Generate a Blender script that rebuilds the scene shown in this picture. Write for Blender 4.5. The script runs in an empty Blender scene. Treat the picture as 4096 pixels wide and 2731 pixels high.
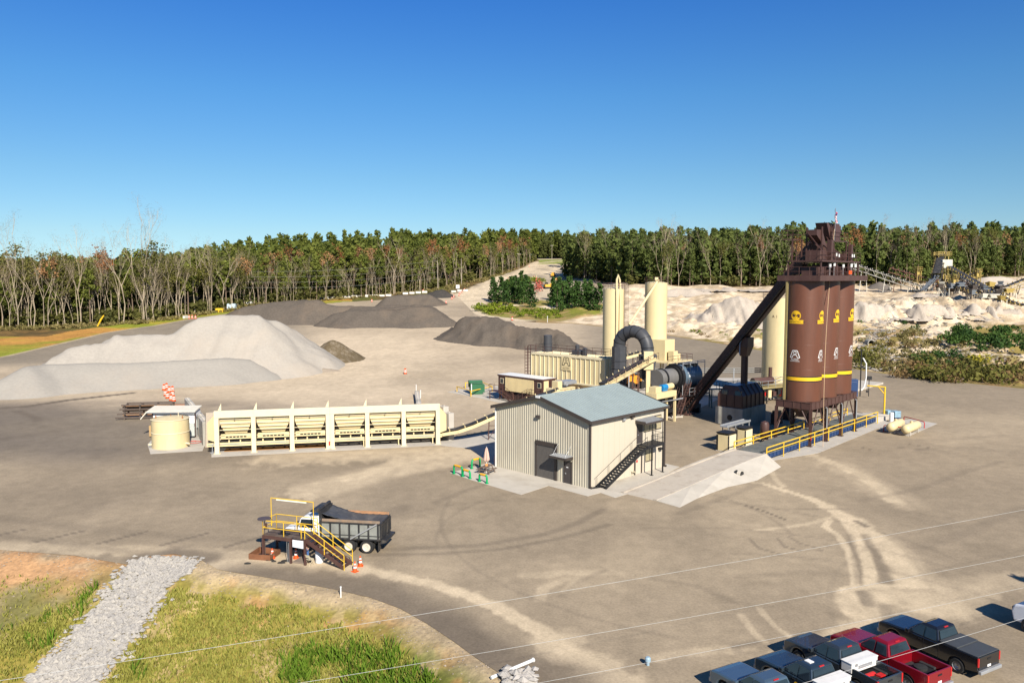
import bpy, math, random
import numpy as np
from mathutils import Vector, Matrix
R = math.radians
rnd = random.Random(7)
S = bpy.context.scene
C = S.collection
# ---------------- camera, sky, sun, exposure ----------------
CAMH, PITCH, LENS = 21.0, R(4.6), 28.0
cam = bpy.data.cameras.new('camera'); cam.lens = LENS; cam.sensor_width = 36; cam.clip_end = 6000; cam.clip_start = 0.5
camo = bpy.data.objects.new('camera', cam); C.objects.link(camo)
camo.location = (0, 0, CAMH); camo.rotation_euler = (R(90)-PITCH, 0, 0); S.camera = camo
SUN_EL, SH_AZ = R(34), R(-20)          # shadows run this azimuth (from +Y, to the right)
W = bpy.data.worlds.new('World'); S.world = W; W.use_nodes = True
wn = W.node_tree; wn.nodes.clear()
sky = wn.nodes.new('ShaderNodeTexSky'); sky.sky_type = 'NISHITA'; sky.sun_disc = False
sky.sun_elevation = SUN_EL; sky.sun_rotation = R(180)+SH_AZ
sky.air_density = 1.0; sky.dust_density = 0.0; sky.ozone_density = 3.0; sky.altitude = 0
bgn = wn.nodes.new('ShaderNodeBackground'); bgn.inputs[1].default_value = 0.08
won = wn.nodes.new('ShaderNodeOutputWorld')
tcw = wn.nodes.new('ShaderNodeTexCoord'); sxw = wn.nodes.new('ShaderNodeSeparateXYZ'); wn.links.new(tcw.outputs['Generated'], sxw.inputs[0])
rpw = wn.nodes.new('ShaderNodeValToRGB'); wn.links.new(sxw.outputs[2], rpw.inputs[0])      # clear-air tint of the sky by height above the horizon
RAMP = [(0, (.34, .52, .78)), (.052, (.37, .5, .63)), (.12, (.33, .5, .62)), (.216, (.25, .5, .7)), (.319, (.165, .435, .78)), (.9, (.3, .6, .9))]
while len(rpw.color_ramp.elements) < len(RAMP): rpw.color_ramp.elements.new(.5)
for e_, (p_, c_) in zip(rpw.color_ramp.elements, RAMP): e_.position = p_; e_.color = (*c_, 1)
mxw = wn.nodes.new('ShaderNodeMix'); mxw.data_type = 'RGBA'; mxw.blend_type = 'MULTIPLY'; mxw.inputs[0].default_value = 1
wn.links.new(sky.outputs[0], mxw.inputs[6]); wn.links.new(rpw.outputs[0], mxw.inputs[7]); wn.links.new(mxw.outputs[2], bgn.inputs[0])
wn.links.new(bgn.outputs[0], won.inputs[0])
sl = bpy.data.lights.new('sun', 'SUN'); sl.energy = 5.0; sl.angle = R(0.5); sl.color = (1, .93, .82)
so = bpy.data.objects.new('sun', sl); C.objects.link(so)
ld = Vector((math.sin(SH_AZ)*math.cos(SUN_EL), math.cos(SH_AZ)*math.cos(SUN_EL), -math.sin(SUN_EL)))
so.rotation_euler = ld.to_track_quat('-Z', 'Y').to_euler(); so.location = (30, -60, 80)
S.view_settings.view_transform = 'Standard'; S.view_settings.look = 'None'
S.view_settings.exposure = 1.0; S.view_settings.gamma = 1
S.render.engine = 'CYCLES'

# ---------------- numbers: rays, terrain ----------------
F = 4096*LENS/36; CX, CY = 2048.0, 1365.5
def ray(px, py):
    a, b = (px-CX)/F, -(py-CY)/F
    c, s = math.cos(PITCH), math.sin(PITCH)
    return np.array([a, c+b*s, -s+b*c])
def G0(px, py, z=0.0):
    d = ray(px, py); t = (z-CAMH)/d[2]; return (d[0]*t, d[1]*t)
def AT(px, py, D):
    d = ray(px, py); t = D/d[1]; return (d[0]*t, D, CAMH+d[2]*t)
def onwall(px, py, loc, rz, ax, c=0.0):
    """pixel on the vertical plane local y=c (ax 'x') or local x=c (ax 'y') -> (coordinate, z)"""
    d = ray(px, py); cs, sn = math.cos(rz), math.sin(rz)
    ox, oy = -loc[0], -loc[1]
    lx, ly = ox*cs+oy*sn, -ox*sn+oy*cs
    dx, dy = d[0]*cs+d[1]*sn, -d[0]*sn+d[1]*cs
    if ax == 'x': t = (c-ly)/dy; return (lx+dx*t, CAMH+d[2]*t-loc[2])
    t = (c-lx)/dx; return (ly+dy*t, CAMH+d[2]*t-loc[2])
def P2(x, y): return (x*1.7415, y*1.7415)       # 2352-wide picture -> photo pixels
def hsh(i, j, s):
    n = np.sin(i*127.1+j*311.7+s*74.7)*43758.5453
    return n-np.floor(n)
def vnoise(x, y, s=0):
    xi, yi = np.floor(x), np.floor(y); fx, fy = x-xi, y-yi
    fx = fx*fx*(3-2*fx); fy = fy*fy*(3-2*fy)
    a, b = hsh(xi, yi, s), hsh(xi+1, yi, s); c, d = hsh(xi, yi+1, s), hsh(xi+1, yi+1, s)
    return (a*(1-fx)+b*fx)*(1-fy)+(c*(1-fx)+d*fx)*fy
def fbm(x, y, o=4, s=0):
    v, a, t = 0, 1, 0
    for k in range(o):
        v = v+a*vnoise(x*2**k, y*2**k, s+k*3.1); t += a; a *= .5
    return v/t
def sst(a, b, x):
    t = np.clip((x-a)/(b-a), 0, 1); return t*t*(3-2*t)
def dpoly(x, y, pts, closed=False):
    best = np.full(np.shape(x), 1e9)
    n = len(pts)
    for k in range(n if closed else n-1):
        ax, ay = pts[k][:2]; bx, by = pts[(k+1) % n][:2]
        vx, vy = bx-ax, by-ay; L = vx*vx+vy*vy+1e-9
        t = np.clip(((x-ax)*vx+(y-ay)*vy)/L, 0, 1)
        best = np.minimum(best, np.hypot(x-ax-vx*t, y-ay-vy*t))
    return best
def inpoly(x, y, pts):
    c = np.zeros(np.shape(x), bool); n = len(pts)
    for k in range(n):
        ax, ay = pts[k][:2]; bx, by = pts[(k+1) % n][:2]
        if ay == by: continue
        c ^= ((ay > y) != (by > y)) & (x < (bx-ax)*(y-ay)/(by-ay)+ax)
    return c
def sdist(x, y, pts):
    d = dpoly(x, y, pts, True); return np.where(inpoly(x, y, pts), -d, d)
TU = np.array([-1.3, -.6, -.45, -.3, -.1, 0, .05, .1, .15, .3, .45, .5, 1.3])
TY = np.array([0, 165, 200, 230, 255, 300, 340, 370, 430, 520, 640, 900, 1600.])
TZ = np.array([
 [0, 0, 1.3, 3.2, 4.8, 6.5, 7.5, 8.5, 10, 11, 13, 32, 40],
 [0, 0, 1.3, 3.2, 4.8, 6.5, 7.5, 8.5, 10, 11, 13, 32, 40],
 [0, 0, 1.3, 3.2, 4.9, 7.3, 8, 8.5, 11, 15, 20, 36, 42],
 [0, 0, 1.3, 3.2, 4.9, 7.5, 8.6, 9.3, 14, 22, 28, 44, 50],
 [0, 0, 1.3, 3.2, 4.9, 7.5, 9, 10.3, 15.5, 25, 33, 48, 52],
 [0, 0, 1.3, 3.2, 4.9, 7.5, 9, 10.8, 16, 23.5, 33, 47, 52],
 [0, 0, 1.3, 3.2, 5, 7.8, 10, 12, 17, 24, 34, 45, 52],
 [0, 0, 1.3, 3.2, 5, 8.5, 12.5, 16, 21, 27, 34, 48, 52],
 [0, 0, 1.3, 3.2, 5, 10.5, 16, 18.5, 22, 28, 34, 48, 52],
 [0, 0, 1.3, 3.4, 6.3, 12, 16.7, 18, 22, 29, 36, 48, 52],
 [0, 0, 2.0, 6, 12.0, 15.5, 18, 20, 24, 30, 36, 46, 50],
 [0, 0, 2.5, 7.5, 14, 16.5, 18.3, 20.5, 24, 30, 36, 46, 50],
 [0, 0, 2.5, 7.5, 14, 16.5, 18.3, 20.5, 24, 30, 36, 46, 50]])
# lower-left edge of the paved yard, and the ground that falls away beyond it
EDGE_PX = [(-700, 1240), (0, 1263), (170, 1276), (300, 1298), (340, 1278), (400, 1272), (460, 1285), (500, 1308), (560, 1318), (650, 1332),
           (760, 1352), (850, 1372), (920, 1398), (980, 1432), (1040, 1472), (1095, 1512), (1150, 1548), (1230, 1568), (1330, 1620)]
EDGE = [G0(*P2(a, b)) for a, b in EDGE_PX]
LOWER = EDGE+[(EDGE[-1][0]+2, 2), (-200, 2), (-200, EDGE[0][1])]
def zt(x, y):
    x = np.asarray(x, float); y = np.asarray(y, float)
    ys = np.maximum(y, 1); u = np.clip(x/ys, -1.29, 1.29)
    i = np.clip(np.searchsorted(TU, u)-1, 0, len(TU)-2); fu = (u-TU[i])/(TU[i+1]-TU[i]); fu = fu*fu*(3-2*fu)
    yy = np.clip(ys, 0, 1599); j = np.clip(np.searchsorted(TY, yy, side='right')-1, 0, len(TY)-2); fy = (yy-TY[j])/(TY[j+1]-TY[j])
    a = TZ[i, j]*(1-fu)+TZ[i+1, j]*fu; b = TZ[i, j+1]*(1-fu)+TZ[i+1, j+1]*fu
    z = a*(1-fy)+b*fy
    near = y < 95
    if np.any(near):
        d = np.where(inpoly(x, y, LOWER), dpoly(x, y, EDGE), 0)
        z = z-np.where(near, np.minimum(.28*np.maximum(d-.6, 0), 6.5)*(1+.0*d), 0)
    return z
TT = np.concatenate([np.linspace(20, 300, 2400), np.linspace(300, 1500, 2400)])
def G(px, py):
    d = ray(px, py); t = TT/d[1]
    x, y, z = d[0]*t, TT, CAMH+d[2]*t
    k = np.argmax(z < zt(x, y))
    if k == 0: k = len(TT)-1
    return (float(x[k]), float(y[k]), float(zt(x[k], y[k])))
def GP(x, y): return G(*P2(x, y))

# ---------------- materials ----------------
MATS = {}
def mat(name, col, rough=.6, metal=0, var=.12, scale=1.5, bump=0.0, bscale=20, spec=.3, stretch=None, dirt=None):
    if name in MATS: return MATS[name]
    m = bpy.data.materials.new(name); m.use_nodes = True; t = m.node_tree; p = t.nodes['Principled BSDF']
    p.inputs['Roughness'].default_value = rough; p.inputs['Metallic'].default_value = metal
    p.inputs['Specular IOR Level'].default_value = spec
    tc = t.nodes.new('ShaderNodeTexCoord'); mp = t.nodes.new('ShaderNodeMapping'); t.links.new(tc.outputs['Object'], mp.inputs[0])
    if stretch: mp.inputs['Scale'].default_value = stretch
    n = t.nodes.new('ShaderNodeTexNoise'); n.inputs['Scale'].default_value = scale; n.inputs['Detail'].default_value = 6; n.inputs['Roughness'].default_value = .65
    t.links.new(mp.outputs[0], n.inputs['Vector'])
    r = t.nodes.new('ShaderNodeMapRange'); r.inputs[1].default_value = .25; r.inputs[2].default_value = .75
    r.inputs[3].default_value = 1-var; r.inputs[4].default_value = 1+var; t.links.new(n.outputs[0], r.inputs[0])
    mx = t.nodes.new('ShaderNodeMix'); mx.data_type = 'RGBA'; mx.blend_type = 'MULTIPLY'; mx.inputs[0].default_value = 1
    col = tuple(c*.72 for c in col)
    mx.inputs[6].default_value = (*col, 1); t.links.new(r.outputs[0], mx.inputs[7])
    out = mx.outputs[2]
    if dirt:
        dcol, amt, dsc = dirt; dcol = tuple(c*.72 for c in dcol)
        n2 = t.nodes.new('ShaderNodeTexNoise'); n2.inputs['Scale'].default_value = dsc; n2.inputs['Detail'].default_value = 8; n2.inputs['Roughness'].default_value = .7
        mp2 = t.nodes.new('ShaderNodeMapping'); mp2.inputs['Scale'].default_value = (1, 1, .25); t.links.new(tc.outputs['Object'], mp2.inputs[0]); t.links.new(mp2.outputs[0], n2.inputs['Vector'])
        r2 = t.nodes.new('ShaderNodeMapRange'); r2.inputs[1].default_value = .5; r2.inputs[2].default_value = .72; r2.inputs[4].default_value = amt; t.links.new(n2.outputs[0], r2.inputs[0])
        m2 = t.nodes.new('ShaderNodeMix'); m2.data_type = 'RGBA'; t.links.new(r2.outputs[0], m2.inputs[0]); t.links.new(out, m2.inputs[6]); m2.inputs[7].default_value = (*dcol, 1)
        out = m2.outputs[2]
    t.links.new(out, p.inputs['Base Color'])
    if bump:
        nb = t.nodes.new('ShaderNodeTexNoise'); nb.inputs['Scale'].default_value = bscale; nb.inputs['Detail'].default_value = 4; t.links.new(tc.outputs['Object'], nb.inputs['Vector'])
        bn = t.nodes.new('ShaderNodeBump'); bn.inputs['Strength'].default_value = bump; bn.inputs['Distance'].default_value = .05; t.links.new(nb.outputs[0], bn.inputs['Height']); t.links.new(bn.outputs[0], p.inputs['Normal'])
    MATS[name] = m; return m
def glass(name, col=(.02, .03, .04)):
    m = mat(name, col, rough=.08, var=.2, spec=.7); return m
def leafmat(name, c1, c2, trans=.34):
    if name in MATS: return MATS[name]
    m = bpy.data.materials.new(name); m.use_nodes = True; t = m.node_tree; p = t.nodes['Principled BSDF']
    p.inputs['Roughness'].default_value = .75; p.inputs['Specular IOR Level'].default_value = .15
    g = t.nodes.new('ShaderNodeNewGeometry'); oi = t.nodes.new('ShaderNodeObjectInfo')
    n = t.nodes.new('ShaderNodeTexNoise'); n.inputs['Scale'].default_value = .06; n.inputs['Detail'].default_value = 5; t.links.new(g.outputs['Position'], n.inputs['Vector'])
    a = t.nodes.new('ShaderNodeMath'); a.operation = 'ADD'; t.links.new(g.outputs['Random Per Island'], a.inputs[0]); t.links.new(oi.outputs['Random'], a.inputs[1])
    b = t.nodes.new('ShaderNodeMath'); b.operation = 'MULTIPLY_ADD'; t.links.new(n.outputs[0], b.inputs[0]); b.inputs[1].default_value = 2.2; t.links.new(a.outputs[0], b.inputs[2])
    r = t.nodes.new('ShaderNodeMapRange'); r.inputs[1].default_value = .9; r.inputs[2].default_value = 3.0; t.links.new(b.outputs[0], r.inputs[0])
    mx = t.nodes.new('ShaderNodeMix'); mx.data_type = 'RGBA'; mx.inputs[6].default_value = (*c1, 1); mx.inputs[7].default_value = (*c2, 1); t.links.new(r.outputs[0], mx.inputs[0])
    t.links.new(mx.outputs[2], p.inputs['Base Color'])
    if trans:
        tr = t.nodes.new('ShaderNodeBsdfTranslucent'); t.links.new(mx.outputs[2], tr.inputs[0]); ms = t.nodes.new('ShaderNodeMixShader'); ms.inputs[0].default_value = trans
        t.links.new(p.outputs[0], ms.inputs[1]); t.links.new(tr.outputs[0], ms.inputs[2]); t.links.new(ms.outputs[0], t.nodes['Material Output'].inputs[0])
    MATS[name] = m; return m
def groundmat(name, fine=6.0, var=.16, bump=.25, rough=.9, bdist=.06):
    """base colour comes from the mesh attribute Col (surface colour of the spot), broken up by noise"""
    m = bpy.data.materials.new(name); m.use_nodes = True; t = m.node_tree; p = t.nodes['Principled BSDF']
    p.inputs['Roughness'].default_value = rough; p.inputs['Specular IOR Level'].default_value = .15
    at = t.nodes.new('ShaderNodeAttribute'); at.attribute_name = 'Col'
    tc = t.nodes.new('ShaderNodeTexCoord')
    prev = at.outputs['Color']
    for sc, v in ((fine, var), (fine*.13, var*.6), (fine*.02, var*.6)):
        n = t.nodes.new('ShaderNodeTexNoise'); n.inputs['Scale'].default_value = sc; n.inputs['Detail'].default_value = 5; n.inputs['Roughness'].default_value = .7; t.links.new(tc.outputs['Object'], n.inputs['Vector'])
        r = t.nodes.new('ShaderNodeMapRange'); r.inputs[1].default_value = .3; r.inputs[2].default_value = .7; r.inputs[3].default_value = 1-v; r.inputs[4].default_value = 1+v; t.links.new(n.outputs[0], r.inputs[0])
        mx = t.nodes.new('ShaderNodeMix'); mx.data_type = 'RGBA'; mx.blend_type = 'MULTIPLY'; mx.inputs[0].default_value = 1; t.links.new(prev, mx.inputs[6]); t.links.new(r.outputs[0], mx.inputs[7]); prev = mx.outputs[2]
    t.links.new(prev, p.inputs['Base Color'])
    nb = t.nodes.new('ShaderNodeTexNoise'); nb.inputs['Scale'].default_value = fine*.5; nb.inputs['Detail'].default_value = 6; t.links.new(tc.outputs['Object'], nb.inputs['Vector'])
    bn = t.nodes.new('ShaderNodeBump'); bn.inputs['Strength'].default_value = bump; bn.inputs['Distance'].default_value = bdist; t.links.new(nb.outputs[0], bn.inputs['Height']); t.links.new(bn.outputs[0], p.inputs['Normal'])
    MATS[name] = m; return m
CR = mat('cream_paint', (.72, .59, .33), .45, var=.05, scale=.6, dirt=((.42, .33, .2), .35, .8))
CRL = mat('cream_paint_sunbleached', (.76, .66, .44), .5, var=.05, dirt=((.45, .37, .25), .3, .7))
BR = mat('brown_paint', (.085, .043, .036), .45, var=.15, scale=.8, dirt=((.16, .1, .075), .4, 1.5))
BRS = mat('rust_brown_silo_steel', (.135, .05, .027), .42, var=.16, scale=1.2, stretch=(1, 1, .15), bump=.15, bscale=30, spec=.45, dirt=((.075, .04, .03), .5, .6))
BLK = mat('black_steel', (.018, .018, .02), .5, var=.2)
BELT = mat('black_rubber_belt', (.03, .03, .032), .7, var=.3, dirt=((.2, .17, .14), .5, 1))
DG = mat('dark_grey_duct', (.055, .058, .066), .5, var=.12, dirt=((.1, .09, .085), .5, .8))
GST = mat('galvanised_steel', (.42, .43, .44), .4, metal=.4, var=.1)
YEL = mat('yellow_paint', (.8, .5, .03), .45, var=.08, dirt=((.4, .28, .1), .4, 2))
RED = mat('red_paint', (.5, .02, .02), .4, var=.1)
ORA = mat('orange_plastic', (.85, .1, .015), .5, var=.08)
WHT = mat('white_paint', (.8, .8, .78), .5, var=.04, dirt=((.5, .47, .42), .3, 1))
CON = mat('concrete', (.5, .46, .4), .85, var=.12, scale=.6, bump=.2, dirt=((.3, .26, .21), .5, .35))
CONL = mat('pale_concrete', (.54, .49, .41), .85, var=.1, scale=.5, bump=.15, dirt=((.36, .31, .24), .6, .3))
CONW = mat('weathered_concrete', (.38, .36, .31), .9, var=.2, scale=.8, bump=.3, dirt=((.16, .15, .13), .7, .7))
BLU = mat('dark_blue_steel', (.02, .05, .14), .45, var=.1)
GLS = glass('dark_glass')
TYR = mat('tyre_rubber', (.022, .022, .022), .8, var=.3)
STONE = mat('pale_stone', (.46, .43, .4), .9, var=.3, scale=1.2, dirt=((.5, .34, .16), .5, .9))

# ---------------- mesh building ----------------
def rotm(rx=0, ry=0, rz=0): return Matrix.Rotation(rz, 3, 'Z') @ Matrix.Rotation(ry, 3, 'Y') @ Matrix.Rotation(rx, 3, 'X')
class MB:
    def __init__(s): s.v = []; s.f = []
    def add(s, vs, fs):
        o = len(s.v); s.v += [tuple(v) for v in vs]; s.f += [tuple(i+o for i in f) for f in fs]; return s
    def box(s, x0, x1, y0, y1, z0, z1, M=None, T=None):
        vs = [Vector(p) for p in ((x0,y0,z0),(x1,y0,z0),(x1,y1,z0),(x0,y1,z0),(x0,y0,z1),(x1,y0,z1),(x1,y1,z1),(x0,y1,z1))]
        if M is not None: vs = [M @ v for v in vs]
        if T is not None: vs = [v+Vector(T) for v in vs]
        return s.add(vs, ((3,2,1,0),(4,5,6,7),(0,1,5,4),(1,2,6,5),(2,3,7,6),(3,0,4,7)))
    def hexa(s, lo, hi):      # 4 bottom and 4 top corners
        return s.add(list(lo)+list(hi), ((3,2,1,0),(4,5,6,7),(0,1,5,4),(1,2,6,5),(2,3,7,6),(3,0,4,7)))
    def beam(s, p, q, w, h=None, up=(0,0,1)):
        h = h or w; p = Vector(p); q = Vector(q); d = (q-p)
        if d.length < 1e-6: return s
        d.normalize(); u = Vector(up)
        if abs(d.dot(u)) > .98: u = Vector((0,1,0))
        sd = d.cross(u).normalized(); u = sd.cross(d).normalized()
        a = sd*w/2; b = u*h/2
        return s.hexa([p-a-b, p+a-b, p+a+b, p-a+b], [q-a-b, q+a-b, q+a+b, q-a+b])
    def tube(s, p, q, r, r2=None, n=12, caps=True):
        r2 = r if r2 is None else r2; p = Vector(p); q = Vector(q); d = (q-p).normalized()
        u = Vector((0,0,1)) if abs(d.z) < .95 else Vector((1,0,0))
        a = d.cross(u).normalized(); b = d.cross(a)
        vs = []
        for c, rr in ((p, r), (q, r2)):
            for k in range(n):
                t = 2*math.pi*k/n; vs.append(c+(a*math.cos(t)+b*math.sin(t))*rr)
        fs = [(k, (k+1) % n, n+(k+1) % n, n+k) for k in range(n)]
        if caps: fs += [tuple(range(n-1, -1, -1)), tuple(range(n, 2*n))]
        return s.add(vs, fs)
    def path(s, pts, r, n=8, caps=True):
        pts = [Vector(p) for p in pts]; rs = r if isinstance(r, (list, tuple)) else [r]*len(pts)
        vs = []; pa = None
        for i, p in enumerate(pts):
            d = (pts[min(i+1, len(pts)-1)]-pts[max(i-1, 0)]).normalized()
            if pa is None:
                u = Vector((0,0,1)) if abs(d.z) < .9 else Vector((1,0,0)); pa = d.cross(u).normalized()
            else: pa = (pa-d*pa.dot(d)).normalized()
            b = d.cross(pa)
            for k in range(n):
                t = 2*math.pi*k/n; vs.append(p+(pa*math.cos(t)+b*math.sin(t))*rs[i])
        m = len(pts); fs = [(i*n+k, i*n+(k+1) % n, (i+1)*n+(k+1) % n, (i+1)*n+k) for i in range(m-1) for k in range(n)]
        if caps: fs += [tuple(range(n-1, -1, -1)), tuple(range((m-1)*n, m*n))]
        return s.add(vs, fs)
    def lathe(s, prof, c=(0,0,0), n=32, M=None, caps=True):
        vs = []
        for r, z in prof:
            for k in range(n):
                t = 2*math.pi*k/n; v = Vector((r*math.cos(t), r*math.sin(t), z))
                if M is not None: v = M @ v
                vs.append(v+Vector(c))
        m = len(prof); fs = [(i*n+k, i*n+(k+1) % n, (i+1)*n+(k+1) % n, (i+1)*n+k) for i in range(m-1) for k in range(n)]
        if caps: fs += [tuple(range(n-1, -1, -1)), tuple(range((m-1)*n, m*n))]
        return s.add(vs, fs)
    def prism(s, poly, z0, z1):       # poly in xy, extruded in z (z may be callable)
        n = len(poly); a = 0
        for k in range(n): a += poly[k][0]*poly[(k+1) % n][1]-poly[(k+1) % n][0]*poly[k][1]
        if a < 0: poly = poly[::-1]
        f0 = z0 if callable(z0) else (lambda x, y: z0); f1 = z1 if callable(z1) else (lambda x, y: z1)
        vs = [(x, y, f0(x, y)) for x, y in poly]+[(x, y, f1(x, y)) for x, y in poly]
        return s.add(vs, [tuple(range(n-1, -1, -1)), tuple(range(n, 2*n))]+[(k, (k+1) % n, n+(k+1) % n, n+k) for k in range(n)])
    def prof(s, poly, y0, y1):        # poly in xz, extruded in y
        n = len(poly); a = 0
        for k in range(n): a += poly[k][0]*poly[(k+1) % n][1]-poly[(k+1) % n][0]*poly[k][1]
        if a < 0: poly = poly[::-1]
        vs = [(x, y0, z) for x, z in poly]+[(x, y1, z) for x, z in poly]
        return s.add(vs, [tuple(range(n)), tuple(range(2*n-1, n-1, -1))]+[((k+1) % n, k, n+k, n+(k+1) % n) for k in range(n)])
    def quad(s, a, b, c, d): return s.add((a, b, c, d), ((0,1,2,3),))
    def build(s, name, m, parent=None, smooth=False, bevel=0):
        me = bpy.data.meshes.new(name); me.from_pydata(s.v, [], s.f); me.update()
        o = bpy.data.objects.new(name, me); C.objects.link(o)
        if m is not None: me.materials.append(m)
        if smooth:
            me.polygons.foreach_set('use_smooth', [True]*len(me.polygons))
            try: me.set_sharp_from_angle(angle=R(35))
            except Exception: pass
        if bevel:
            b = o.modifiers.new('bevel', 'BEVEL'); b.width = bevel; b.segments = 2; b.limit_method = 'ANGLE'
        if parent is not None: o.parent = parent
        return o
def npmesh(name, V, Fq, m, parent=None, smooth=False, col=None):
    me = bpy.data.meshes.new(name); nv, nf, k = len(V), len(Fq), Fq.shape[1]
    me.vertices.add(nv); me.vertices.foreach_set('co', np.asarray(V, np.float32).ravel())
    me.loops.add(nf*k); me.loops.foreach_set('vertex_index', np.asarray(Fq, np.int32).ravel())
    me.polygons.add(nf); me.polygons.foreach_set('loop_start', np.arange(0, nf*k, k, dtype=np.int32))
    try: me.polygons.foreach_set('loop_total', np.full(nf, k, np.int32))
    except Exception: pass
    me.polygons.foreach_set('use_smooth', np.full(nf, smooth, bool))
    me.update(calc_edges=True)
    if col is not None:
        a = me.color_attributes.new('Col', 'FLOAT_COLOR', 'POINT'); col = np.asarray(col)*np.array([.745, .69, .575])
        cc = np.ones((nv, 4), np.float32); cc[:, :3] = col; a.data.foreach_set('color', cc.ravel())
    if m is not None: me.materials.append(m)
    o = bpy.data.objects.new(name, me); C.objects.link(o)
    if parent is not None: o.parent = parent
    return o
def tag(o, label, cat, group=None, kind=None):
    o['label'] = label
    if cat: o['category'] = cat
    if group: o['group'] = group
    if kind: o['kind'] = kind
    return o
def thing(name, label, cat, loc=(0,0,0), rz=0, group=None):
    o = bpy.data.objects.new(name, None); C.objects.link(o); o.empty_display_size = .3
    o.location = loc; o.rotation_euler = (0, 0, rz); return tag(o, label, cat, group)
def dup(root, loc, rz=None, label=None, sc=None):
    def cp(o, par):
        c = o.copy(); C.objects.link(c)
        if par is not None: c.parent = par
        for ch in o.children: cp(ch, c)
        return c
    c = cp(root, None); c.location = loc
    if rz is not None: c.rotation_euler = (0, 0, rz)
    if sc is not None: c.scale = sc
    if label: c['label'] = label
    return c
def text_geo(txt, size):
    cu = bpy.data.curves.new('t', 'FONT'); cu.body = txt; cu.size = size; cu.align_x = 'CENTER'; cu.resolution_u = 2
    o = bpy.data.objects.new('t', cu); C.objects.link(o); bpy.context.view_layer.update()
    me = bpy.data.meshes.new_from_object(o.evaluated_get(bpy.context.evaluated_depsgraph_get()))
    v = [tuple(x.co) for x in me.vertices]; f = [tuple(p.vertices) for p in me.polygons]
    bpy.data.objects.remove(o); bpy.data.curves.remove(cu); bpy.data.meshes.remove(me); return v, f
def rail(mb, pts, h=1.07, r=.025, n=2, step=1.6, closed=False, posts=True):
    P = [Vector(p) for p in pts]
    if closed: P.append(P[0])
    up = Vector((0,0,1))
    for a, b in zip(P, P[1:]):
        for k in range(n): mb.tube(a+up*h*(k+1)/n, b+up*h*(k+1)/n, r, n=6)
        if posts:
            m = max(1, round((b-a).length/step))
            for k in range(m+1): q = a.lerp(b, k/m); mb.tube(q, q+up*h, r, n=6)
    return mb
# ---------------- ground sheets ----------------
AX = R(45.5)
def mixc(a, b, m): return a*(1-m[..., None])+np.asarray(b)*m[..., None]
# far edge of the paved yard (photo, 2352 wide)
FAR_PX = [(-400, 905), (0, 822), (120, 795), (250, 764), (360, 748), (450, 731), (520, 722), (600, 712), (700, 702), (800, 693), (900, 688), (985, 684), (1040, 672), (1060, 690),
          (1075, 705), (1090, 722), (1140, 733), (1250, 742), (1310, 743), (1430, 756), (1530, 770), (1640, 787), (1750, 805), (1870, 829), (1985, 852), (2120, 870), (2352, 893), (2700, 935)]
FAR = [GP(a, b)[:2] for a, b in FAR_PX]
YARD = [(-190, EDGE[0][1])]+EDGE+[(40, 3), (150, 3), (190, 120)]+FAR[::-1]
ROAD_PX = [(1010, 700), (1050, 688), (1095, 668), (1150, 648), (1190, 632), (1225, 612), (1238, 604), (1262, 600), (1292, 598), (1300, 603)]
ROAD = [GP(a, b)[:2] for a, b in ROAD_PX]
HAUL = [GP(a, b)[:2] for a, b in [(985, 686), (1050, 674), (1100, 652), (1150, 632), (1200, 616), (1228, 601), (1296, 597), (1300, 640), (1420, 648), (1440, 700), (1400, 722), (1180, 740), (1085, 724), (1060, 700)]]
ISLE = [GP(a, b)[:2] for a, b in [(1092, 712), (1120, 724), (1200, 736), (1290, 738), (1390, 722), (1395, 700), (1330, 690), (1250, 690), (1170, 668), (1120, 690)]]
def streak(x, y, pts, w, soft=.6):
    d = dpoly(x, y, pts); return 1-sst(w*(1-soft), w, d)
def px(l): return [G0(*P2(a, b)) for a, b in l]
def pq(l): return [G0(2960+x*1.262, 1600+y*1.262) for x, y in l]
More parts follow.
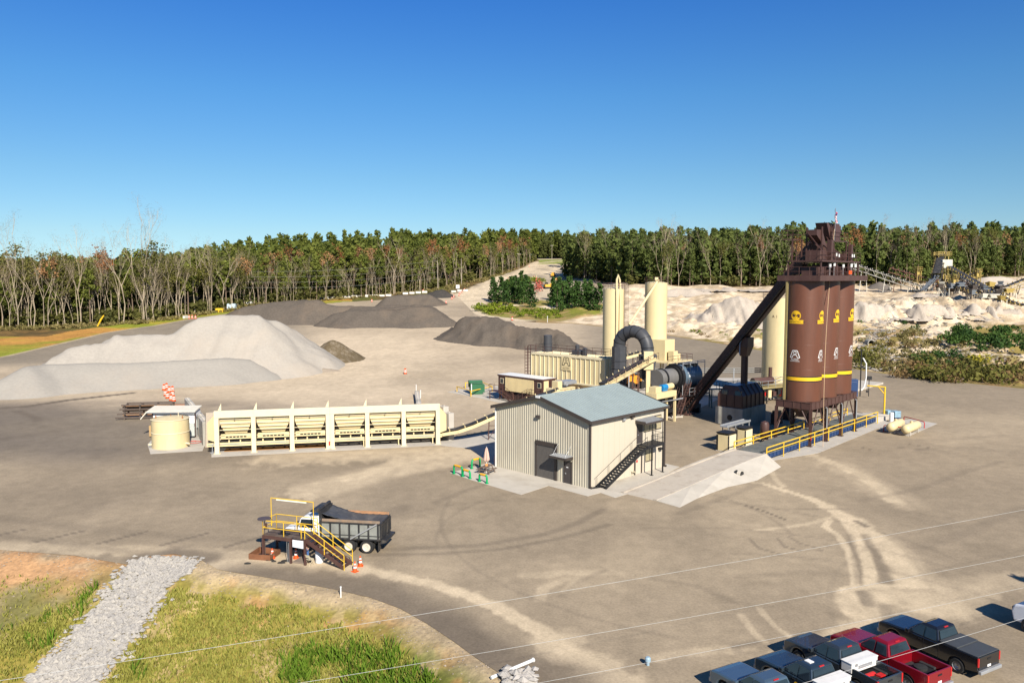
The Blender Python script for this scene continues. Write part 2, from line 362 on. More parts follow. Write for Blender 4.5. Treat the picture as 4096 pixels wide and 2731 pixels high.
DUST_LINES = [  # (points, half width m, strength)
 (px([(835, 1308), (920, 1327), (1010, 1345), (1090, 1371), (1160, 1405), (1220, 1437), (1270, 1470), (1320, 1508), (1360, 1530), (1400, 1560)]), .75, .95),
 (px([(1270, 1475), (1320, 1512), (1375, 1540), (1420, 1566)]), 1.7, .7),
 (pq([(15, 257), (70, 265), (150, 288)]), .45, 1.1), (pq([(140, 286), (230, 315), (290, 345)]), .6, 1.1), (pq([(280, 340), (310, 358), (350, 380)]), 1.0, 1.1),
 (pq([(285, 380), (270, 400), (310, 430), (345, 480), (360, 540), (365, 588)]), .38, .9), (pq([(335, 385), (370, 435), (395, 490), (412, 540), (410, 588)]), .6, 1.0), (pq([(355, 380), (420, 425), (475, 478), (515, 530), (540, 588)]), 1.15, .75), (pq([(430, 430), (520, 500), (590, 590)]), 1.6, .35),
 (pq([(215, 170), (300, 203), (380, 238), (440, 275), (500, 330)]), .9, .6), (pq([(300, 203), (400, 250), (520, 330)]), 2.4, .3), (pq([(280, 372), (230, 390), (140, 405), (50, 412)]), .35, .6),
 (pq([(335, 600), (420, 592), (500, 590), (580, 592)]), .5, 1.0), (pq([(345, 612), (345, 640), (375, 680), (410, 715)]), .9, .8), (pq([(480, 620), (560, 640), (640, 660)]), 2.0, .6), (pq([(430, 620), (440, 670), (470, 720)]), .9, .6), (pq([(360, 720), (300, 750), (220, 775)]), 1.0, .5), (pq([(700, 640), (560, 700), (400, 740)]), 2.4, .35), (pq([(100, 228), (115, 255), (140, 275)]), .4, .6),
 (pq([(60, 660), (110, 720), (180, 760)]), .3, .5), (pq([(0, 680), (40, 730), (80, 770)]), .3, .4),
 (px([(720, 1128), (850, 1092), (1000, 1062), (1110, 1035)]), 3.5, .55), (px([(800, 1100), (950, 1052), (1040, 1030)]), 1.6, .5),
 (px([(640, 1055), (800, 1048), (1000, 1038), (1080, 1040)]), 4, .5),
 (px([(0, 1255), (300, 1265), (560, 1278), (800, 1300)]), 1.5, .5), (px([(480, 1305), (640, 1290), (820, 1306)]), 1.7, .7),
 (px([(1200, 1325), (1300, 1315), (1420, 1318)]), .7, .35), (px([(1300, 1330), (1250, 1350), (1240, 1380)]), .5, .35), (px([(1340, 1320), (1300, 1360)]), .5, .3),
 (px([(2200, 1360), (2352, 1330)]), 2, .4), (px([(1500, 1510), (1650, 1490), (1760, 1500)]), .6, .35)]
DARK_LINES = [
 (pq([(385, 610), (400, 630), (408, 648)]), .5, .6), (pq([(455, 652), (465, 675), (470, 695)]), .45, .5), (pq([(395, 430), (430, 490), (455, 540), (468, 580)]), .45, .5), (pq([(350, 430), (368, 500), (378, 580)]), .34, .45), (pq([(370, 385), (400, 400)]), .35, .8), (pq([(20, 335), (70, 350), (145, 380)]), .14, .9), (pq([(500, 150), (570, 158), (650, 160)]), .3, .6), (pq([(540, 140), (600, 152)]), .2, .6), (pq([(385, 150), (420, 160)]), .2, .7), (pq([(120, 440), (140, 465), (200, 480), (260, 478)]), .15, .6), (pq([(30, 440), (60, 470), (130, 490)]), .15, .6), (pq([(150, 430), (190, 455), (250, 470)]), .14, .5), (pq([(560, 470), (720, 420), (900, 340)]), .8, .25), (pq([(0, 560), (200, 545), (400, 560)]), .5, .2), (pq([(560, 700), (700, 720), (900, 700)]), .9, .25),
 (px([(730, 1255), (900, 1262), (1100, 1253), (1250, 1228), (1330, 1200), (1385, 1170)]), .5, .5), (px([(850, 1275), (1000, 1272), (1150, 1262), (1290, 1236), (1400, 1205)]), .35, .5),
 (px([(0, 1230), (120, 1245), (260, 1262), (330, 1270)]), .6, .3), (px([(0, 1190), (200, 1215), (420, 1235), (560, 1240)]), .9, .25),
 (px([(870, 1190), (900, 1175), (930, 1165)]), 1.0, .4), (px([(1000, 1155), (1060, 1130), (1120, 1112)]), .5, .4),
 (px([(1740, 1475), (1690, 1485), (1700, 1502), (1750, 1500), (1760, 1482)]), .35, .4), (px([(1650, 1150), (1800, 1170), (1950, 1170)]), .3, .25),
 (px([(1980, 1150), (2120, 1120), (2230, 1080), (2300, 1060)]), .5, .3), (px([(2080, 1010), (2180, 1010), (2300, 1000)]), .6, .25),
 (px([(1560, 1180), (1700, 1130), (1740, 1110)]), .5, .3), (px([(1290, 1370), (1340, 1330), (1390, 1310)]), .3, .3), (px([(1500, 1330), (1600, 1345), (1690, 1385)]), .4, .25),
 (px([(560, 1318), (640, 1322), (760, 1342), (860, 1362), (930, 1390), (1000, 1432), (1100, 1500)]), 2.6, .75),
 (px([(1000, 1440), (1120, 1520), (1200, 1565)]), 2.8, .6), (px([(1250, 1545), (1330, 1566)]), 2.5, .6),
 (px([(-40, 940), (60, 934), (150, 920), (230, 911), (300, 903)]), 1.1, 1.2), (px([(40, 945), (70, 955), (90, 965)]), .9, .8), (px([(690, 830), (740, 836), (790, 832)]), 1.4, .8), (px([(0, 1010), (60, 1000), (130, 990)]), 1.5, .4),
 (px([(330, 1283), (400, 1272), (470, 1282)]), 1.6, .85)]
for k in range(16):     # tyre arcs over the open yard
    cx_, cy_, r_ = rnd.uniform(0, 45), rnd.uniform(40, 75), rnd.uniform(6, 28); a0 = rnd.uniform(0, 6.28)
    DARK_LINES.append(([(cx_+r_*math.cos(a0+t*.12), cy_+r_*math.sin(a0+t*.12)) for t in range(12)], .22, rnd.uniform(.15, .32)))
for k in range(10):
    x0, y0 = rnd.uniform(-50, -22), rnd.uniform(62, 66); DARK_LINES.append(([(-64+k*5.2, 63.5-k*.35), (-61.5+k*5.2, 66.5-k*.35)], .2, .8))
HALO = px([(250, 905), (430, 900), (600, 925), (780, 935), (960, 905), (1010, 850)])+[GP(a, b)[:2] for a, b in [(1000, 790), (900, 765), (760, 775)]]+[(-60, 150)]
A_ASP, A_DARK, A_DUST = np.array([.305, .262, .215]), np.array([.16, .138, .122]), np.array([.47, .405, .325])
def asphalt_col(x, y):
    n1 = fbm(x*.045, y*.045, 5, 1); n2 = fbm(x*.18+5*n1, y*.07, 4, 9); n3 = fbm(x*1.1, y*.8, 4, 4)
    c = np.zeros(x.shape+(3,))+A_ASP
    c = mixc(c, A_DUST, .55*sst(.45, .75, n1*.6+n2*.4)); c = mixc(c, A_DARK, .4*sst(.52, .8, n2*.5+(1-n1)*.5))
    # strip of fresher tarmac along the lower edge, pale dusty ground round the stockpiles
    u = x/np.maximum(y, 1)
    pale = sst(96, 118, y+.25*x)*(1-sst(.12, .17, u)); pale = pale*(.35+.65*sst(.3, .6, fbm(x*.03, y*.03, 4, 21)))
    c = mixc(c, [.52, .45, .375], pale*.85)
    hal = 1-sst(-8, 9, sdist(x+(n1-.5)*26, y+(n2-.5)*22, HALO)); c = mixc(c, [.61, .53, .44], hal*(.7+.3*n3))
    lf = sst(.35, .62, fbm(x*.05, y*.05, 4, 31))*(1-sst(-34, -22, x))*sst(84, 96, y)*(1-sst(128, 138, y)); c = mixc(c, [.2, .175, .16], lf*.85)
    lf2 = (1-sst(-.36, -.26, u))*sst(84, 100, y)*(1-sst(116, 128, y+.06*x)); c = mixc(c, [.19, .17, .155], lf2*.7)
    c = mixc(c, [.2, .185, .17], (1-sst(-.3, -.22, u))*sst(175, 190, y)*.75)
    c = mixc(c, [.21, .19, .17], sst(.06, .12, u)*sst(150, 175, y)*.7)
    for pts, w, s in DUST_LINES:
        m = streak(x+(n3-.5)*w*.9, y+(n3-.5)*w*1.2, pts, w*1.1, .55)*s*(.75+.6*n3); c = mixc(c, [.6, .52, .42], np.clip(m, 0, 1))
    for pts, w, s in DARK_LINES:
        m = streak(x+(n3-.5)*w*.35, y, pts, w*1.25+.04, .75)*s*(.7+.5*n3); c = mixc(c, A_DARK, np.clip(m, 0, 1))
    return c*(.9+.2*n3)[..., None]
def ground_col(x, y, z):
    n1 = fbm(x*.05, y*.05, 5, 2); n2 = fbm(x*.35, y*.35, 4, 5); n3 = fbm(x*1.7, y*1.7, 3, 8); u = x/np.maximum(y, 1)
    dry, grn, clay, pale, sand = [.34, .25, .11], [.1, .15, .025], [.5, .27, .13], [.45, .37, .28], [.72, .63, .53]
    c = np.zeros(x.shape+(3,))+np.array([.3, .22, .11])
    # lower-left slope
    d = dpoly(x, y, EDGE); low = y < 95
    cc = np.zeros(x.shape+(3,))+np.array([.27, .24, .06]); cc = mixc(cc, [.36, .28, .12], sst(.42, .6, n1*.5+n2*.5)); cc = mixc(cc, grn, .7*sst(.5, .66, fbm(x*.12, y*.12, 4, 44)))
    cc = mixc(cc, clay, .5*sst(.62, .74, n2)); cc = mixc(cc, [.5, .4, .24], .6*sst(.5, .62, fbm(x*.9, y*.5, 4, 52))); cc = mixc(cc, pale, (1-sst(1.5, 3.5, d+2*n2))*.9)
    left = 1-sst(-1.5, .5, x+25+(58-y)*.95); lc = mixc(np.zeros(x.shape+(3,))+np.array([.42, .33, .24]), clay, sst(.4, .62, n2)*.6); lc = mixc(lc, [.16, .17, .05], sst(.4, .55, fbm(x*.12, y*.12, 4, 77))*(1-sst(53, 59, y))*.85)
    lc = mixc(lc, [.4, .34, .27], sst(60, 63, y)*.8)
    cc = mixc(cc, lc, left) if False else cc*(1-left[..., None])+lc*left[..., None]
    c = np.where(low[..., None], cc, c)
    # far left grass verge
    gl = (y > 150) & (u < -.2)
    g = np.zeros(x.shape+(3,))+np.array([.33, .3, .05]); g = mixc(g, [.48, .25, .08], sst(.42, .6, fbm(x*.04, y*.09, 4, 61))*.9); g = mixc(g, [.2, .26, .03], .8*sst(.5, .64, fbm(x*.05, y*.1, 3, 15)))
    g = mixc(g, [.42, .36, .28], 1-sst(.8, 2.0, dpoly(x, y, FAR)))
    c = np.where(gl[..., None], g, c)
    # forest floor
    wood = ((y > 235) & (u < .03)) | ((y > 330) & (u >= .03))
    fl = mixc(np.zeros(x.shape+(3,))+np.array([.1, .075, .035]), [.18, .12, .05], sst(.4, .6, n2)); fl = mixc(fl, grn, .5*sst(.5, .6, n1))
    c = np.where((wood & ~gl)[..., None], fl, c); c = np.where((wood & gl & (dpoly(x, y, FAR) > 14))[..., None], fl, c)
    # quarry sand on the right
    s = np.zeros(x.shape+(3,))+np.array(sand); s = mixc(s, [.5, .42, .33], sst(.45, .6, n2)); s = mixc(s, [.42, .34, .25], sst(.55, .7, n1)*.5)
    q = sst(.0, .04, u-.045)*sst(0, 3, sdist(x, y, YARD))*(y > 150)*(1-sst(0, 6, y-QLINE(u)))
    c = mixc(c, s, q)
    bush = sst(.2, .25, u)*(1-sst(0, 8, y-(222+6*n1)))*sst(.3, .55, n2*.6+n1*.4)*(y > 150); c = mixc(c, [.3, .2, .09], bush*.9)
    v = sst(.1, .16, u)*(1-sst(226, 236, y))*sst(.45, .55, n2)*(y > 150); c = mixc(c, [.22, .2, .06], v*.7)
    hp = sdist(x+(n2-.5)*4, y+(n1-.5)*8, HAUL); dk = sst(.55, .72, fbm(x*.05+y*.02, y*.012, 4, 91)); hc = np.zeros(x.shape+(3,))+np.array([.6, .53, .44]); hc = mixc(hc, [.3, .27, .24], dk*.7); hm = ((1-sst(-1.5, 1.5, hp))*(y > 240))[..., None]; c = c*(1-hm)+hc*hm
    ip = (1-sst(-2, 1, sdist(x+(n2-.5)*3, y+(n1-.5)*6, ISLE)))[..., None]; ic = mixc(np.zeros(x.shape+(3,))+np.array([.35, .26, .13]), [.2, .22, .04], sst(.4, .6, n2)); ic = mixc(ic, sand, sst(.58, .68, n1)); c = c*(1-ip)+ic*ip
    # haul road, field at the top of the hill
    dr = dpoly(x, y, ROAD); c = mixc(c, [.6, .53, .44], (1-sst(5.5, 8.5, dr+3*n2))*(y > 250)*1.0)
    top = (u > .030+.006*n1) & (u < .072) & (y > 560) & (y < 730); tc = mixc(np.zeros(x.shape+(3,))+np.array([.56, .49, .4]), [.24, .29, .08], sst(598, 612, y)*(1-sst(690, 705, y))*(1-.8*(1-sst(.6, 1.6, np.abs(y-632-900*(u-.05))/6))))
    c = np.where(top[..., None], tc, c)
    return c*(.86+.28*n3)[..., None]
QF = [(1225, 640), (1290, 641), (1340, 644), (1400, 650), (1450, 655), (1537, 661), (1616, 658), (1765, 655), (1970, 652), (2070, 655), (2160, 648), (2246, 638), (2352, 632), (2600, 620)]
QP = [GP(a, b) for a, b in QF]
_qu = np.array([p[0]/p[1] for p in QP]); _qy = np.array([p[1] for p in QP])
def QLINE(u): return np.interp(u, _qu, _qy)
def zdetail(x, y):
    """ground height with the small relief of the quarry and slopes"""
    z = zt(x, y); u = x/np.maximum(y, 1)
    q = sst(.05, .1, u)*sst(2, 14, sdist(x, y, YARD))*(y > 150)*(1-sst(0, 25, y-QLINE(u)))
    r = fbm(x*.06, y*.06, 5, 3); g = np.abs(fbm(x*.28, y*.07, 4, 12)-.5)*2
    bank = sst(.13, .2, u)*sst(225, 243, y)
    z = z+q*((r-.5)*4.5+(fbm(x*.25, y*.25, 4, 6)-.5)*1.3)+q*bank*(g*2.2*(1-sst(262, 285, y))-.4)
    low = y < 95
    z = z+np.where(low & inpoly(x, y, LOWER), (fbm(x*.6, y*.6, 4, 7)-.5)*.35*np.minimum(dpoly(x, y, EDGE), 1), 0)
    return z
cols = np.concatenate([np.linspace(-1.25, -.72, 60), np.linspace(-.715, .715, 900), np.linspace(.72, 1.25, 60)])
rows = [8., 16, 24, 30, 34]
dep = np.linspace(38, 7.4, 430)        # equal steps in apparent height
rows += [float(v) for v in 21*31.5/dep if v > 35]
while rows[-1] < 330: rows.append(rows[-1]+1.1)
while rows[-1] < 1500: rows.append(rows[-1]*1.012)
rows = np.array(rows); GX = rows[:, None]*cols[None, :]; GY = np.repeat(rows[:, None], len(cols), 1)
GZ = zdetail(GX, GY); nr, nc = GX.shape
idx = np.arange(nr*nc).reshape(nr, nc)
quads_ = np.stack([idx[:-1, :-1], idx[:-1, 1:], idx[1:, 1:], idx[1:, :-1]], -1).reshape(-1, 4)
o = npmesh('ground', np.stack([GX, GY, GZ], -1).reshape(-1, 3), quads_, groundmat('soil_and_grass_ground', 3.5, .28, .8, bdist=.12), smooth=True, col=ground_col(GX, GY, GZ).reshape(-1, 3))
tag(o, 'earth, grass and quarry ground', None, kind='structure')
ctr = lambda a: (a[:-1, :-1]+a[1:, :-1]+a[1:, 1:]+a[:-1, 1:])/4
def sheet(name, label, maskf, lift, m, colf):
    im = maskf(GX, GY); cm = (im[:-1, :-1] | im[1:, :-1] | im[1:, 1:] | im[:-1, 1:]).reshape(-1); q = quads_[cm]; inn = im.reshape(-1)
    used = np.unique(q); remap = np.full(nr*nc, -1); remap[used] = np.arange(len(used))
    x, y = GX.reshape(-1)[used].copy(), GY.reshape(-1)[used].copy(); ou = ~inn[used] & (y < 415); ox, oy = x[ou], y[ou]; bd = np.full(ox.shape, 1e9); bx, by = ox.copy(), oy.copy(); n = len(YARD)
    for k in range(n):      # pull the outer vertices onto the outline, so that the edge runs smoothly
        ax, ay = YARD[k]; vx, vy = YARD[(k+1) % n][0]-ax, YARD[(k+1) % n][1]-ay; t = np.clip(((ox-ax)*vx+(oy-ay)*vy)/(vx*vx+vy*vy+1e-9), 0, 1); px_, py_ = ax+vx*t, ay+vy*t; d = np.hypot(ox-px_, oy-py_); m_ = d < bd
        bd = np.where(m_, d, bd); bx = np.where(m_, px_, bx); by = np.where(m_, py_, by)
    x[ou] = bx; y[ou] = by
    V = np.stack([x, y, zt(x, y)+lift], -1)
    ob = npmesh(name, V, remap[q], m, smooth=True, col=colf(x, y)); return tag(ob, label, None, kind='structure')
sheet('asphalt_yard', 'dusty asphalt yard', lambda x, y: inpoly(x, y, YARD) & (y < 420), .03, groundmat('dusty_asphalt', 6.0, .17, .3, .85, .025), asphalt_col)
# ---------------- flat concrete slabs (pixel outlines on the ground) ----------------
def z2(x, y): return (1200+x*.5102, 850+y*.5102)
def z3(x, y): return (2000+x*.4252, 1050+y*.4252)
def z4(x, y): return (2600+x*.5102, 850+y*.5102)
def z5(x, y): return (3100+x*.2551, 820+y*.2551)
def z6(x, y): return (450+x*.7015, 1500+y*.7015)
def z7(x, y): return (1750+x*.4464, 1450+y*.4464)
def z8(x, y): return (2700+x*.4464, 1400+y*.4464)
def zt_(x, y): return (950+x*.2976, 1950+y*.2976)
def zl(x, y): return (450+x*.2976, 1500+y*.2976)
def zr(x, y): return (3300+x*.5103, 850+y*.5103)
def zp(x, y): return (2700+x*.5935, 2250+y*.5935)
def slab(name, label, pts, h, m=CONL, z0=-.1):
    P = [G0(*p) for p in pts]; mb = MB(); mb.prism(P, z0, h); return tag(mb.build(name, m), label, None, kind='structure')
slab('concrete_apron', 'pale concrete apron round the metal building', [z7(110, 988), z7(290, 1050), z7(750, 1186), z7(995, 1106), z7(1345, 1199), z7(1460, 1168), z7(1590, 1213), z7(1700, 1180), z7(2170, 935), z7(2010, 900), z7(1400, 760), z7(700, 700), z7(500, 890)], .05)
slab('conveyor_slab', 'pale concrete slab under the feed conveyor', [z7(20, 745), z7(20, 690), z7(430, 640), z7(560, 600), z7(900, 560), z7(900, 800), z7(560, 880), z7(480, 905), z7(290, 770)], .04, CON)
slab('feeder_slab', 'concrete slab under the row of feed bins', [zl(1330, 1105), z6(1900, 400), z6(1900, 300), zl(1330, 900)], .05, CON)
slab('tank_slab', 'concrete slab under the water tank', [zl(470, 935), zl(510, 1062), zl(1210, 1020), zl(1260, 900), zl(1100, 800), zl(600, 800)], .06, CON)
slab('transformer_slab', 'pale concrete slab under the transformer', [z7(90, 265), z7(380, 320), z7(560, 362), z7(800, 330), z7(560, 210), z7(300, 225)], .05)
slab('plant_slab', 'concrete floor under the drum and tanks', [z8(0, 615), z8(70, 590), z8(180, 540), z8(395, 440), z8(830, 400), z8(960, 380), z8(560, 235), z8(0, 260), z8(-350, 330), z8(-700, 380), z8(-420, 560)], .05, CON)
slab('scale_side_slab', 'concrete strip beside the truck scale', [z8(820, 1000), z8(1280, 925), z8(1850, 690), z8(1900, 640), z8(1880, 585), z8(1560, 560), z8(900, 860)], .05, CON)
slab('propane_slab', 'concrete slab under the propane tanks', [z8(1820, 705), z8(2090, 775), z8(2350, 660), z8(2110, 620), z8(1880, 650)], .055, CON)
slab('tank_farm_slab', 'white concrete containment floor', [z8(1600, 380), z8(1866, 305), z8(1650, 285), z8(1200, 330), z8(1200, 420)], .35, CONL)

# ---------------- main metal building ----------------
BL = (*G0(*z7(1360, 1130)), 0.05); W1, W2, EH, RH = 13.1, 13.3, 6.75, 8.45
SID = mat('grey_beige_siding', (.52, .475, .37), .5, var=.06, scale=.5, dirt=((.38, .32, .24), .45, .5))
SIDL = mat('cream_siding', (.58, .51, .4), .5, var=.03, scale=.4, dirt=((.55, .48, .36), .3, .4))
TRM = mat('dark_brown_trim', (.06, .048, .042), .5, var=.1)
ROOF = mat('pale_blue_grey_roof', (.35, .41, .4), .5, metal=.1, var=.07, scale=.6)
def build_house():
    t = thing('metal_building', 'large ribbed metal building with pale blue-grey gable roof and black outside stairs', 'building', BL, AX)
    # gable walls as ribbed panels (rib = raised box), long walls smoother
    def gable(x0, x1, xo, sgn):
        mb = MB(); mb.add([(x0, 0, 0), (x0, W2, 0), (x0, W2, EH), (x0, W2/2, RH), (x0, 0, EH), (x1, 0, 0), (x1, W2, 0), (x1, W2, EH), (x1, W2/2, RH), (x1, 0, EH)],
               [(4,3,2,1,0), (5,6,7,8,9), (0,1,6,5), (1,2,7,6), (2,3,8,7), (3,4,9,8), (4,0,5,9)])
        k = .15
        while k < W2-.1:
            top = EH+(RH-EH)*(1-abs(k+.05-W2/2)/(W2/2))-.05
            segs = [(0, top)]
            if xo < .5 and RD[0]-.1 < k+.05 < RD[1]+.1: segs = [(RD[2]+.12, top)]
            if xo < .5 and PD[0]-.1 < k+.05 < PD[1]+.1: segs = [(PD[2]+.1, top)]
            for a, b in segs:
                q = xo; mb.hexa([(q, k-.04, a), (q+.0, k+.14, a), (q+sgn*.04, k+.1, a), (q+sgn*.04, k, a)], [(q, k-.04, b), (q, k+.14, b), (q+sgn*.04, k+.1, b), (q+sgn*.04, k, b)])
            k += .32
        return mb
    yl, zb = onwall(*z7(882, 1000), BL, AX, 'y'); yr, _ = onwall(*z7(1072, 1050), BL, AX, 'y'); _, ztp = onwall(*z7(980, 715), BL, AX, 'y')
    RD = (yr, yl, ztp)
    y1, _ = onwall(*z7(1138, 1070), BL, AX, 'y'); y0, _ = onwall(*z7(1205, 1090), BL, AX, 'y'); _, zd = onwall(*z7(1172, 885), BL, AX, 'y')
    PD = (y0, y1, zd)
    gable(0, .15, 0, -1).build('front_wall', SID, t); gable(W1-.15, W1, W1, 1).build('rear_wall', SID, t)
    mb = MB().box(.15, W1-.15, .0, .15, 0, EH)
    k = .4
    while k < W1-.3: mb.box(k, k+.05, -.018, .0, .02, EH-.05); k += .9
    mb.build('side_wall', SIDL, t)
    MB().box(.15, W1-.15, W2-.15, W2, 0, EH).build('far_side_wall', SIDL, t)
    # roof with standing seams
    rf = MB(); ov = .35; sl = (RH-EH)/(W2/2)
    for s in (0, 1):
        ya, yb = (-ov, W2/2) if s == 0 else (W2+ov, W2/2); za = EH-sl*ov+.06; zb_ = RH+.06
        lo = [(-ov, ya, za), (W1+ov, ya, za), (W1+ov, yb, zb_), (-ov, yb, zb_)]; hi = [(a, b, c+.1) for a, b, c in lo]
        rf.hexa(lo, hi) if s == 0 else rf.hexa([lo[3], lo[2], lo[1], lo[0]], [hi[3], hi[2], hi[1], hi[0]])
        k = -ov+.1
        while k < W1+ov-.1:
            rf.hexa(*[[(k, ya, za+h), (k+.06, ya, za+h), (k+.06, yb, zb_+h), (k, yb, zb_+h)] for h in ((.095, .15))]); k += .45
    rf.box(-ov, W1+ov, W2/2-.2, W2/2+.2, RH+.13, RH+.21)
    rf.build('roof', ROOF, t)
    tr = MB(); fz = EH-sl*ov
    for xx in (-ov-.08, W1+ov+.0):
        for ya in (-ov-.08, W2+ov+.08): 
            lo = [(xx, ya, fz-.16), (xx+.08, ya, fz-.16), (xx+.08, W2/2, RH-.12), (xx, W2/2, RH-.12)]; hi = [(a, b, c+.36) for a, b, c in lo]
            tr.hexa(lo, hi) if ya < 0 else tr.hexa([lo[3], lo[2], lo[1], lo[0]], [hi[3], hi[2], hi[1], hi[0]])
    tr.box(-ov, W1+ov, -ov-.16, -ov-.01, fz-.1, fz+.16); tr.box(-ov, W1+ov, W2+ov+.01, W2+ov+.16, fz-.1, fz+.16)
    tr.build('roof_trim', TRM, t)
    MB().box(-ov-.14, -ov-.02, W2/2-.35, W2/2+.25, RH-.02, RH+.22).build('ridge_cap', WHT, t)
    for x, y in ((.0, -.08), (W1-.02, -.08)):
        g = MB().box(x-.12, x+.06, y-.1, y+.04, .15, EH-.1).box(x-.12, x+.06, y-.3, y+.04, .02, .2); g.build('downspout', TRM, t)
    tr2 = MB().box(-.1, -.0, W2-.06, W2+.06, 0, EH); tr2.build('corner_trim', WHT, t)
    # roller door: recessed panel with slats, brown surround
    rd = MB(); rd.box(-.03, -.001, RD[0]+.32, RD[1]-.12, .02, RD[2]-.35)
    z = .06
    while z < RD[2]-.4: rd.box(-.055, -.03, RD[0]+.34, RD[1]-.14, z, z+.06); z += .115
    rd.build('roller_door', mat('roller_door_grey', (.15, .135, .12), .5, var=.08), t)
    fr = MB().box(-.13, -.01, RD[0], RD[0]+.3, 0, RD[2]).box(-.13, -.01, RD[1]-.1, RD[1], 0, RD[2]).box(-.13, -.01, RD[0], RD[1], RD[2]-.35, RD[2]+.06); fr.build('door_surround', TRM, t)
    # personnel door
    d = MB().box(-.08, -.012, PD[0]+.06, PD[1]-.06, .02, PD[2]-.06).build('door', mat('dark_door', (.07, .06, .058), .45), t)
    MB().box(-.14, -.082, PD[1]-.28, PD[1]-.16, .95, 1.08).build('handle', GST, d)
    MB().box(-.095, -.082, PD[0]+.45, PD[0]+.7, 1.62, 1.72).build('door_sign', WHT, d)
    f = MB()
    for a, b, c, e in ((PD[0]-.02, PD[0]+.058, 0, PD[2]), (PD[1]-.058, PD[1]+.02, 0, PD[2]), (PD[0]-.02, PD[1]+.02, PD[2]-.055, PD[2]+.03)): f.box(-.12, -.012, a, b, c, e)
    f.build('door_frame', TRM, t)
    ya, _ = onwall(*z7(1215, 860), BL, AX, 'y'); yb, _ = onwall(*z7(1062, 850), BL, AX, 'y')
    aw = MB(); zz = PD[2]+.55; aw.hexa([(-1.1, ya, zz-.12), (0, ya, zz), (0, yb, zz), (-1.1, yb, zz-.12)], [(-1.1, ya, zz-.02), (0, ya, zz+.1), (0, yb, zz+.1), (-1.1, yb, zz-.02)])
    for k in range(9): yy = ya+(yb-ya)*k/8*.97; aw.hexa([(-1.1, yy, zz-.02), (0, yy, zz+.1), (0, yy+.05, zz+.1), (-1.1, yy+.05, zz-.02)], [(-1.1, yy, zz+.03), (0, yy, zz+.15), (0, yy+.05, zz+.15), (-1.1, yy+.05, zz+.03)])
    cn = aw.build('canopy', GST, t); MB().box(-1.16, -1.1, ya, yb, zz-.22, zz+.02).box(-1.1, 0, ya-.05, ya, zz-.22, zz+.05).box(-1.1, 0, yb, yb+.05, zz-.22, zz+.05).build('canopy_trim', TRM, cn)
    [MB().tube((-.95, q_, zz), (0, q_, zz+1.1), .012).build('canopy_tie', GST, cn) for q_ in (ya+.3, yb-.3)]
    # wall lamps
    def lamp(x, y, z, ax):
        m = MB()
        if ax == 'y': m.prof([(x-.32, z-.12), (x-.05, z-.18), (x, z+.12), (x-.25, z+.12)], y-.25, y+.25)
        else: m.box(x-.25, x+.25, -.3, -.02, z-.12, z+.12)
        m.build('wall_lamp', TRM, t)
    y_, z_ = onwall(*z7(910, 480), BL, AX, 'y'); lamp(0, y_, z_, 'y')
    x_, z_ = onwall(*z7(1738, 483), BL, AX, 'x'); lamp(x_, 0, z_, 'x')
    x_, z_ = onwall(*z7(1664, 495), BL, AX, 'x'); MB().box(x_-.22, x_+.22, -.22, -.02, z_-.28, z_+.28).build('wall_vent', GST, t)
    x_, z_ = onwall(*z7(1985, 765), BL, AX, 'x'); MB().box(x_-.25, x_+.25, -.45, -.02, z_-.1, z_+.1).build('wall_lamp', BLK, t)
    # side windows and doors: outlines from the picture
    def rect(a, b):
        xa, za = onwall(*a, BL, AX, 'x'); xb, zb = onwall(*b, BL, AX, 'x'); return min(xa, xb), max(xa, xb), min(za, zb), max(za, zb)
    def window(x0, x1, z0, z1, n, name='window'):
        w = MB().box(x0, x1, -.05, -.018, z0, z1).build(name, TRM, t)
        for k in range(n):
            a = x0+(x1-x0)*(k+.07)/n; b = x0+(x1-x0)*(k+.93)/n
            MB().box(a, b, -.058, -.05, z0+.1, z1-.1).build('pane', mat('blind_behind_glass', (.42, .36, .22), .12, spec=.6), w)
    x0, x1, _, _ = rect(z7(1846, 580), z7(2002, 580)); x0u = x0
    window(x0, x1, 4.35, 5.95, 3)
    lx0, lx1, _, _ = rect(z7(1862, 850), z7(1928, 850)); window(lx0, lx1, 1.05, 2.5, 2)
    dx0, dx1, _, _ = rect(z7(1784, 620), z7(1836, 620)); ud = MB().box(dx0, dx1, -.05, -.018, 3.3, 5.55).build('upper_door', mat('dark_door', (.07, .06, .058)), t)
    MB().box(dx0+.12, dx0+.2, -.12, -.052, 4.2, 4.3).build('handle', GST, ud)
    ex0, ex1, _, _ = rect(z7(1760, 930), z7(1790, 930)); MB().box(ex0, ex0+.25, -.05, -.018, .02, 2.3).box(ex0+1.2, ex0+1.45, -.05, -.018, .02, 2.3).box(ex0+.25, ex0+1.2, -.05, -.018, 2.05, 2.3).build('lower_door_frame', TRM, t)
    ld_ = MB().box(ex0+.25, ex0+1.2, -.035, -.018, .02, 2.05).build('lower_door', SIDL, t)
    MB().box(ex0+.35, ex0+.6, -.06, -.035, 1.3, 1.55).build('door_sign', RED, ld_)
    # canopy over the upper door
    c2 = MB(); a, b = dx0-.25, dx0+3.0; c2.hexa([(a, -1.35, 5.62), (b, -1.35, 5.62), (b, 0, 5.85), (a, 0, 5.85)], [(a, -1.35, 5.7), (b, -1.35, 5.7), (b, 0, 5.93), (a, 0, 5.93)])
    for k in range(12): xx = a+(b-a)*k/11.4; c2.hexa([(xx, -1.35, 5.7), (xx+.05, -1.35, 5.7), (xx+.05, 0, 5.93), (xx, 0, 5.93)], [(xx, -1.35, 5.75), (xx+.05, -1.35, 5.75), (xx+.05, 0, 5.98), (xx, 0, 5.98)])
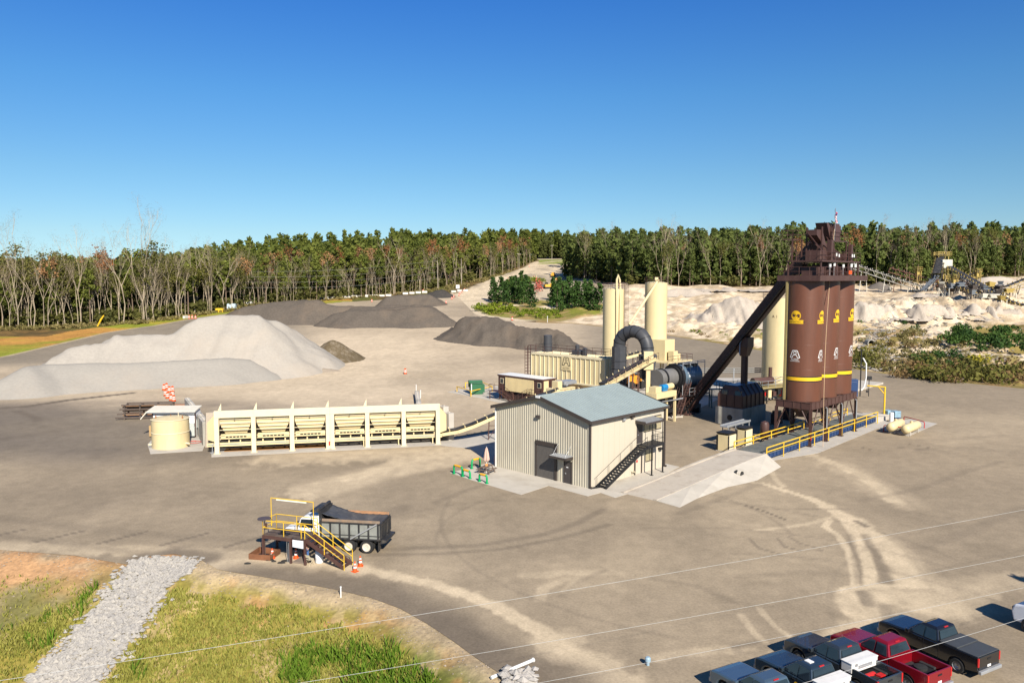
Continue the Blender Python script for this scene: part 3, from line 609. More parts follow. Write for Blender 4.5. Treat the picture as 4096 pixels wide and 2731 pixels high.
    cc = c2.build('canopy', GST, t); MB().box(a, b, -1.41, -1.35, 5.5, 5.72).box(a-.05, a, -1.35, 0, 5.55, 5.85).box(b, b+.05, -1.35, 0, 5.55, 5.85).build('canopy_trim', TRM, cc)
    for xx in (dx0+1.0, dx0+2.95): MB().beam((xx, -1.3, 3.25), (xx, -1.3, 5.6), .07).build('canopy_post', BLK, cc)
    # steel stairs along the wall, landing at the upper door
    px0, px1, PZ = dx0-.05, dx0+3.0, 3.25
    st = MB(); st.box(px0, px1, -1.45, -.06, PZ-.06, PZ).box(px0, px1, -1.5, -1.42, PZ-.28, PZ+.02).box(px1-.06, px1+.02, -1.45, -.06, PZ-.28, PZ+.02); land = st.build('landing', BLK, t)
    sx0, _ = onwall(*z7(1470, 1115), BL, AX, 'x', -.9)
    n = 18; s2 = MB()
    for y in (-1.42, -.3): s2.beam((sx0, y, .1), (px0, y, PZ-.1), .07, .28)
    s2.build('stringer', BLK, t)
    for k in range(n):
        a = (k+.8)/(n+.6); xx = sx0+(px0-sx0)*a; zz = PZ*a; MB().box(xx-.14, xx+.14, -1.4, -.32, zz-.03, zz).box(xx-.15, xx-.12, -1.4, -.32, zz-.08, zz).build('tread', BLK, t)
    r = MB()
    for y in (-1.42,):
        r.tube((sx0-.25, y, 1.0), (px0, y, PZ+1.0), .025).tube((sx0, y, .6), (px0, y, PZ+.55), .018)
        for k in range(5): a = k/4; xx = sx0+(px0-sx0)*a; r.tube((xx, y, PZ*a), (xx, y, PZ*a+1.0), .022)
    y = -.3; r.tube((sx0-.25, y, 1.0), (px0-.4, y, PZ+.8), .022)
    for k in range(4): a = k/3.6; xx = sx0+(px0-sx0)*a; r.tube((xx, y, PZ*a), (xx, y, PZ*a+1.0), .02)
    r.build('stair_rail', BLK, t)
    r = MB(); rail(r, [(px0+.7, -1.43, PZ), (px1-.03, -1.43, PZ), (px1-.03, -.1, PZ)], 1.07, .022, 2, 1.2)
    for k in range(16): r.tube((px0+.7+(px1-px0-.73)*k/15, -1.43, PZ), (px0+.7+(px1-px0-.73)*k/15, -1.43, PZ+1.05), .009, n=4)
    for k in range(9): r.tube((px1-.03, -1.43+1.33*k/8, PZ), (px1-.03, -1.43+1.33*k/8, PZ+1.05), .009, n=4)
    r.build('landing_rail', BLK, t)
    for x in (px0+.9, px1-.1):
        MB().beam((x, -1.4, 0), (x, -1.4, PZ-.05), .12).box(x-.15, x+.15, -1.55, -1.25, 0, .03).build('landing_post', BLK, t)
    return t
build_house()
mb = MB(); x_ = 1.0; mt = mat('rubber_mat', (.03, .03, .03), .9); mb.box(0, 1.6, 0, .9, 0, .02)
o = mb.build('door_mat', mt); o.location = (*G0(*z7(1395, 1135)), .055); o.rotation_euler = (0, 0, AX-.25); tag(o, 'black rubber mat at the foot of the outside stairs', 'mat')
def folding_chair(loc, rz, label):
    t = thing('folding_chair', label, 'chair', loc, rz); m = mat('beige_metal', (.62, .55, .38), .4)
    MB().box(-.2, .2, -.2, .2, .43, .46).build('seat', m, t)
    b = MB(); b.hexa([(-.21, .22, .6), (.21, .22, .6), (.21, .25, .6), (-.21, .25, .6)], [(-.21, .27, .82), (.21, .27, .82), (.21, .3, .82), (-.21, .3, .82)]); b.build('backrest', m, t)
    for sx in (-.22, .22):
        MB().tube((sx, -.25, 0), (sx, .29, .84), .013, n=6).build('leg', m, t); MB().tube((sx, .3, 0), (sx, -.18, .45), .013, n=6).build('leg', m, t)
folding_chair((*G0(*z7(1755, 1018)), .05), AX, 'beige folding chair against the cream wall of the metal building')

# ---------------- truck scale with ramp ----------------
SL = (*G0(*z8(798, 1005)), 0.0); SR = G0(*z8(1795, 657))
SAX = math.atan2(SR[1]-SL[1], SR[0]-SL[0]); SLEN = math.hypot(SR[0]-SL[0], SR[1]-SL[1]); SW = 3.5; SH_ = .95
def build_scale():
    t = thing('truck_scale', 'long truck scale with grey deck and blue sides under the brown silos', 'truck scale', SL, SAX)
    MB().box(0, SLEN, .0, SW, SH_-.12, SH_).build('deck', mat('steel_deck_worn', (.13, .14, .13), .7, var=.25, scale=.7, dirt=((.28, .26, .22), .6, .6)), t)
    g = MB()
    for y in (-.02, SW-.1):
        g.box(0, SLEN, y, y+.12, .3, SH_-.12); k = .3
        while k < SLEN-.2: g.box(k, k+.06, y-.07, y, .3, SH_-.12); k += .9
    g.build('girder', BLU, t)
    k = 0
    while k < SLEN: MB().box(k, k+.8, .3, SW-.3, 0, .3).build('footing', CON, t); k += 6
    def yrail(y, z0, z1, xa, xb, step=4.2):
        r = MB(); rr = .065
        for h in (.62, 1.12): r.tube((xa, y, z1+h), (xb, y, z1+h), rr, n=8)
        n = max(1, round((xb-xa)/step))
        for k in range(n+1): x = xa+(xb-xa)*k/n; r.tube((x, y, z0), (x, y, z1+1.12), rr, n=8)
        r.build('guard_rail', YEL, t)
    yrail(-.28, 0, SH_-.35, 0, SLEN); yrail(SW+.28, 0, SH_-.25, 0, SLEN*.55); yrail(SW+.28, 0, SH_-.25, SLEN*.62, SLEN*.98, 5)
build_scale()
def build_ramp():
    o = tag(bpy.data.objects.new('ramp', None), 'x', None)
    bpy.data.objects.remove(o)
    L = 15.5; cs, sn = math.cos(SAX), math.sin(SAX)
    e1 = G0(*z7(1705, 1183)); lx = (e1[0]-SL[0])*cs+(e1[1]-SL[1])*sn
    L = -lx; m = MB()
    prof = [(-L, .06), (-L*.75, .3), (-L*.45, .68), (-L*.15, .92), (0, SH_)]
    # drive surface, kerbs, side slope
    for (xa, za), (xb, zb) in zip(prof, prof[1:]):
        m.hexa([(xa, 0, -.1), (xb, 0, -.1), (xb, SW, -.1), (xa, SW, -.1)], [(xa, 0, za), (xb, 0, zb), (xb, SW, zb), (xa, SW, za)])
        for y in (-.3, SW): m.hexa([(xa, y, -.1), (xb, y, -.1), (xb, y+.3, -.1), (xa, y+.3, -.1)], [(xa, y, za+.12), (xb, y, zb+.12), (xb, y+.3, zb+.12), (xa, y+.3, za+.12)])
    m.box(-.02, 0, -.3, SW+.3, 0, SH_)
    r = m.build('scale_ramp', mat('worn_ramp_concrete', (.5, .44, .36), .85, var=.12, scale=.5, dirt=((.25, .2, .15), .6, .5), stretch=(1, 1, 1)))
    r.location = SL; r.rotation_euler = (0, 0, SAX); tag(r, 'rising concrete ramp leading up to the truck scale', 'ramp')
    sp = MB()
    def w(p):
        g = G0(*p); return ((g[0]-SL[0])*cs+(g[1]-SL[1])*sn, -(g[0]-SL[0])*sn+(g[1]-SL[1])*cs)
    foot = [w(z7(2170, 1300)), w(z8(200, 1330)), w(z8(470, 1228)), w(z8(640, 1192)), w(z8(735, 1168)), w(z8(950, 1048))]
    tops = [(-L, .1), (-L*.72, .42), (-L*.42, .8), (-L*.25, .95), (-L*.16, 1.0), (0, SH_+.05)]
    vs = []
    for (fx, fy), (tx, tz) in zip(foot, tops): vs += [(fx, fy, .035), (tx, -.3, tz), (fx, fy, -.2), (tx, -.3, -.2)]
    fs = []
    for k in range(5):
        a = 4*k; b = a+4; fs += [(a, b, b+1, a+1), (a+2, a+3, b+3, b+2), (a, a+2, b+2, b)]
    fs += [(0, 1, 3, 2), (20, 22, 23, 21)]
    sp.add(vs, fs); s = sp.build('ramp_side_slope', CONL, r)
    pc = AT(*z8(575, 1115), 1); hx, hy = w(z8(575, 1140)); hx2, hz = hx, .38
    gq = G0(*z8(575, 1112), .42); hx, hy = (gq[0]-SL[0])*cs+(gq[1]-SL[1])*sn, -(gq[0]-SL[0])*sn+(gq[1]-SL[1])*cs; c = MB(); c.tube((hx, hy+.4, .5), (hx, hy-.36, .46), .33, n=20); c.build('drain_pipe', mat('pipe_mouth_shade', (.03, .03, .03)), r)  # closed solid cylinder; its black end paints the shade inside the pipe
    k = MB(); k.lathe([(.33, -.3), (.4, -.3), (.4, .06), (.33, .06)], n=20, M=rotm(rx=R(90)), c=(hx, hy-.22, .46)); k.build('pipe_collar', CONL, r)
    # left side skirt
    q = MB(); q.hexa([(-L, SW+.3, -.1), (0, SW+.3, -.1), (0, SW+1.6, -.1), (-L, SW+1.2, -.1)], [(-L, SW+.3, .1), (0, SW+.3, SH_+.05), (0, SW+1.6, .06), (-L, SW+1.2, .06)]); q.build('ramp_side_slope', CONL, r)
    # exit ramp
    e = MB(); e.hexa([(SLEN, 0, -.1), (SLEN+9, -.4, -.1), (SLEN+9, SW+.4, -.1), (SLEN, SW, -.1)], [(SLEN, 0, SH_), (SLEN+9, -.4, .06), (SLEN+9, SW+.4, .06), (SLEN, SW, SH_)])
    eo = e.build('exit_ramp', CON); eo.location = SL; eo.rotation_euler = (0, 0, SAX); tag(eo, 'short concrete ramp at the far end of the truck scale', 'ramp')
build_ramp()

# ---------------- the three brown silos ----------------
FR0 = G0(*z8(1207, 868))          # nearest leg of the row
FP, SR_ = 4.78, 2.32
YB = mat('yellow_band', (.85, .5, .02), .4, var=.04)
def decal_on(mb, v, f, ang, rad, zc, c):
    o = []
    for x, y, z in v:
        a = ang+x/rad; o.append((c[0]+rad*math.cos(a), c[1]+rad*math.sin(a), zc+y))
    mb.add(o, f)
def logo_parts(par, ang, c, m_dark):
    rad = SR_+.012; zc = 16.25
    disc = MB(); N = 40; vs = [(0, .0, 0)]+[(.62*math.cos(t*2*math.pi/N), .62*math.sin(t*2*math.pi/N), 0) for t in range(N)]
    decal_on(disc, vs, [(0, k+1, (k+1) % N+1) for k in range(N)], ang, rad, zc, c)
    vs = []; fs = []
    for k in range(13):
        x = -.92+k*1.84/12; vs += [(x, -1.0, 0), (x, -.55, 0)]
        if k: fs.append((2*k-2, 2*k, 2*k+1, 2*k-1))
    decal_on(disc, vs, fs, ang, rad+.001, zc, c)
    d = disc.build('company_emblem', YB, par)
    tx = MB()
    for s, sz, ox, oy in (('C', .38, -.36, .08), ('W', .44, 0, -.14), ('M', .36, .36, -.34), ('CONTRACTING CO', .24, 0, -.86)):
        v, f = text_geo(s, sz); decal_on(tx, [(a+ox, b+oy, 0) for a, b, _ in v], f, ang, rad+.006, zc, c)
    tx.build('lettering', m_dark, d)
    # outlined A with a round head, name below
    w = MB(); z2c = 11.1
    def strip(pts, wd=.085):
        for (xa, ya), (xb, yb) in zip(pts, pts[1:]):
            n = max(1, int(abs(xb-xa)/.15)); L = math.hypot(xb-xa, yb-ya); nx, ny = -(yb-ya)/L*wd/2, (xb-xa)/L*wd/2; vs = []; fs = []
            for k in range(n+1):
                x = xa+(xb-xa)*k/n; y = ya+(yb-ya)*k/n; vs += [(x+nx, y+ny, 0), (x-nx, y-ny, 0)]
                if k: fs.append((2*k-2, 2*k-1, 2*k+1, 2*k))
            decal_on(w, vs, fs, ang, rad, z2c, c)
    strip([(-.62, -.1), (-.3, .78), (.3, .78), (.62, -.1)], .1); strip([(-.62, -.1), (-.33, -.1), (-.22, .22), (.22, .22), (.33, -.1), (.62, -.1)], .08)
    strip([(.19*math.cos(t*.5236), .5+.17*math.sin(t*.5236)) for t in range(13)], .07)
    v, f = text_geo('ASTEC', .36); decal_on(w, [(a, b-.45, 0) for a, b, _ in v], f, ang, rad, z2c, c); strip([(-.62, -.55), (.62, -.55)], .04)
    w.build('maker_mark', WHT, par)
SILO_LAB = ['nearest of the three brown silos, with the round yellow emblem facing left', 'middle one of the three brown silos', 'farthest and rightmost of the three brown silos']
DKL = mat('dark_lettering', (.02, .02, .02))
SC = []
for k in range(3):
    loc = (FR0[0]+math.cos(AX)*FP*k, FR0[1]+math.sin(AX)*FP*k, 0); t = thing('storage_silo', SILO_LAB[k], 'silo', loc, AX, 'tall brown asphalt silos')
    c = (FP/2-.09, 2.25); SC.append(c)
    b = MB().lathe([(SR_, 5.5), (SR_, 20.55)], (c[0], c[1], 0), 64).build('silo_body', BRS, t, smooth=True)
    MB().lathe([(SR_*.98, 5.5), (.7, 3.7), (.6, 3.3)], (c[0], c[1], 0), 32).build('hopper_cone', BR, t, smooth=True)
    MB().lathe([(SR_+.008, 8.12), (SR_+.008, 8.55)], (c[0], c[1], 0), 64, caps=False).build('yellow_band', YB, b, smooth=True)
    MB().lathe([(SR_+.006, 7.98), (SR_+.006, 8.12)], (c[0], c[1], 0), 64, caps=False).lathe([(SR_+.006, 8.55), (SR_+.006, 8.68)], (c[0], c[1], 0), 64, caps=False).build('black_stripe', BLK, b, smooth=True)
    for zz in (9.5, 12.6, 18.4): MB().lathe([(SR_, zz-.015), (SR_+.008, zz), (SR_, zz+.015)], (c[0], c[1], 0), 64, caps=False).build('weld_seam', BRS, b)
    f = MB(); X1, Y1 = FP-.2, 4.5
    legs = [(0, 0), (X1, 0), (X1, Y1), (0, Y1)]
    for (a, b_), (a2, b2) in zip(legs, legs[1:]+legs[:1]):
        f.beam((a, b_, 5.08), (a2, b2, 5.08), .22, .82); f.beam((a, b_, 5.5), (a2, b2, 5.5), .34, .06); f.beam((a, b_, 4.66), (a2, b2, 4.66), .34, .06)
    for q in range(1, 4):
        f.box(q*X1/4-.03, q*X1/4+.03, -.17, .17, 4.66, 5.5); f.box(-.17, .17, q*Y1/4-.03, q*Y1/4+.03, 4.66, 5.5)
    f.build('top_frame', BR, t)
    for a, b_ in legs:
        MB().box(a-.14, a+.14, b_-.015, b_+.015, 0, 4.66).box(a-.16, a-.13, b_-.15, b_+.15, 0, 4.66).box(a+.13, a+.16, b_-.15, b_+.15, 0, 4.66).box(a-.28, a+.28, b_-.28, b_+.28, .05, .12).build('leg', BR, t)
    for (a, b_), (a2, b2) in zip(legs, legs[1:]+legs[:1]):
        if (a != a2): mx_ = (a+a2)/2; MB().tube((a, b_, 1.3), (mx_-.25, b_, 4.6), .07).build('brace', BR, t); MB().tube((a2, b2, 1.3), (mx_+.25, b2, 4.6), .07).build('brace', BR, t)
    for bb in (0, Y1): MB().tube((0, bb, 2.2), (0, bb+(1.2 if bb == 0 else -1.2), 4.6), .07).build('brace', BR, t)
    MB().path([(X1-.5, -.2, 4.5), (X1-.25, -.2, 4.35), (X1-.18, -.2, 4.1), (X1-.18, -.2, 1.8)], .09).build('drain_tube', GST, t, smooth=True)
    p = MB(); a0 = c[0]+SR_*.92; p.box(a0+.05, a0+.3, c[1]-SR_*.75, c[1]-SR_*.75+.25, 4.6, 20.5) if False else p.tube((c[0]+SR_+.03, c[1]-.75, 5.6), (c[0]+SR_+.03, c[1]-.75, 20.5), .05); p.build('conduit', BR, t)
    if k == 0: MB().box(c[0]-SR_-.14, c[0]-SR_+.04, c[1]+1.1, c[1]+1.35, 5.6, 20.5).build('conduit_duct', mat('yellowish_duct', (.3, .24, .1)), t); logo_parts(t, R(180), c, DKL)
    logo_parts(t, R(-90), c, DKL)
    if k == 0:
        MB().box(-.2, -.12, -.2, -.1, .9, 1.3).tube((-.2, -.2, .9), (-.2, -.2, 1.3), .06).build('fire_extinguisher', RED, t)
# top house over the silos: decks, rails, motor housings
TD = (FR0[0], FR0[1], 0)
def build_top():
    t = thing('silo_top_platform', 'brown steel decks with railings and machine housings on top of the silos', 'platform', TD, AX)
    Z1, Z2, Z3 = 20.55, 23.1, 25.8; LX = 14.6
    m = MB(); m.box(-.2, LX, -.75, 4.6, Z1+.55, Z1+.62)
    for y in (-.8, 4.6): m.box(-.25, LX+.05, y, y+.14, Z1, Z1+.68)
    for x in (-.25, LX-.09): m.box(x, x+.14, -.66, 4.6, Z1, Z1+.68)
    for k in range(1, 6): m.box(LX*k/6, LX*k/6+.1, -.66, 4.6, Z1+.1, Z1+.55)
    m.build('lower_deck', BR, t)
    r = MB(); rail(r, [(-.2, -.75, Z1+.62), (LX, -.75, Z1+.62), (LX, 4.6, Z1+.62), (-.2, 4.6, Z1+.62)], 1.1, .03, 2, 1.5, True); r.build('lower_rail', BR, t)
    m = MB(); m.box(1.2, LX-1.3, -.3, 4.3, Z2-.18, Z2)
    m.build('upper_deck', BR, t)
    for x, y in ((1.4, -.1), (6.0, -.1), (9.8, -.1), (LX-1.6, -.1), (1.4, 4.1), (6, 4.1), (LX-1.6, 4.1)): MB().beam((x, y, Z1+.62), (x, y, Z2-.18), .16).build('deck_post', BR, t)
    r = MB(); rail(r, [(1.2, -.3, Z2), (LX-1.3, -.3, Z2), (LX-1.3, 4.3, Z2), (1.2, 4.3, Z2)], 1.1, .03, 2, 1.4, True); r.build('upper_rail', BR, t)
    for x0, x1, y0, y1, z0, z1 in ((1.9, 3.6, .4, 2.6, 0, 1.1), (4.2, 5.1, .2, 1.2, 0, 1.7), (6.4, 7.6, .3, 1.8, 0, 1.55), (8.1, 9.2, .2, 1.4, 0, 1.2), (11.2, 12.4, .3, 2, 0, 1.6), (2.6, 4.4, 2.9, 4.0, .2, 1.5), (8, 10.4, 2.9, 4.0, .2, 1.5)):
        MB().box(x0, x1, y0, y1, Z1+.62+z0, Z1+.62+z1).box(x0+.1, x1-.1, y0-.05, y0, Z1+.72+z0, Z1+.52+z1).build('machine_housing', BR, t, bevel=.03)
    for x0, x1, y0, y1, z1 in ((2.0, 3.9, .3, 2.2, 1.25), (4.4, 5.0, -.1, .5, 2.6), (6.4, 8.8, .8, 2.2, .95), (10.6, 12.0, .6, 2.0, 1.0), (11.0, 11.5, .0, .5, 2.2)):
        MB().box(x0, x1, y0, y1, Z2, Z2+z1).build('batcher_box', BR, t, bevel=.03)
    for x, y, z in ((4.0, .05, 1.5), (5.4, .1, 1.7), (8.0, .0, 1.5), (10.6, .0, 1.6), (11.9, .0, 1.6)):
        MB().box(x, x+.38, y-.2, y-.06, Z1+.62+z-.45, Z1+.62+z).build('control_box', WHT, t)
        MB().tube((x+.19, y-.1, Z1+.65), (x+.19, y-.1, Z1+.62+z-.45), .03).build('conduit', GST, t)
    for x, z in ((5.3, .55), (6.1, .45), (10.3, .5), (10.9, .5)): MB().box(x, x+.22, -.38, -.3, Z2+z, Z2+z+.4).build('gauge_box', WHT, t)
    MB().box(8.3, 9.2, -.85, -.78, Z1+.85, Z1+1.3).build('orange_sign', ORA, t)
    # middle and top landings
    for x0, x1, y0, y1 in ((.6, 3.4, 3.2, 4.6), (7.4, 12.6, 1.2, 2.6)):
        MB().box(x0, x1, y0, y1, Z3-.12, Z3).build('top_landing', BR, t)
        r = MB(); rail(r, [(x0, y0, Z3), (x1, y0, Z3), (x1, y1, Z3), (x0, y1, Z3)], 1.1, .028, 2, 1.3, True); r.build('top_rail', BR, t)
        for x in (x0+.1, x1-.1): MB().beam((x, y0+.1, Z2), (x, y0+.1, Z3-.12), .14).build('deck_post', BR, t)
    # chutes below the conveyor head
    cx, cy = 6.0, 2.3
    m = MB(); m.hexa([(cx-.5, cy-.5, Z2), (cx+.5, cy-.5, Z2), (cx+.5, cy+.5, Z2), (cx-.5, cy+.5, Z2)], [(cx-.9, cy-.9, Z3-.4), (cx+.9, cy-.9, Z3-.4), (cx+.9, cy+.9, Z3-.4), (cx-.9, cy+.9, Z3-.4)]); m.build('discharge_chute', BR, t)
    m = MB(); m.prof([(cx-2.6, Z3+.5), (cx-.2, Z3-.9), (cx+.2, Z3-.6), (cx-1.0, Z3+1.2), (cx-2.6, Z3+1.2)], cy-.9, cy+.4); m.build('transfer_chute', BR, t)
    for x in (cx-1.3, cx+1.5):
        for y in (cy-1.0, cy+1.0): MB().beam((x, y, Z2), (x, y, Z3+1.6), .15).build('head_support', BR, t)
    m = MB(); m.hexa([(cx+1.4, cy-.9, Z3+.2), (cx+3.0, cy-.9, Z3+.2), (cx+3.0, cy+.6, Z3+.2), (cx+1.4, cy+.6, Z3+.2)], [(cx+.2, cy-.9, Z3+2.2), (cx+.8, cy-.9, Z3+2.2), (cx+.8, cy+.6, Z3+2.2), (cx+.2, cy+.6, Z3+2.2)]); m.build('sloping_chute', BR, t)
    m = MB(); rr = rnd
    for k in range(14): x, y = rr.uniform(2, 12), rr.uniform(0, 4); m.tube((x, y, Z2), (x, y, Z2+rr.uniform(.8, 2.4)), .05, n=6)
    for k in range(10): x = rr.uniform(3, 11); m.beam((x, rr.uniform(0, 1), Z2+.4), (x+rr.uniform(-1, 1), rr.uniform(2, 4), Z3+.8), .1)
    m.build('pipework', BR, t)
    # flag and mast
    cs, sn = math.cos(AX), math.sin(AX); fx, fy = 8.6, 1.3
    fl = thing('flag', 'American flag hanging from a thin mast above the brown silos', 'flag', (TD[0]+fx*cs-fy*sn, TD[1]+fx*sn+fy*cs, Z3), AX)
    MB().tube((0, 0, 0), (0, 0, 4.2), .035, .02).build('mast', GST, fl)
    for kk, (m_, a, b) in enumerate([(mat('flag_blue', (.02, .03, .14)), 0, 1)]+[(mat('flag_red', (.45, .02, .04)) if q % 2 == 0 else WHT, 0, 1) for q in range(7)]):
        g = MB(); vs = []; fs = []
        for j in range(13):
            z = 4.15-j*.16
            if kk == 0: xa, xb = .02, .02+.1+.22*min(1, j/4); ok = j <= 6
            else: q = kk-1; wd = .12+.32*min(1, j/6); xa = .03+wd*q/7+.1*math.sin(j*.7); xb = .03+wd*(q+1)/7+.1*math.sin(j*.7); ok = j >= 3
            y0 = .08*math.sin(j*.9+kk)
            if ok: vs += [(xa, y0-.01*(kk == 0), z), (xb, y0+.05*math.sin(kk+j), z), (xb, y0+.05*math.sin(kk+j)+.02, z), (xa, y0+.02, z)]
        n = len(vs)//4
        for j in range(n-1):
            a_ = 4*j; fs += [(a_, a_+1, a_+5, a_+4), (a_+1, a_+2, a_+6, a_+5), (a_+2, a_+3, a_+7, a_+6), (a_+3, a_, a_+4, a_+7)]
        g.add(vs, fs); g.build('flag_cloth', m_, fl)
build_top()
# rope from the top deck to the ground
a = AT(*z5(932, 378), 103.2); b = (*G0(3292, 1788), .05); ps = []
for k in range(13): t_ = k/12; ps.append((a[0]*(1-t_)+b[0]*t_-.35*math.sin(t_*3.14), a[1]*(1-t_)+b[1]*t_, a[2]*(1-t_)+b[2]*t_))
o = MB().path(ps, .03, 6).build('hoist_rope', mat('pale_rope', (.6, .42, .25))); tag(o, 'pale rope hanging down in front of the brown silos', 'rope')

# ---------------- slat conveyor ----------------
def frame_pt(L, z): return None
cp = np.array(AT(2981, 1332, 114.5)); bd = np.array([math.sin(AX), -math.cos(AX)])     # runs towards the silos
sl_ = math.tan(R(51.5))
def cvp(t): return (cp[0]+bd[0]*t, cp[1]+bd[1]*t, cp[2]+sl_*t)
T0, T1 = -9.9, 11.3
base = cvp(T0)
t = thing('slat_conveyor', 'steep enclosed brown drag conveyor rising to the top of the silos', 'conveyor', (base[0], base[1], 0), math.atan2(bd[1], bd[0]))
Ln = T1-T0; zb = base[2]
def c_(s, off=0, y=0): return (s-off*math.sin(R(51.5)), y, zb+s*sl_+off*math.cos(R(51.5)))
MB().beam(c_(-.6), c_(Ln+.2), 1.25, 1.5, up=(-1, 0, 1)).build('conveyor_body', BR, t, bevel=.04)
m = MB(); k = 0
while k < Ln:
    for y in (-.6, .6): m.beam(c_(k, -.75, y), c_(k, .78, y), .08, .05)
    k += .9
m.build('rib', BR, t)
MB().beam(c_(0, -.55, -.95), c_(Ln, -.55, -.95), .75, .08, up=(-1, 0, 1)).build('walkway', BLK, t)
m = MB(); k = 0
while k < Ln: m.box(-.14, .14, -1.3, -.62, -.02, .02, T=c_(k, -.45)); k += .34
m.build('walkway_steps', mat('worn_steps', (.22, .13, .1), .6), t)
m = MB()
for y in (-1.32,):
    for h in (.55, 1.05): m.tube(tuple(np.array(c_(0, -.5, y))+[0, 0, h*1.3]), tuple(np.array(c_(Ln, -.5, y))+[0, 0, h*1.3]), .028, n=6)
    k = 0
    while k <= Ln: a = c_(k, -.5, y); m.tube(a, (a[0], a[1], a[2]+1.37), .025, n=6); k += 1.25
m.build('walkway_rail', BR, t)
MB().box(-1.2, .9, -.8, .8, zb-1.0, zb+.9).box(-1.6, 1.3, -1.1, 1.1, 0, zb-1.0 if zb > 1.2 else .3).build('tail_box', BR, t, bevel=.05)
h = c_(Ln)
MB().box(h[0]-1.0, h[0]+1.2, -.65, .65, h[2]-.7, h[2]+.6).build('head_box', BR, t, bevel=.05)
MB().box(h[0]-.4, h[0]+.7, .8, 3.2, h[2]-.4, h[2]+.7).box(h[0]-.2, h[0]+.5, -1.5, -.8, h[2]-.2, h[2]+.5).build('drive_motor', BR, t, bevel=.04)
m = MB(); m.prof([(h[0]+1.5, h[2]+.8), (h[0]-.5, h[2]+.8), (h[0]+.2, h[2]-1.4), (h[0]+1.7, h[2]-1.4)], -.7, .7); m.build('head_chute', BR, t)
# stair tower at the conveyor foot
a = G0(*z7(2145, 490)); sA = AT(*z3(1770, 1130), a[1]+.8)
t = thing('access_ladder', 'leaning brown steel stair with handrails at the foot of the drag conveyor', 'ladder', (a[0], a[1], .05), 0)
tx, ty, tz = sA[0]-a[0], sA[1]-a[1], sA[2]
for s in (-.45, .45): MB().beam((s, 0, 0), (tx+s, ty, tz), .08, .2).build('side_rail', BR, t)
m = MB()
for k in range(1, 22): q = k/22; m.box(tx*q-.45, tx*q+.45, ty*q-.1, ty*q+.1, tz*q-.02, tz*q+.02)
m.build('rungs', BR, t)
m = MB()
for s in (-.5, .5):
    for h_ in (.6, 1.1): m.tube((s-h_*.6, -.0, h_*.5+.2), (tx+s-h_*.6, ty, tz+h_*.5), .03, n=6)
    for k in range(7): q = k/6; m.tube((tx*q+s, ty*q, tz*q), (tx*q+s-.66, ty*q, tz*q+.65), .025, n=6)
m.build('handrail', BR, t); MB().box(-.8, .8, -.5, .5, 0, .2).build('footing', CONL, t)
# ---------------- brown enclosure on a concrete block base ----------------
E0 = (*G0(*z8(603, 690)), 0.02)
t = thing('burner_enclosure', 'brown steel enclosure with chamfered roof on a concrete base below the drag conveyor', 'enclosure', E0, AX)
MB().box(0, 6.9, 0, 4.3, 0, 2.5).build('concrete_base', CONW, t, bevel=.03)
m = MB(); z0, z1, z2_ = 2.5, 4.3, 5.6
m.add([(.2, .2, z0), (6.7, .2, z0), (6.7, 4.1, z0), (.2, 4.1, z0), (.2, .2, z1), (6.7, .2, z1), (6.7, 4.1, z1), (.2, 4.1, z1), (.5, 1.1, z2_), (6.4, 1.1, z2_), (6.4, 3.2, z2_), (.5, 3.2, z2_)],
      [(3,2,1,0), (0,1,5,4), (1,2,6,5), (2,3,7,6), (3,0,4,7), (4,5,9,8), (5,6,10,9), (6,7,11,10), (7,4,8,11), (8,9,10,11)])
m.build('enclosure_body', BR, t, bevel=.05)
m = MB()
for k in range(6):
    x = .25+k*1.27; m.box(x-.05, x+.05, .1, .2, z0, z1); m.hexa([(x-.05, .12, z1), (x+.05, .12, z1), (x+.05, .22, z1), (x-.05, .22, z1)], [(x-.05, 1.0, z2_+.06), (x+.05, 1.0, z2_+.06), (x+.05, 1.12, z2_+.06), (x-.05, 1.12, z2_+.06)])
for k in range(4): y = .25+k*1.24; m.box(.1, .2, y-.05, y+.05, z0, z1)
m.build('rib', BR, t)
for y in (.9, 3.0): MB().hexa([(.18, y-.45, 4.35), (.18, y+.45, 4.35), (.5, y+.45, 4.35), (.5, y-.45, 4.35)], [(.26, y-.45, 4.95), (.26, y+.45, 4.95), (.5, y+.45, 4.95), (.5, y-.45, 4.95)]).build('window', GLS, t)
MB().box(.8, 6.2, 1.3, 3.0, z2_, z2_+.06).build('roof_hatch', mat('blue_roof_sheet', (.1, .25, .42), .3), t)
MB().lathe([(.28, 0), (.36, 0), (.42, .1), (.36, .2), (.28, .2)], (-.08, 2.0, 1.1), 20, M=rotm(ry=R(90))).build('hose_reel', BLK, t)
# brown column under the conveyor
cb = (33.45, 114.4)
t = thing('conveyor_support', 'single round brown column holding up the drag conveyor', 'column', (cp[0], cp[1], 0), AX)
MB().tube((0, 0, 5.5), (0, 0, cp[2]-3.2), .5, n=20).build('column', BR, t, smooth=True)
MB().hexa([(-.5, -.5, cp[2]-3.3), (.5, -.5, cp[2]-3.3), (.5, .5, cp[2]-3.3), (-.5, .5, cp[2]-3.3)], [(-.9, -.9, cp[2]-1.9), (.9, -.9, cp[2]-1.9), (.9, .9, cp[2]-1.9), (-.9, .9, cp[2]-1.9)]).box(-.9, .9, -.9, .9, cp[2]-1.9, cp[2]-.6).build('column_head', BR, t)
MB().path([(-1.5, 0, cp[2]-3), (-1.1, .2, cp[2]-1.4), (.6, -.6, cp[2]+.9), (1.2, -.6, cp[2]+1.0)], .07).build('pipe', GST, t)
MB().tube((0, 0, 0), (0, 0, 5.5), .5, n=20).build('column_foot', BR, t)

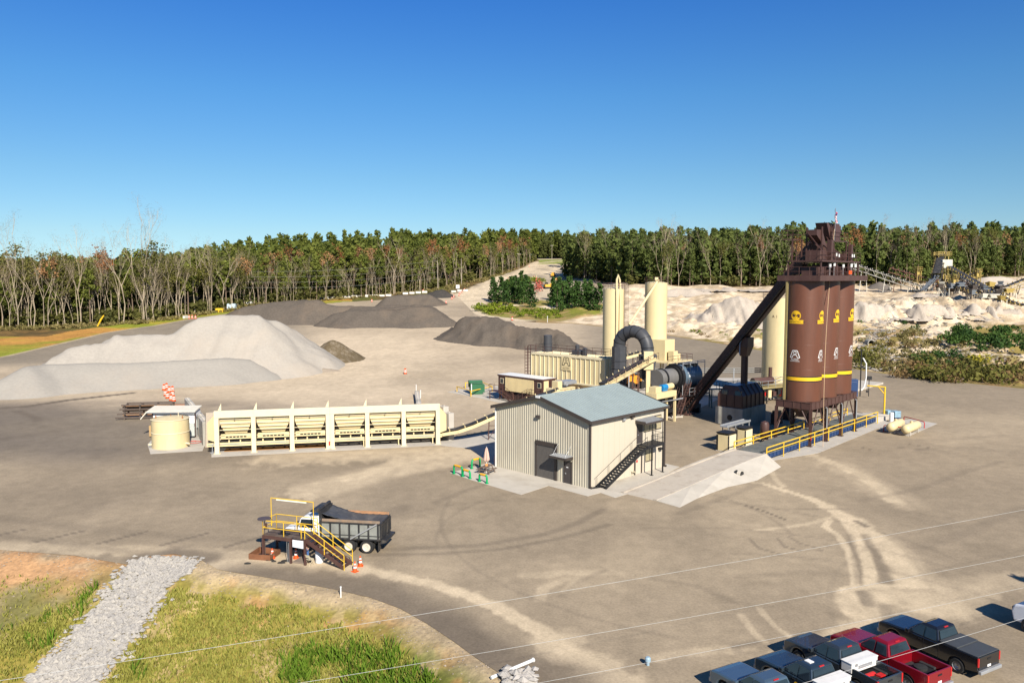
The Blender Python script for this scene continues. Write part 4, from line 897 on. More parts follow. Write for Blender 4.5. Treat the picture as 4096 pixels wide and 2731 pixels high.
# ---------------- cream upright tanks ----------------
def upright_tank(name, label, x, y, z0, z1, r, top='rail', cone=0, lad=None, group=None):
    t = thing(name, label, 'tank', (x, y, 0), 0, group)
    if z0 > .5:
        for a in range(4): q = R(45+90*a); MB().beam((r*.85*math.cos(q), r*.85*math.sin(q), 0), (r*.85*math.cos(q), r*.85*math.sin(q), z0+.6), .25).build('leg', CR, t)
    MB().lathe([(r, z0), (r, z1), (r*.6, z1+.18), (.01, z1+.28)], n=48).build('tank_shell', CR, t, smooth=True)
    if cone: MB().lathe([(r, z0), (.35, z0-cone)], n=32).build('cone', CR, t, smooth=True)
    m = MB(); pts = [(r*1.02*math.cos(k*math.pi/8), r*1.02*math.sin(k*math.pi/8), z1) for k in range(16)]
    rail(m, pts, 1.1, .03, 2, 1.0, True); m.build('top_rail', BR, t)
    if lad is not None:
        a = R(lad); m = MB(); cx_, cy_ = (r+.2)*math.cos(a), (r+.2)*math.sin(a); sx, sy = -math.sin(a)*.22, math.cos(a)*.22
        for s in (-1, 1): m.tube((cx_+s*sx, cy_+s*sy, z0+1), (cx_+s*sx, cy_+s*sy, z1+1.1), .03, n=6)
        z = z0+1
        while z < z1+1: m.tube((cx_-sx, cy_-sy, z), (cx_+sx, cy_+sy, z), .018, n=4); z += .32
        z = z0+3
        while z < z1+1.2:
            ring = [(cx_+math.cos(a+q)*.42+math.cos(a)*.3, cy_+math.sin(a+q)*.42+math.sin(a)*.3, z) for q in np.linspace(-2.2, 2.2, 9)]; m.path(ring, .02, 4); z += 1.1
        for q in (-1.2, 0, 1.2): m.tube((cx_+math.cos(a+q)*.42+math.cos(a)*.3, cy_+math.sin(a+q)*.42+math.sin(a)*.3, z0+3), (cx_+math.cos(a+q)*.42+math.cos(a)*.3, cy_+math.sin(a+q)*.42+math.sin(a)*.3, z1+1), .015, n=4)
        m.build('ladder', BR, t)
    return t
DT = 140.5
pt = AT(3118, 1300, DT); TK = upright_tank('asphalt_tank', 'tall cream tank partly behind the nearest brown silo', pt[0], pt[1], 0, 17.4, 2.85, lad=-55)
v, f = text_geo('A 1', .7); m = MB(); ang = R(-125)
for q, (x, y, z) in enumerate(v): v[q] = (2.865*math.cos(ang+x/2.86), 2.865*math.sin(ang+x/2.86), 14.0+y)
m.add(v, f); m.build('tank_number', mat('brown_lettering', (.12, .07, .04)), TK)
pa = AT(*z3(1068, 500), 148); TA = upright_tank('lime_silo', 'narrower cream silo with caged ladder behind the left end of the dark duct', pa[0], pa[1], 0, AT(*z3(1068, 248), 148)[2], 1.98, lad=-28)
MB().path([(.0+.3, -2.1, 3), (.3, -2.2, 14), (.25, -2.2, 18.5), (.3, -1.9, 20.6), (.55, -1.5, 21.4), (.9, -1.4, 20.5), (.95, -1.9, 17), (.9, -2.1, 4)], .19, 10).build('vent_pipe', CR, TA, smooth=True)
MB().box(.7, .95, -1.6, -1.3, pa[2]*0+19.4, 19.9).build('valve', RED, TA)
pb = AT(*z3(1466, 500), 151); TB = upright_tank('dust_silo', 'wider cream silo with hopper bottom behind the dark duct', pb[0], pb[1], 7.9, AT(*z3(1466, 190), 151)[2], 2.1, cone=1.9, lad=60)
m = MB(); q = AT(*z3(1490, 165), 149.5); w_ = AT(*z3(1215, 585), 143); m.tube((q[0]-pb[0], q[1]-pb[1], q[2]), (w_[0]-pb[0], w_[1]-pb[1], w_[2]), .24); m.build('dust_pipe', CR, TB, smooth=True)
MB().box(-.3, .3, -.3, .3, 20.4, 21.0).build('top_vent', CR, TB)

# ---------------- baghouse ----------------
b0 = AT(*z3(990, 905), 126); BGL = 16.0; bt = b0[2]
BG = (b0[0], b0[1], 0)
t = thing('baghouse', 'long cream panelled dust filter house with railing round its roof', 'filter house', BG, AX)
BGW = 3.9; zlo = bt-4.35
MB().box(0, BGW, 0, BGL, zlo, bt).build('filter_body', CR, t)
m = MB(); n = 16
for k in range(n+1): y = BGL*k/n; m.box(-.12, 0, y-.06, y+.06, zlo, bt-.15)
m.box(-.16, 0, 0, BGL, bt-.3, bt+.05); m.box(-.22, 0, 0, BGL, zlo-.25, zlo)
for k in range(5): m.box(BGW*k/4-.06, BGW*k/4+.06, -.12, 0, zlo, bt-.15)
m.build('panel_ribs', CRL, t)
m = MB(); m.add([(0, 0, zlo), (BGW, 0, zlo), (BGW, BGL, zlo), (0, BGL, zlo), (BGW/2-.3, .4, zlo-2), (BGW/2+.3, .4, zlo-2), (BGW/2+.3, BGL-.4, zlo-2), (BGW/2-.3, BGL-.4, zlo-2)], [(4,5,1,0), (5,6,2,1), (6,7,3,2), (7,4,0,3), (7,6,5,4)]); m.build('dust_hopper', CR, t)
for k in range(4):
    for x in (.2, BGW-.2): MB().beam((x, .6+k*(BGL-1.2)/3, 0), (x, .6+k*(BGL-1.2)/3, zlo), .3).build('leg', CR, t)
m = MB(); k = .15
while k < BGL: m.box(.05, BGW-.05, k, k+.1, bt, bt+.06); k += .5
m.build('roof_ribs', CRL, t)
m = MB(); rail(m, [(.05, .05, bt), (BGW-.05, .05, bt), (BGW-.05, BGL+.9, bt), (.05, BGL+.9, bt)], 1.15, .035, 2, 1.9, True); m.build('roof_rail', BR, t)
MB().box(0, BGW, BGL, BGL+1.0, bt-.1, bt).build('end_landing', BR, t)
m = MB()
for y in (BGL+.35, BGL+.95):
    m.tube((.1, y, 0), (.1, y, bt+1.1), .06); m.tube((-.7, y, 0), (-.7, y, bt+1.1), .05)
z = .4
while z < bt+1: m.tube((.1, BGL+.35, z), (.1, BGL+.95, z), .03, n=6); m.tube((-.7, BGL+.35, z), (-.7, BGL+.95, z), .03, n=6); m.tube((.1, BGL+.95, z), (-.7, BGL+.95, z), .03, n=6); z += .55
m.build('ladder_tower', BR, t)
v, f = text_geo('ASTEC', .55); m = MB(); yc, zc = onwall(*z3(628, 945), BG, AX, 'y')
m.add([(-.175, yc-x, zc-1.05+y) for x, y, z in v], f)
def seg(a, b, w=.13):
    dx, dy = b[0]-a[0], b[1]-a[1]; L = math.hypot(dx, dy); nx, ny = -dy/L*w/2, dx/L*w/2
    m.add([(-.175, yc-(a[0]+nx), zc+a[1]+ny), (-.175, yc-(a[0]-nx), zc+a[1]-ny), (-.175, yc-(b[0]-nx), zc+b[1]-ny), (-.175, yc-(b[0]+nx), zc+b[1]+ny)], [(0,1,2,3)])
P_ = [(-.85, -.4), (-.45, .95), (.45, .95), (.85, -.4), (.45, -.4), (.25, .05), (-.25, .05), (-.45, -.4), (-.85, -.4)]
for a_, b_ in zip(P_, P_[1:]): seg(a_, b_)
P_ = [(.22*math.cos(k*.6283), .52+.22*math.sin(k*.6283)) for k in range(11)]
for a_, b_ in zip(P_, P_[1:]): seg(a_, b_, .1)
m.build('maker_mark', DKL, t)
MB().box(-.17, -.125, yc-1.05, yc+1.05, zc-1.2, zc+1.05).build('mark_panel', CR, t)
MB().lathe([(.75, bt), (.75, bt+2.9)], (2.4, BGL-1.6, 0), 28).lathe([(.8, bt+1.5), (.8, bt+1.58)], (2.4, BGL-1.6, 0), 28).build('exhaust_stack', DG, t, smooth=True)
MB().box(1, 2.6, 6.2, 7.8, bt+.06, bt+.8).tube((1.5, 7, bt+.8), (1.5, 7, bt+1.7), .35).tube((2.3, 6.4, bt+.6), (2.3, 7.4, bt+.6), .3).box(1.1, 1.7, 5, 5.6, bt+.06, bt+1.3).build('fan_motor', DG, t, bevel=.04)

# ---------------- dark duct, drum, feed conveyor ----------------
l0 = AT(*z3(1122, 790), 123); l1 = AT(*z3(1390, 865), 119.5)
D_ = (l0[0], l0[1], 0)
t = thing('exhaust_duct', 'big dark grey arched duct joining the drum to the filter house', 'duct', D_, 0)
rx, ry = l1[0]-l0[0], l1[1]-l0[1]; za, zb2 = l0[2], l1[2]; pk = AT(*z3(1240, 590), 121)[2]-.95
ps = []
for k in range(15):
    a = math.pi*(1-k/14); fx = .5+.5*math.cos(a); base_ = za*(1-fx)+zb2*fx; hh = pk-base_
    ps.append((rx*fx, ry*fx, base_+hh*(math.sin(a)**.8 if 0 < k < 14 else 0)))
MB().path(ps, .95, 20).build('duct_arch', DG, t, smooth=True)
m = MB()
for k in (1, 3, 5, 7, 9, 11, 13):
    a, b = Vector(ps[k]), Vector(ps[k+1 if k < 14 else k]); d = (b-a).normalized(); m.tube(a-d*.04, a+d*.04, 1.0, n=20)
m.build('duct_flange', BLK, t)
MB().lathe([(1.15, za), (1.15, za-3.4), (.95, za-3.5)], n=8).lathe([(1.25, za-2.1), (1.25, za-2.2)], n=8).build('duct_box', DG, t)
MB().lathe([(1.25, za-3.5), (1.3, za-5.4), (.4, za-8)], n=8).build('cyclone_cone', DG, t)
m = MB(); m.hexa([(rx-1.0, ry-1.0, zb2-3.6), (rx+.5, ry-1.0, zb2-4.6), (rx+.5, ry+1.0, zb2-4.6), (rx-1.0, ry+1.0, zb2-3.6)], [(rx-1.25, ry-1.0, zb2), (rx+1.25, ry-1.0, zb2), (rx+1.25, ry+1.0, zb2), (rx-1.25, ry+1.0, zb2)]); m.build('duct_transition', DG, t)
MB().hexa([(rx+.5, ry-.6, 3), (rx+.8, ry-.6, 3), (rx+.8, ry+.6, 3), (rx+.5, ry+.6, 3)], [(rx-.6, ry-.9, zb2-3.5), (rx+.9, ry-.9, zb2-3.5), (rx+.9, ry+.9, zb2-3.5), (rx-.6, ry+.9, zb2-3.5)]).build('duct_leg', DG, t)
d0 = AT(*z3(1470, 1095), 117.5); AXD = R(40)
t = thing('dryer_drum', 'horizontal dryer drum, grey at the front and shiny blue-grey behind', 'drum', (d0[0], d0[1], 0), AXD)
dz = d0[2]
MB().tube((0, 0, dz), (4.3, 0, dz), 1.35, n=36).build('front_drum', mat('grey_steel', (.16, .155, .15), .5, var=.15), t, smooth=True)
MB().tube((1.0, 0, dz), (1.25, 0, dz), 1.5, n=36).tube((3.6, 0, dz), (3.9, 0, dz), 1.7, n=36).build('tyre_ring', BLK, t, smooth=True)
MB().tube((3.9, 0, dz), (4.5, 0, dz), 2.0, n=36).build('seal_ring', BLK, t)
BSK = mat('blue_grey_sheet', (.13, .19, .25), .45, metal=.25, var=.15, scale=.8)
MB().tube((4.5, 0, dz), (8.8, 0, dz), 1.8, n=48).build('outer_shell', BSK, t, smooth=True)
MB().tube((8.8, 0, dz), (9.4, 0, dz), 1.8, 1.2, n=36).build('burner_end', BLK, t)
m = MB()
for x in (5.6, 7.3): m.box(x, x+1.0, -1.2, .5, dz+1.45, dz+1.95)
m.build('inspection_hatch', BLK, t)
for txt, zz in (('DOUBLE', .55), ('BARREL', .0)):
    v, f = text_geo(txt, .55); m = MB(); m.add([(6.2+x*.8, -1.81*math.cos((zz+y)/1.81), dz+1.81*math.sin((zz+y)/1.81)) for x, y, z in v], f); m.build('lettering', WHT, t)
m = MB(); m.box(-.5, 9.2, -1.3, -1.05, .9, 1.5); m.box(-.5, 9.2, 1.05, 1.3, .9, 1.5)
for x in (0, 3, 6, 8.8): m.box(x-.2, x+.2, -1.4, 1.4, .1, .95); m.box(x-.1, x+.1, -1.2, 1.2, 1.5, dz-1.3)
m.build('drum_frame', BLK, t)
m = MB(); rail(m, [(4.6, -2.6, 3.3), (9.6, -2.6, 3.3)], 1.1, .035, 2, 1.4); rail(m, [(9.6, -2.6, 3.3), (9.6, 2.4, 3.3)], 1.1, .035, 2, 1.4)
for h in (dz+2.05, dz+2.3): m.tube((4.2, -1.6, h), (9.6, -1.6, h), .05, n=6)
for x in (4.2, 6, 7.8, 9.6): m.tube((x, -1.6, 3.3), (x, -1.6, dz+2.3), .06, n=6)
m.build('walkway_rail', GST, t)
MB().box(4.6, 9.6, -2.65, -1.95, 3.2, 3.3).build('walkway', BLK, t)
e = AT(*z3(1545, 1190), 114.5)
t = thing('gearbox_drive', 'cream gearbox platform with a blue electric motor in front of the drum', 'motor', (e[0], e[1], 0), AX)
MB().tube((-.8, 0, e[2]+.3), (.5, 0, e[2]+.3), .42, n=20).box(-.7, .4, -.3, .3, e[2]-.2, e[2]).build('electric_motor', mat('bright_blue_paint', (.02, .22, .5), .4), t, smooth=True)
MB().tube((.5, 0, e[2]+.3), (2.0, 0, e[2]+.3), .45, n=16).box(-3.2, 1.9, -.9, .9, e[2]-1.1, e[2]-.25).box(-3.0, -1.6, -.6, .6, e[2]-.25, e[2]+.6).build('gearbox', CR, t, bevel=.04)
for x, y in ((-3, -.7), (-3, .7), (1.7, -.7), (1.7, .7)): MB().beam((x, y, 0), (x, y, e[2]-1.1), .3).build('leg', CR, t)
m = MB(); m.path([(1.6, -.95, e[2]-1.6), (3.4, -.95, e[2]-1.6)], .12, 8).path([(-3.6, -.95, e[2]-1.5), (1.6, -.95, e[2]-1.6)], .07, 6); m.build('pipe', GST, t)
def conveyor(name, label, pts, w=.9, frame=CR, legs=(), depth=.45, railh=0, group=None, roll=True, cat='conveyor', lm=None):
    P = [Vector(p) for p in pts]; o = P[0]; t = thing(name, label, cat, (o[0], o[1], 0), 0, group); Q = [p-Vector((o[0], o[1], 0)) for p in P]
    m = MB(); b = MB(); r = MB(); rl = MB()
    for a, c in zip(Q, Q[1:]):
        d = (c-a).normalized(); sd = d.cross(Vector((0, 0, 1))).normalized(); up = sd.cross(d)
        for s in (-1, 1): m.beam(a+sd*s*w/2-up*.15, c+sd*s*w/2-up*.15, .09, depth)
        b.beam(a+up*.22, c+up*.22, w*.86, .05); b.beam(a-up*(depth/2+.1), c-up*(depth/2+.1), w*.7, .03)
        L = (c-a).length; n = max(1, int(L/1.15))
        for k in range(n):
            q = a+d*(k+.5)*L/n
            for s in (-1, 1): r.beam(q+sd*s*(w/2-.04)-up*.05, q+sd*s*(w/2+.1)+up*.42, .1, .1)
            m.beam(q-sd*w/2-up*.3, q+sd*w/2-up*.3, .07)
        if railh:
            for s in ((1, -1) if railh == 2 else (1,)):
                e1, e2 = a+sd*s*(w/2+.55), c+sd*s*(w/2+.55); m.beam(a+sd*s*(w/2+.3)-up*.2, c+sd*s*(w/2+.3)-up*.2, .6, .05); rail(rl, [e1-up*.2, e2-up*.2], 1.05, .03, 2, 1.6)
    m.build('truss', frame, t); b.build('belt', BELT, t)
    if roll: r.build('idler_brackets', frame, t)
    if railh: rl.build('handrail', lm or frame, t)
    for (x, y, z, hgt) in legs:
        lx, ly = x-o[0], y-o[1]; g = MB()
        for s in (-.5, .5): g.beam((lx+s, ly, z), (lx+s*.8, ly, hgt), .12)
        for q in (.3, .65): g.beam((lx-.5, ly, z+(hgt-z)*q), (lx+.5, ly, z+(hgt-z)*q), .07)
        g.beam((lx-.5, ly, z+.1), (lx+.5, ly, z+(hgt-z)*.6), .06); g.build('trestle', BR if frame is CR else frame, t)
    return t
ca = AT(*z3(960, 1150), 111.5); cb2 = AT(*z3(1340, 935), 116.5); cc2 = AT(*z3(1440, 895), 117.5)
conveyor('feed_conveyor', 'cream inclined belt conveyor rising to the drum inlet above the metal building roof', [ca, cb2, cc2], 1.3, CR, [(cb2[0]-1, cb2[1]-.5, 0, cb2[2]-1)], .6, 1, lm=BR)
o = AT(*z3(1375, 905), 116.9); m = MB(); m.box(-.7, .7, -.5, .5, -1.6, 1.1); ob = m.build('transfer_hood', CR, bevel=.04); ob.location = (o[0]+.3, o[1], o[2]); tag(ob, 'cream box hood at the top end of the feed conveyor', 'hood')
ob2 = MB().box(-.3, .3, -.3, .3, -o[2], -1.6).build('hood_post', CR, ob)
c1, c2_ = AT(*z3(1100, 905), 131), AT(*z3(1330, 845), 133)
conveyor('recycle_conveyor', 'short cream belt conveyor seen through the dark duct arch', [c1, c2_], 1.0, CR, [(c2_[0]-1, c2_[1], 0, c2_[2]-.5)])
ex = AT(*z3(1265, 800), 150)
t = thing('loader', 'orange wheel loader half hidden behind the dark duct', 'loader', (ex[0], ex[1], 0), R(20)); EO = mat('machine_orange', (.75, .3, .03), .45)
MB().box(-1.6, 1.2, -.9, .9, 1.0, 2.4).box(-.5, .8, -.8, .8, 2.4, 3.6).build('loader_body', EO, t, bevel=.06); MB().box(-.4, .7, -.82, .82, 2.6, 3.4).build('cab_glass', GLS, t)
for x in (-1.1, 1.1):
    for y in (-1, 1): MB().tube((x, y-.2, .75), (x, y+.2, .75), .75, n=20).build('wheel', TYR, t)
# dust house beside the wide silo: platforms and cream box
g0 = AT(*z3(1640, 920), 147)
t = thing('mixer_platform', 'cream steel platform with box housing below the wide cream silo', 'platform', (g0[0], g0[1], 0), AX); pz = g0[2]
MB().box(-4.5, 3.6, -1.6, 2.2, pz-.15, pz).build('deck', CR, t); m = MB(); rail(m, [(-4.5, -1.6, pz), (3.6, -1.6, pz), (3.6, 2.2, pz)], 1.1, .035, 2, 1.5); m.build('deck_rail', BR, t)
MB().box(-1.6, 1.6, 1.0, 4.2, pz, pz+3.8).build('cream_box', CR, t, bevel=.04); MB().box(-1.2, .2, -.6, .6, pz, pz+1.8).box(.5, 1.6, -.3, .6, pz, pz+1.2).build('control_cabinet', CR, t, bevel=.03)
for x in (-4.3, -1.4, 1.4, 3.4):
    for y in (-1.4, 2.0): MB().beam((x, y, 0), (x, y, pz-.15), .2).build('leg', CR, t)
m = MB(); m.beam((-4.3, -1.4, 1), (-1.4, -1.4, pz-.5), .12).beam((1.4, -1.4, 1), (3.4, -1.4, pz-.5), .12).beam((-1.4, -1.4, pz-.5), (1.4, -1.4, 1), .12).beam((-4, -1.4, pz-1), (-2, 1.6, pz-2.4), .5); m.build('brace', CR, t)
# ---------------- row of feed bins ----------------
F0 = G0(*zl(1405, 1066)); F1 = G0(*z6(1862, 396)); FAX = math.atan2(F1[1]-F0[1], F1[0]-F0[0]); FL = math.hypot(F1[0]-F0[0], F1[1]-F0[1])
FBL = (F0[0], F0[1], .04)
t = thing('feed_bins', 'long cream row of six cold feed bins over a collecting belt', 'feed bins', FBL, FAX)
FH = 5.15; npos = [onwall(*z6(a, 400), FBL, FAX, 'x')[0] for a in (595, 806, 1025, 1231, 1254, 1455, 1662, 1857)]
for k, x in enumerate(npos): MB().box(x-.26, x+.26, 0, .5, 0, FH-.85).box(x-.4, x+.4, -.1, .6, -.04, .04).build('post', CRL, t)
MB().box(npos[0]-.26, npos[3]+.24, -.02, .5, FH-.85, FH).build('top_beam', CRL, t, bevel=.03); MB().box(npos[4]-.24, npos[-1]+.26, -.02, .5, FH-.85, FH).build('top_beam', CRL, t, bevel=.03)
MB().box(npos[0]-.2, npos[-1]+.2, 3.9, 4.3, FH-1.5, FH-.95).build('rear_beam', CRL, t)
AGG = mat('pale_aggregate', (.42, .36, .28), .95, var=.15, bump=.6, bscale=6)
bays = [(npos[0], npos[1]), (npos[1], npos[2]), (npos[2], npos[3]), (npos[4], npos[5]), (npos[5], npos[6]), (npos[6], npos[7])]
for a, b in bays:
    a += .27; b -= .27; mx_ = (a+b)/2; zt1, zt2 = FH-.6, 2.25; w2 = (b-a)*.27
    w2 = (b-a)*.34; zm = 3.45; m = MB(); m.add([(a, .4, zt1), (b, .4, zt1), (b, 3.9, zt1), (a, 3.9, zt1), (mx_-w2, 1.1, zt2), (mx_+w2, 1.1, zt2), (mx_+w2, 3.0, zt2), (mx_-w2, 3.0, zt2), (a+.08, .62, zm), (b-.08, .62, zm), (b-.08, 3.7, zm), (a+.08, 3.7, zm)], [(0,1,9,8), (1,2,10,9), (2,3,11,10), (3,0,8,11), (8,9,5,4), (9,10,6,5), (10,11,7,6), (11,8,4,7), (4,5,6,7)])
    h = m.build('hopper', CR, t)
    m = MB()
    for q in (.22, .42, .62, .82):
        z = zt1+(zt2-zt1)*q; fq = max(0, (zm-z)/(zm-zt2)); y = .4+.22*min(1, (zt1-z)/(zt1-zm))+.48*fq; xa, xb = a+.08+(mx_-w2-a-.08)*fq, b-.08+(mx_+w2-b+.08)*fq; m.box(xa, xb, y-.12, y+.05, z-.06, z+.08)
    m.build('stiffener', CRL, h)
    MB().add([(a-.2, .5, zt1-.35), (b+.2, .5, zt1-.35), (b+.2, 3.9, zt1-.35), (a-.2, 3.9, zt1-.35), (mx_, 2.2, zt1)], [(0,1,4), (1,2,4), (2,3,4), (3,0,4), (3,2,1,0)]).build('bin_load', AGG, h)
    m = MB(); m.box(mx_-w2-.5, mx_+w2+.5, .9, 1.05, 1.62, 2.2).box(mx_-w2-.6, mx_+w2+.6, .8, .9, 1.95, 2.05).box(mx_-w2-.6, mx_+w2+.6, .8, .9, 1.6, 1.68)
    for k in range(9): x = mx_-w2-.4+k*(2*w2+.8)/8; m.box(x-.04, x+.04, .82, .9, 1.6, 2.2)
    m.tube((b-.6, 1.0, 1.9), (b-.1, 1.0, 1.9), .2).box(a+.1, a+.6, .8, 1.3, 1.7, 2.05); m.build('belt_feeder', CR, t, bevel=.015)
    MB().box(mx_-w2, mx_+w2, .87, .895, 1.75, 1.88).build('feeder_slot', BLK, t)
    MB().box(mx_-.07, mx_+.07, -.06, -.02, FH-.98, FH-.86).build('bin_lamp', BLK, t)
    MB().tube((a, .6, 2.75), (b, .6, 2.75), .035).build('grease_pipe', CRL, t)
for x in npos[:7]:
    if x in (npos[4],): continue
    m = MB(); m.prof([(x-.5, FH-.9), (x+.05, FH-.9), (x+.05, FH+.35)], 3.95, 4.15); m.build('divider_fin', CRL, t)
m = MB()
for (x, s) in ((npos[0]-.26, -1), (npos[-1]+.26, 1)):
    m = MB(); m.add([(x, .3, FH-.5), (x, 4.1, FH-.5), (x, 4.1, 1.4), (x, .3, 1.4), (x+s*.9, .8, FH-1.5), (x+s*.9, 3.9, FH-1.5), (x+s*.9, 3.9, 1.6), (x+s*.9, .8, 1.6)], [(0,1,5,4), (1,2,6,5), (2,3,7,6), (3,0,4,7), (4,5,6,7), (3,2,1,0)]); m.build('end_wing', CR, t)
m = MB(); m.box(npos[0]-1.2, npos[-1]+.6, .75, .87, .75, 1.2).box(npos[0]-1.2, npos[-1]+.6, 1.8, 1.92, .75, 1.2); k = npos[0]
while k < npos[-1]:
    m.box(k-.07, k+.07, .7, .8, .9, 1.5); m.box(k-.05, k+.05, .8, 1.9, .75, .85); k += 1.3
k = npos[0]
while k < npos[-1]: m.box(k-.06, k+.06, .8, .95, 0, .8); k += 4.3
m.build('collector_frame', CR, t); MB().box(npos[0]-1.1, npos[-1]+.5, .88, 1.8, 1.28, 1.33).box(npos[0]-1.1, npos[-1]+.5, .95, 1.75, .5, .53).build('collector_belt', BELT, t)
MB().box(npos[0]-1.1, npos[-1]+.5, .68, .74, .98, 1.06).build('cable_tray', GST, t)
MB().tube((npos[3]+.13, -.1, .55), (npos[3]+.13, -.1, 1.0), .08).build('fire_extinguisher', RED, t)
MB().box(npos[0]+.6, npos[3], 1.2, 4.2, 0, .02).build('spilled_fines', mat('brown_fines', (.42, .2, .06), .95, var=.2), t)
m = MB(); m.box(npos[0]-.9, npos[0]-.2, .6, 1.9, 0, .04) ; m.path([(npos[0]-.5, -.05, 0), (npos[0]-.5, -.05, 1.1), (npos[0]-.35, .1, 1.25)], .05, 6); m.build('cable_guard', GST, t)
def Fw(x, y, z=0): return (FBL[0]+math.cos(FAX)*x-math.sin(FAX)*y, FBL[1]+math.sin(FAX)*x+math.cos(FAX)*y, z)
e0 = npos[-1]+.6
conveyor('gathering_conveyor', 'curved cream belt conveyor rising from the feed bins behind the metal building', [Fw(e0, 1.35, 1.25), Fw(e0+2, 1.35, 1.5), Fw(e0+4, 1.35, 2.1), Fw(e0+6.5, 1.35, 3.1), Fw(e0+12, 1.35, 5.2), Fw(e0+15.5, 1.35, 6.3)], 1.2, CR, [(*Fw(e0+6.6, 1.35)[:2], 0, 2.9), (*Fw(e0+13, 1.35)[:2], 0, 5.2)], .4)
sc = AT(*z7(1100, 235), 107)
t = thing('scalping_screen', 'cream vibrating screen with grey motor between the control cabin and the filter house', 'screen', (sc[0], sc[1], 0), AX); z = sc[2]
MB().box(-1.8, 2.0, -1.0, 1.0, z-.8, z+.2).box(-1.4, -.5, -.8, .3, z+.2, z+1.2).build('screen_box', CR, t, bevel=.05)
MB().box(-.2, 2.4, -.9, .7, z+.6, z+1.05).tube((.3, -.95, z+.8), (.3, .8, z+.8), .35, n=20).build('screen_motor', GST, t, bevel=.02)
for x, y in ((-1.6, -.8), (-1.6, .8), (1.8, -.8), (1.8, .8)): MB().beam((x, y, 0), (x, y, z-.8), .18).build('leg', CR, t)
m = MB(); rail(m, [(-2, -1.5, z-.9), (3, -1.5, z-.9), (3, 1.3, z-.9)], 1.05, .03, 2, 1.3); m.box(-2, 3, -1.5, -1, z-.98, z-.9); m.build('walkway', BR, t)
# ---------------- control cabin ----------------
q = AT(*z7(943, 150), 130); CB = (q[0], q[1], 0); ctp = q[2]; cbt = ctp-2.75
t = thing('control_cabin', 'raised cream and brown control cabin with flat white roof and outside steps', 'cabin', CB, AX); CL, CW_ = 10.4, 3.1
MB().box(0, CW_, 0, CL, cbt, ctp-.12).build('cabin_body', BR, t)
m = MB(); m.box(-.06, 0, 2.0, 8.7, cbt+.05, ctp-.35); y = 2.05
while y < 8.6: m.box(-.1, -.06, y, y+.11, cbt+.05, ctp-.35); y += .23
m.box(.25, 1.4, -.05, 0, cbt+.1, ctp-.35); m.build('cream_panel', CR, t)
MB().box(-.12, CW_+.1, -.1, CL+.1, ctp-.12, ctp).build('roof', WHT, t)
m = MB(); m.box(-.14, -.12, -.1, CL+.1, ctp-.3, ctp-.02); m.box(-.12, CW_+.1, -.13, -.1, ctp-.3, ctp-.02); m.build('roof_trim', BR, t)
for y in (.75, 9.5):
    w_ = MB().box(-.05, 0, y-.4, y+.4, cbt+1.2, cbt+2.1).build('window', CRL, t); MB().box(-.06, -.05, y-.33, y+.33, cbt+1.27, cbt+2.03).build('pane', GLS, w_)
MB().box(-.05, 0, 8.85, 9.0, cbt, cbt+2.1).build('door_edge', BLK, t); MB().box(1.6, 2.9, -.5, 0, cbt+.6, cbt+2.2).build('air_conditioner', BR, t, bevel=.03); MB().box(2.2, 2.9, -1.2, -.5, cbt+.6, cbt+1.5).build('junction_box', CR, t, bevel=.03)
for y in (.3, 3.5, 7, 10.1):
    for x in (.1, CW_-.1): MB().beam((x, y, 0), (x, y, cbt), .22).build('leg', BR, t)
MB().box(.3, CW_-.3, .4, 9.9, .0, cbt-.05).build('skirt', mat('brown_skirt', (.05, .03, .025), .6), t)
def cabin_steps(y0, y1, dirn):
    zl_ = cbt
    MB().box(-1.5, -.02, min(y0, y1), max(y0, y1), zl_-.1, zl_).build('landing', BR, t)
    m = MB(); ys = y0; ye = y0-dirn*3.0
    for x in (-1.45, -.45): m.beam((x, ys, zl_-.1), (x, ye, .05), .08, .25)
    n = 9
    for k in range(n): a = (k+.5)/n; m.box(-1.42, -.48, ys+(ye-ys)*a-.13, ys+(ye-ys)*a+.13, zl_*(1-a)-.03, zl_*(1-a))
    m.build('steps', BR, t); r = MB()
    for x in (-1.48, -.42):
        r.tube((x, ys, zl_+1), (x, ye, 1.0), .03, n=6).tube((x, ys, zl_+.5), (x, ye, .5), .03, n=6)
        for k in range(4): a = k/3; r.tube((x, ys+(ye-ys)*a, zl_*(1-a)), (x, ys+(ye-ys)*a, zl_*(1-a)+1), .03, n=6)
    rail(r, [(-1.48, y0, zl_), (-1.48, y1, zl_), (-.1, y1, zl_)], 1.05, .03, 2, 1.2); r.build('handrail', BR, t)
    MB().beam((-1.4, y1*.99, 0), (-1.4, y1*.99, zl_), .12).build('landing_post', BR, t)
cabin_steps(8.9, 11.2, 1); cabin_steps(2.2, .2, -1)
# ---------------- transformer ----------------
q = G0(*z7(345, 282)); GRN = mat('transformer_green', (.03, .13, .06), .45, var=.1)
t = thing('transformer', 'dark green electrical transformer cabinet inside a yellow guard rail', 'transformer', (q[0], q[1], .05), AX-.6)
MB().box(-1.1, 1.1, -.7, .9, 0, 2.0).build('cabinet', GRN, t, bevel=.04); MB().box(-1.25, 1.25, .3, 1.3, 1.2, 2.35).box(-1.15, 1.15, -.85, .2, 1.98, 2.08).build('cabinet_top', GRN, t, bevel=.03)
m = MB()
for k in range(8): m.box(1.1+.02, 1.5, -.6+k*.18, -.54+k*.18, .3, 1.7)
m.box(1.1, 1.14, -.65, .75, .3, 1.7); m.build('cooling_fins', GRN, t)
MB().box(-1.0, -.85, -.78, -.7, .4, 1.9).build('door_seam', WHT, t); MB().box(-.8, .95, -.74, -.7, .2, 1.85).build('door', GRN, t)
rp = [z7(175, 262), z7(300, 305), z7(490, 262), z7(395, 218), z7(250, 228)]; rr = [G0(*p) for p in rp]
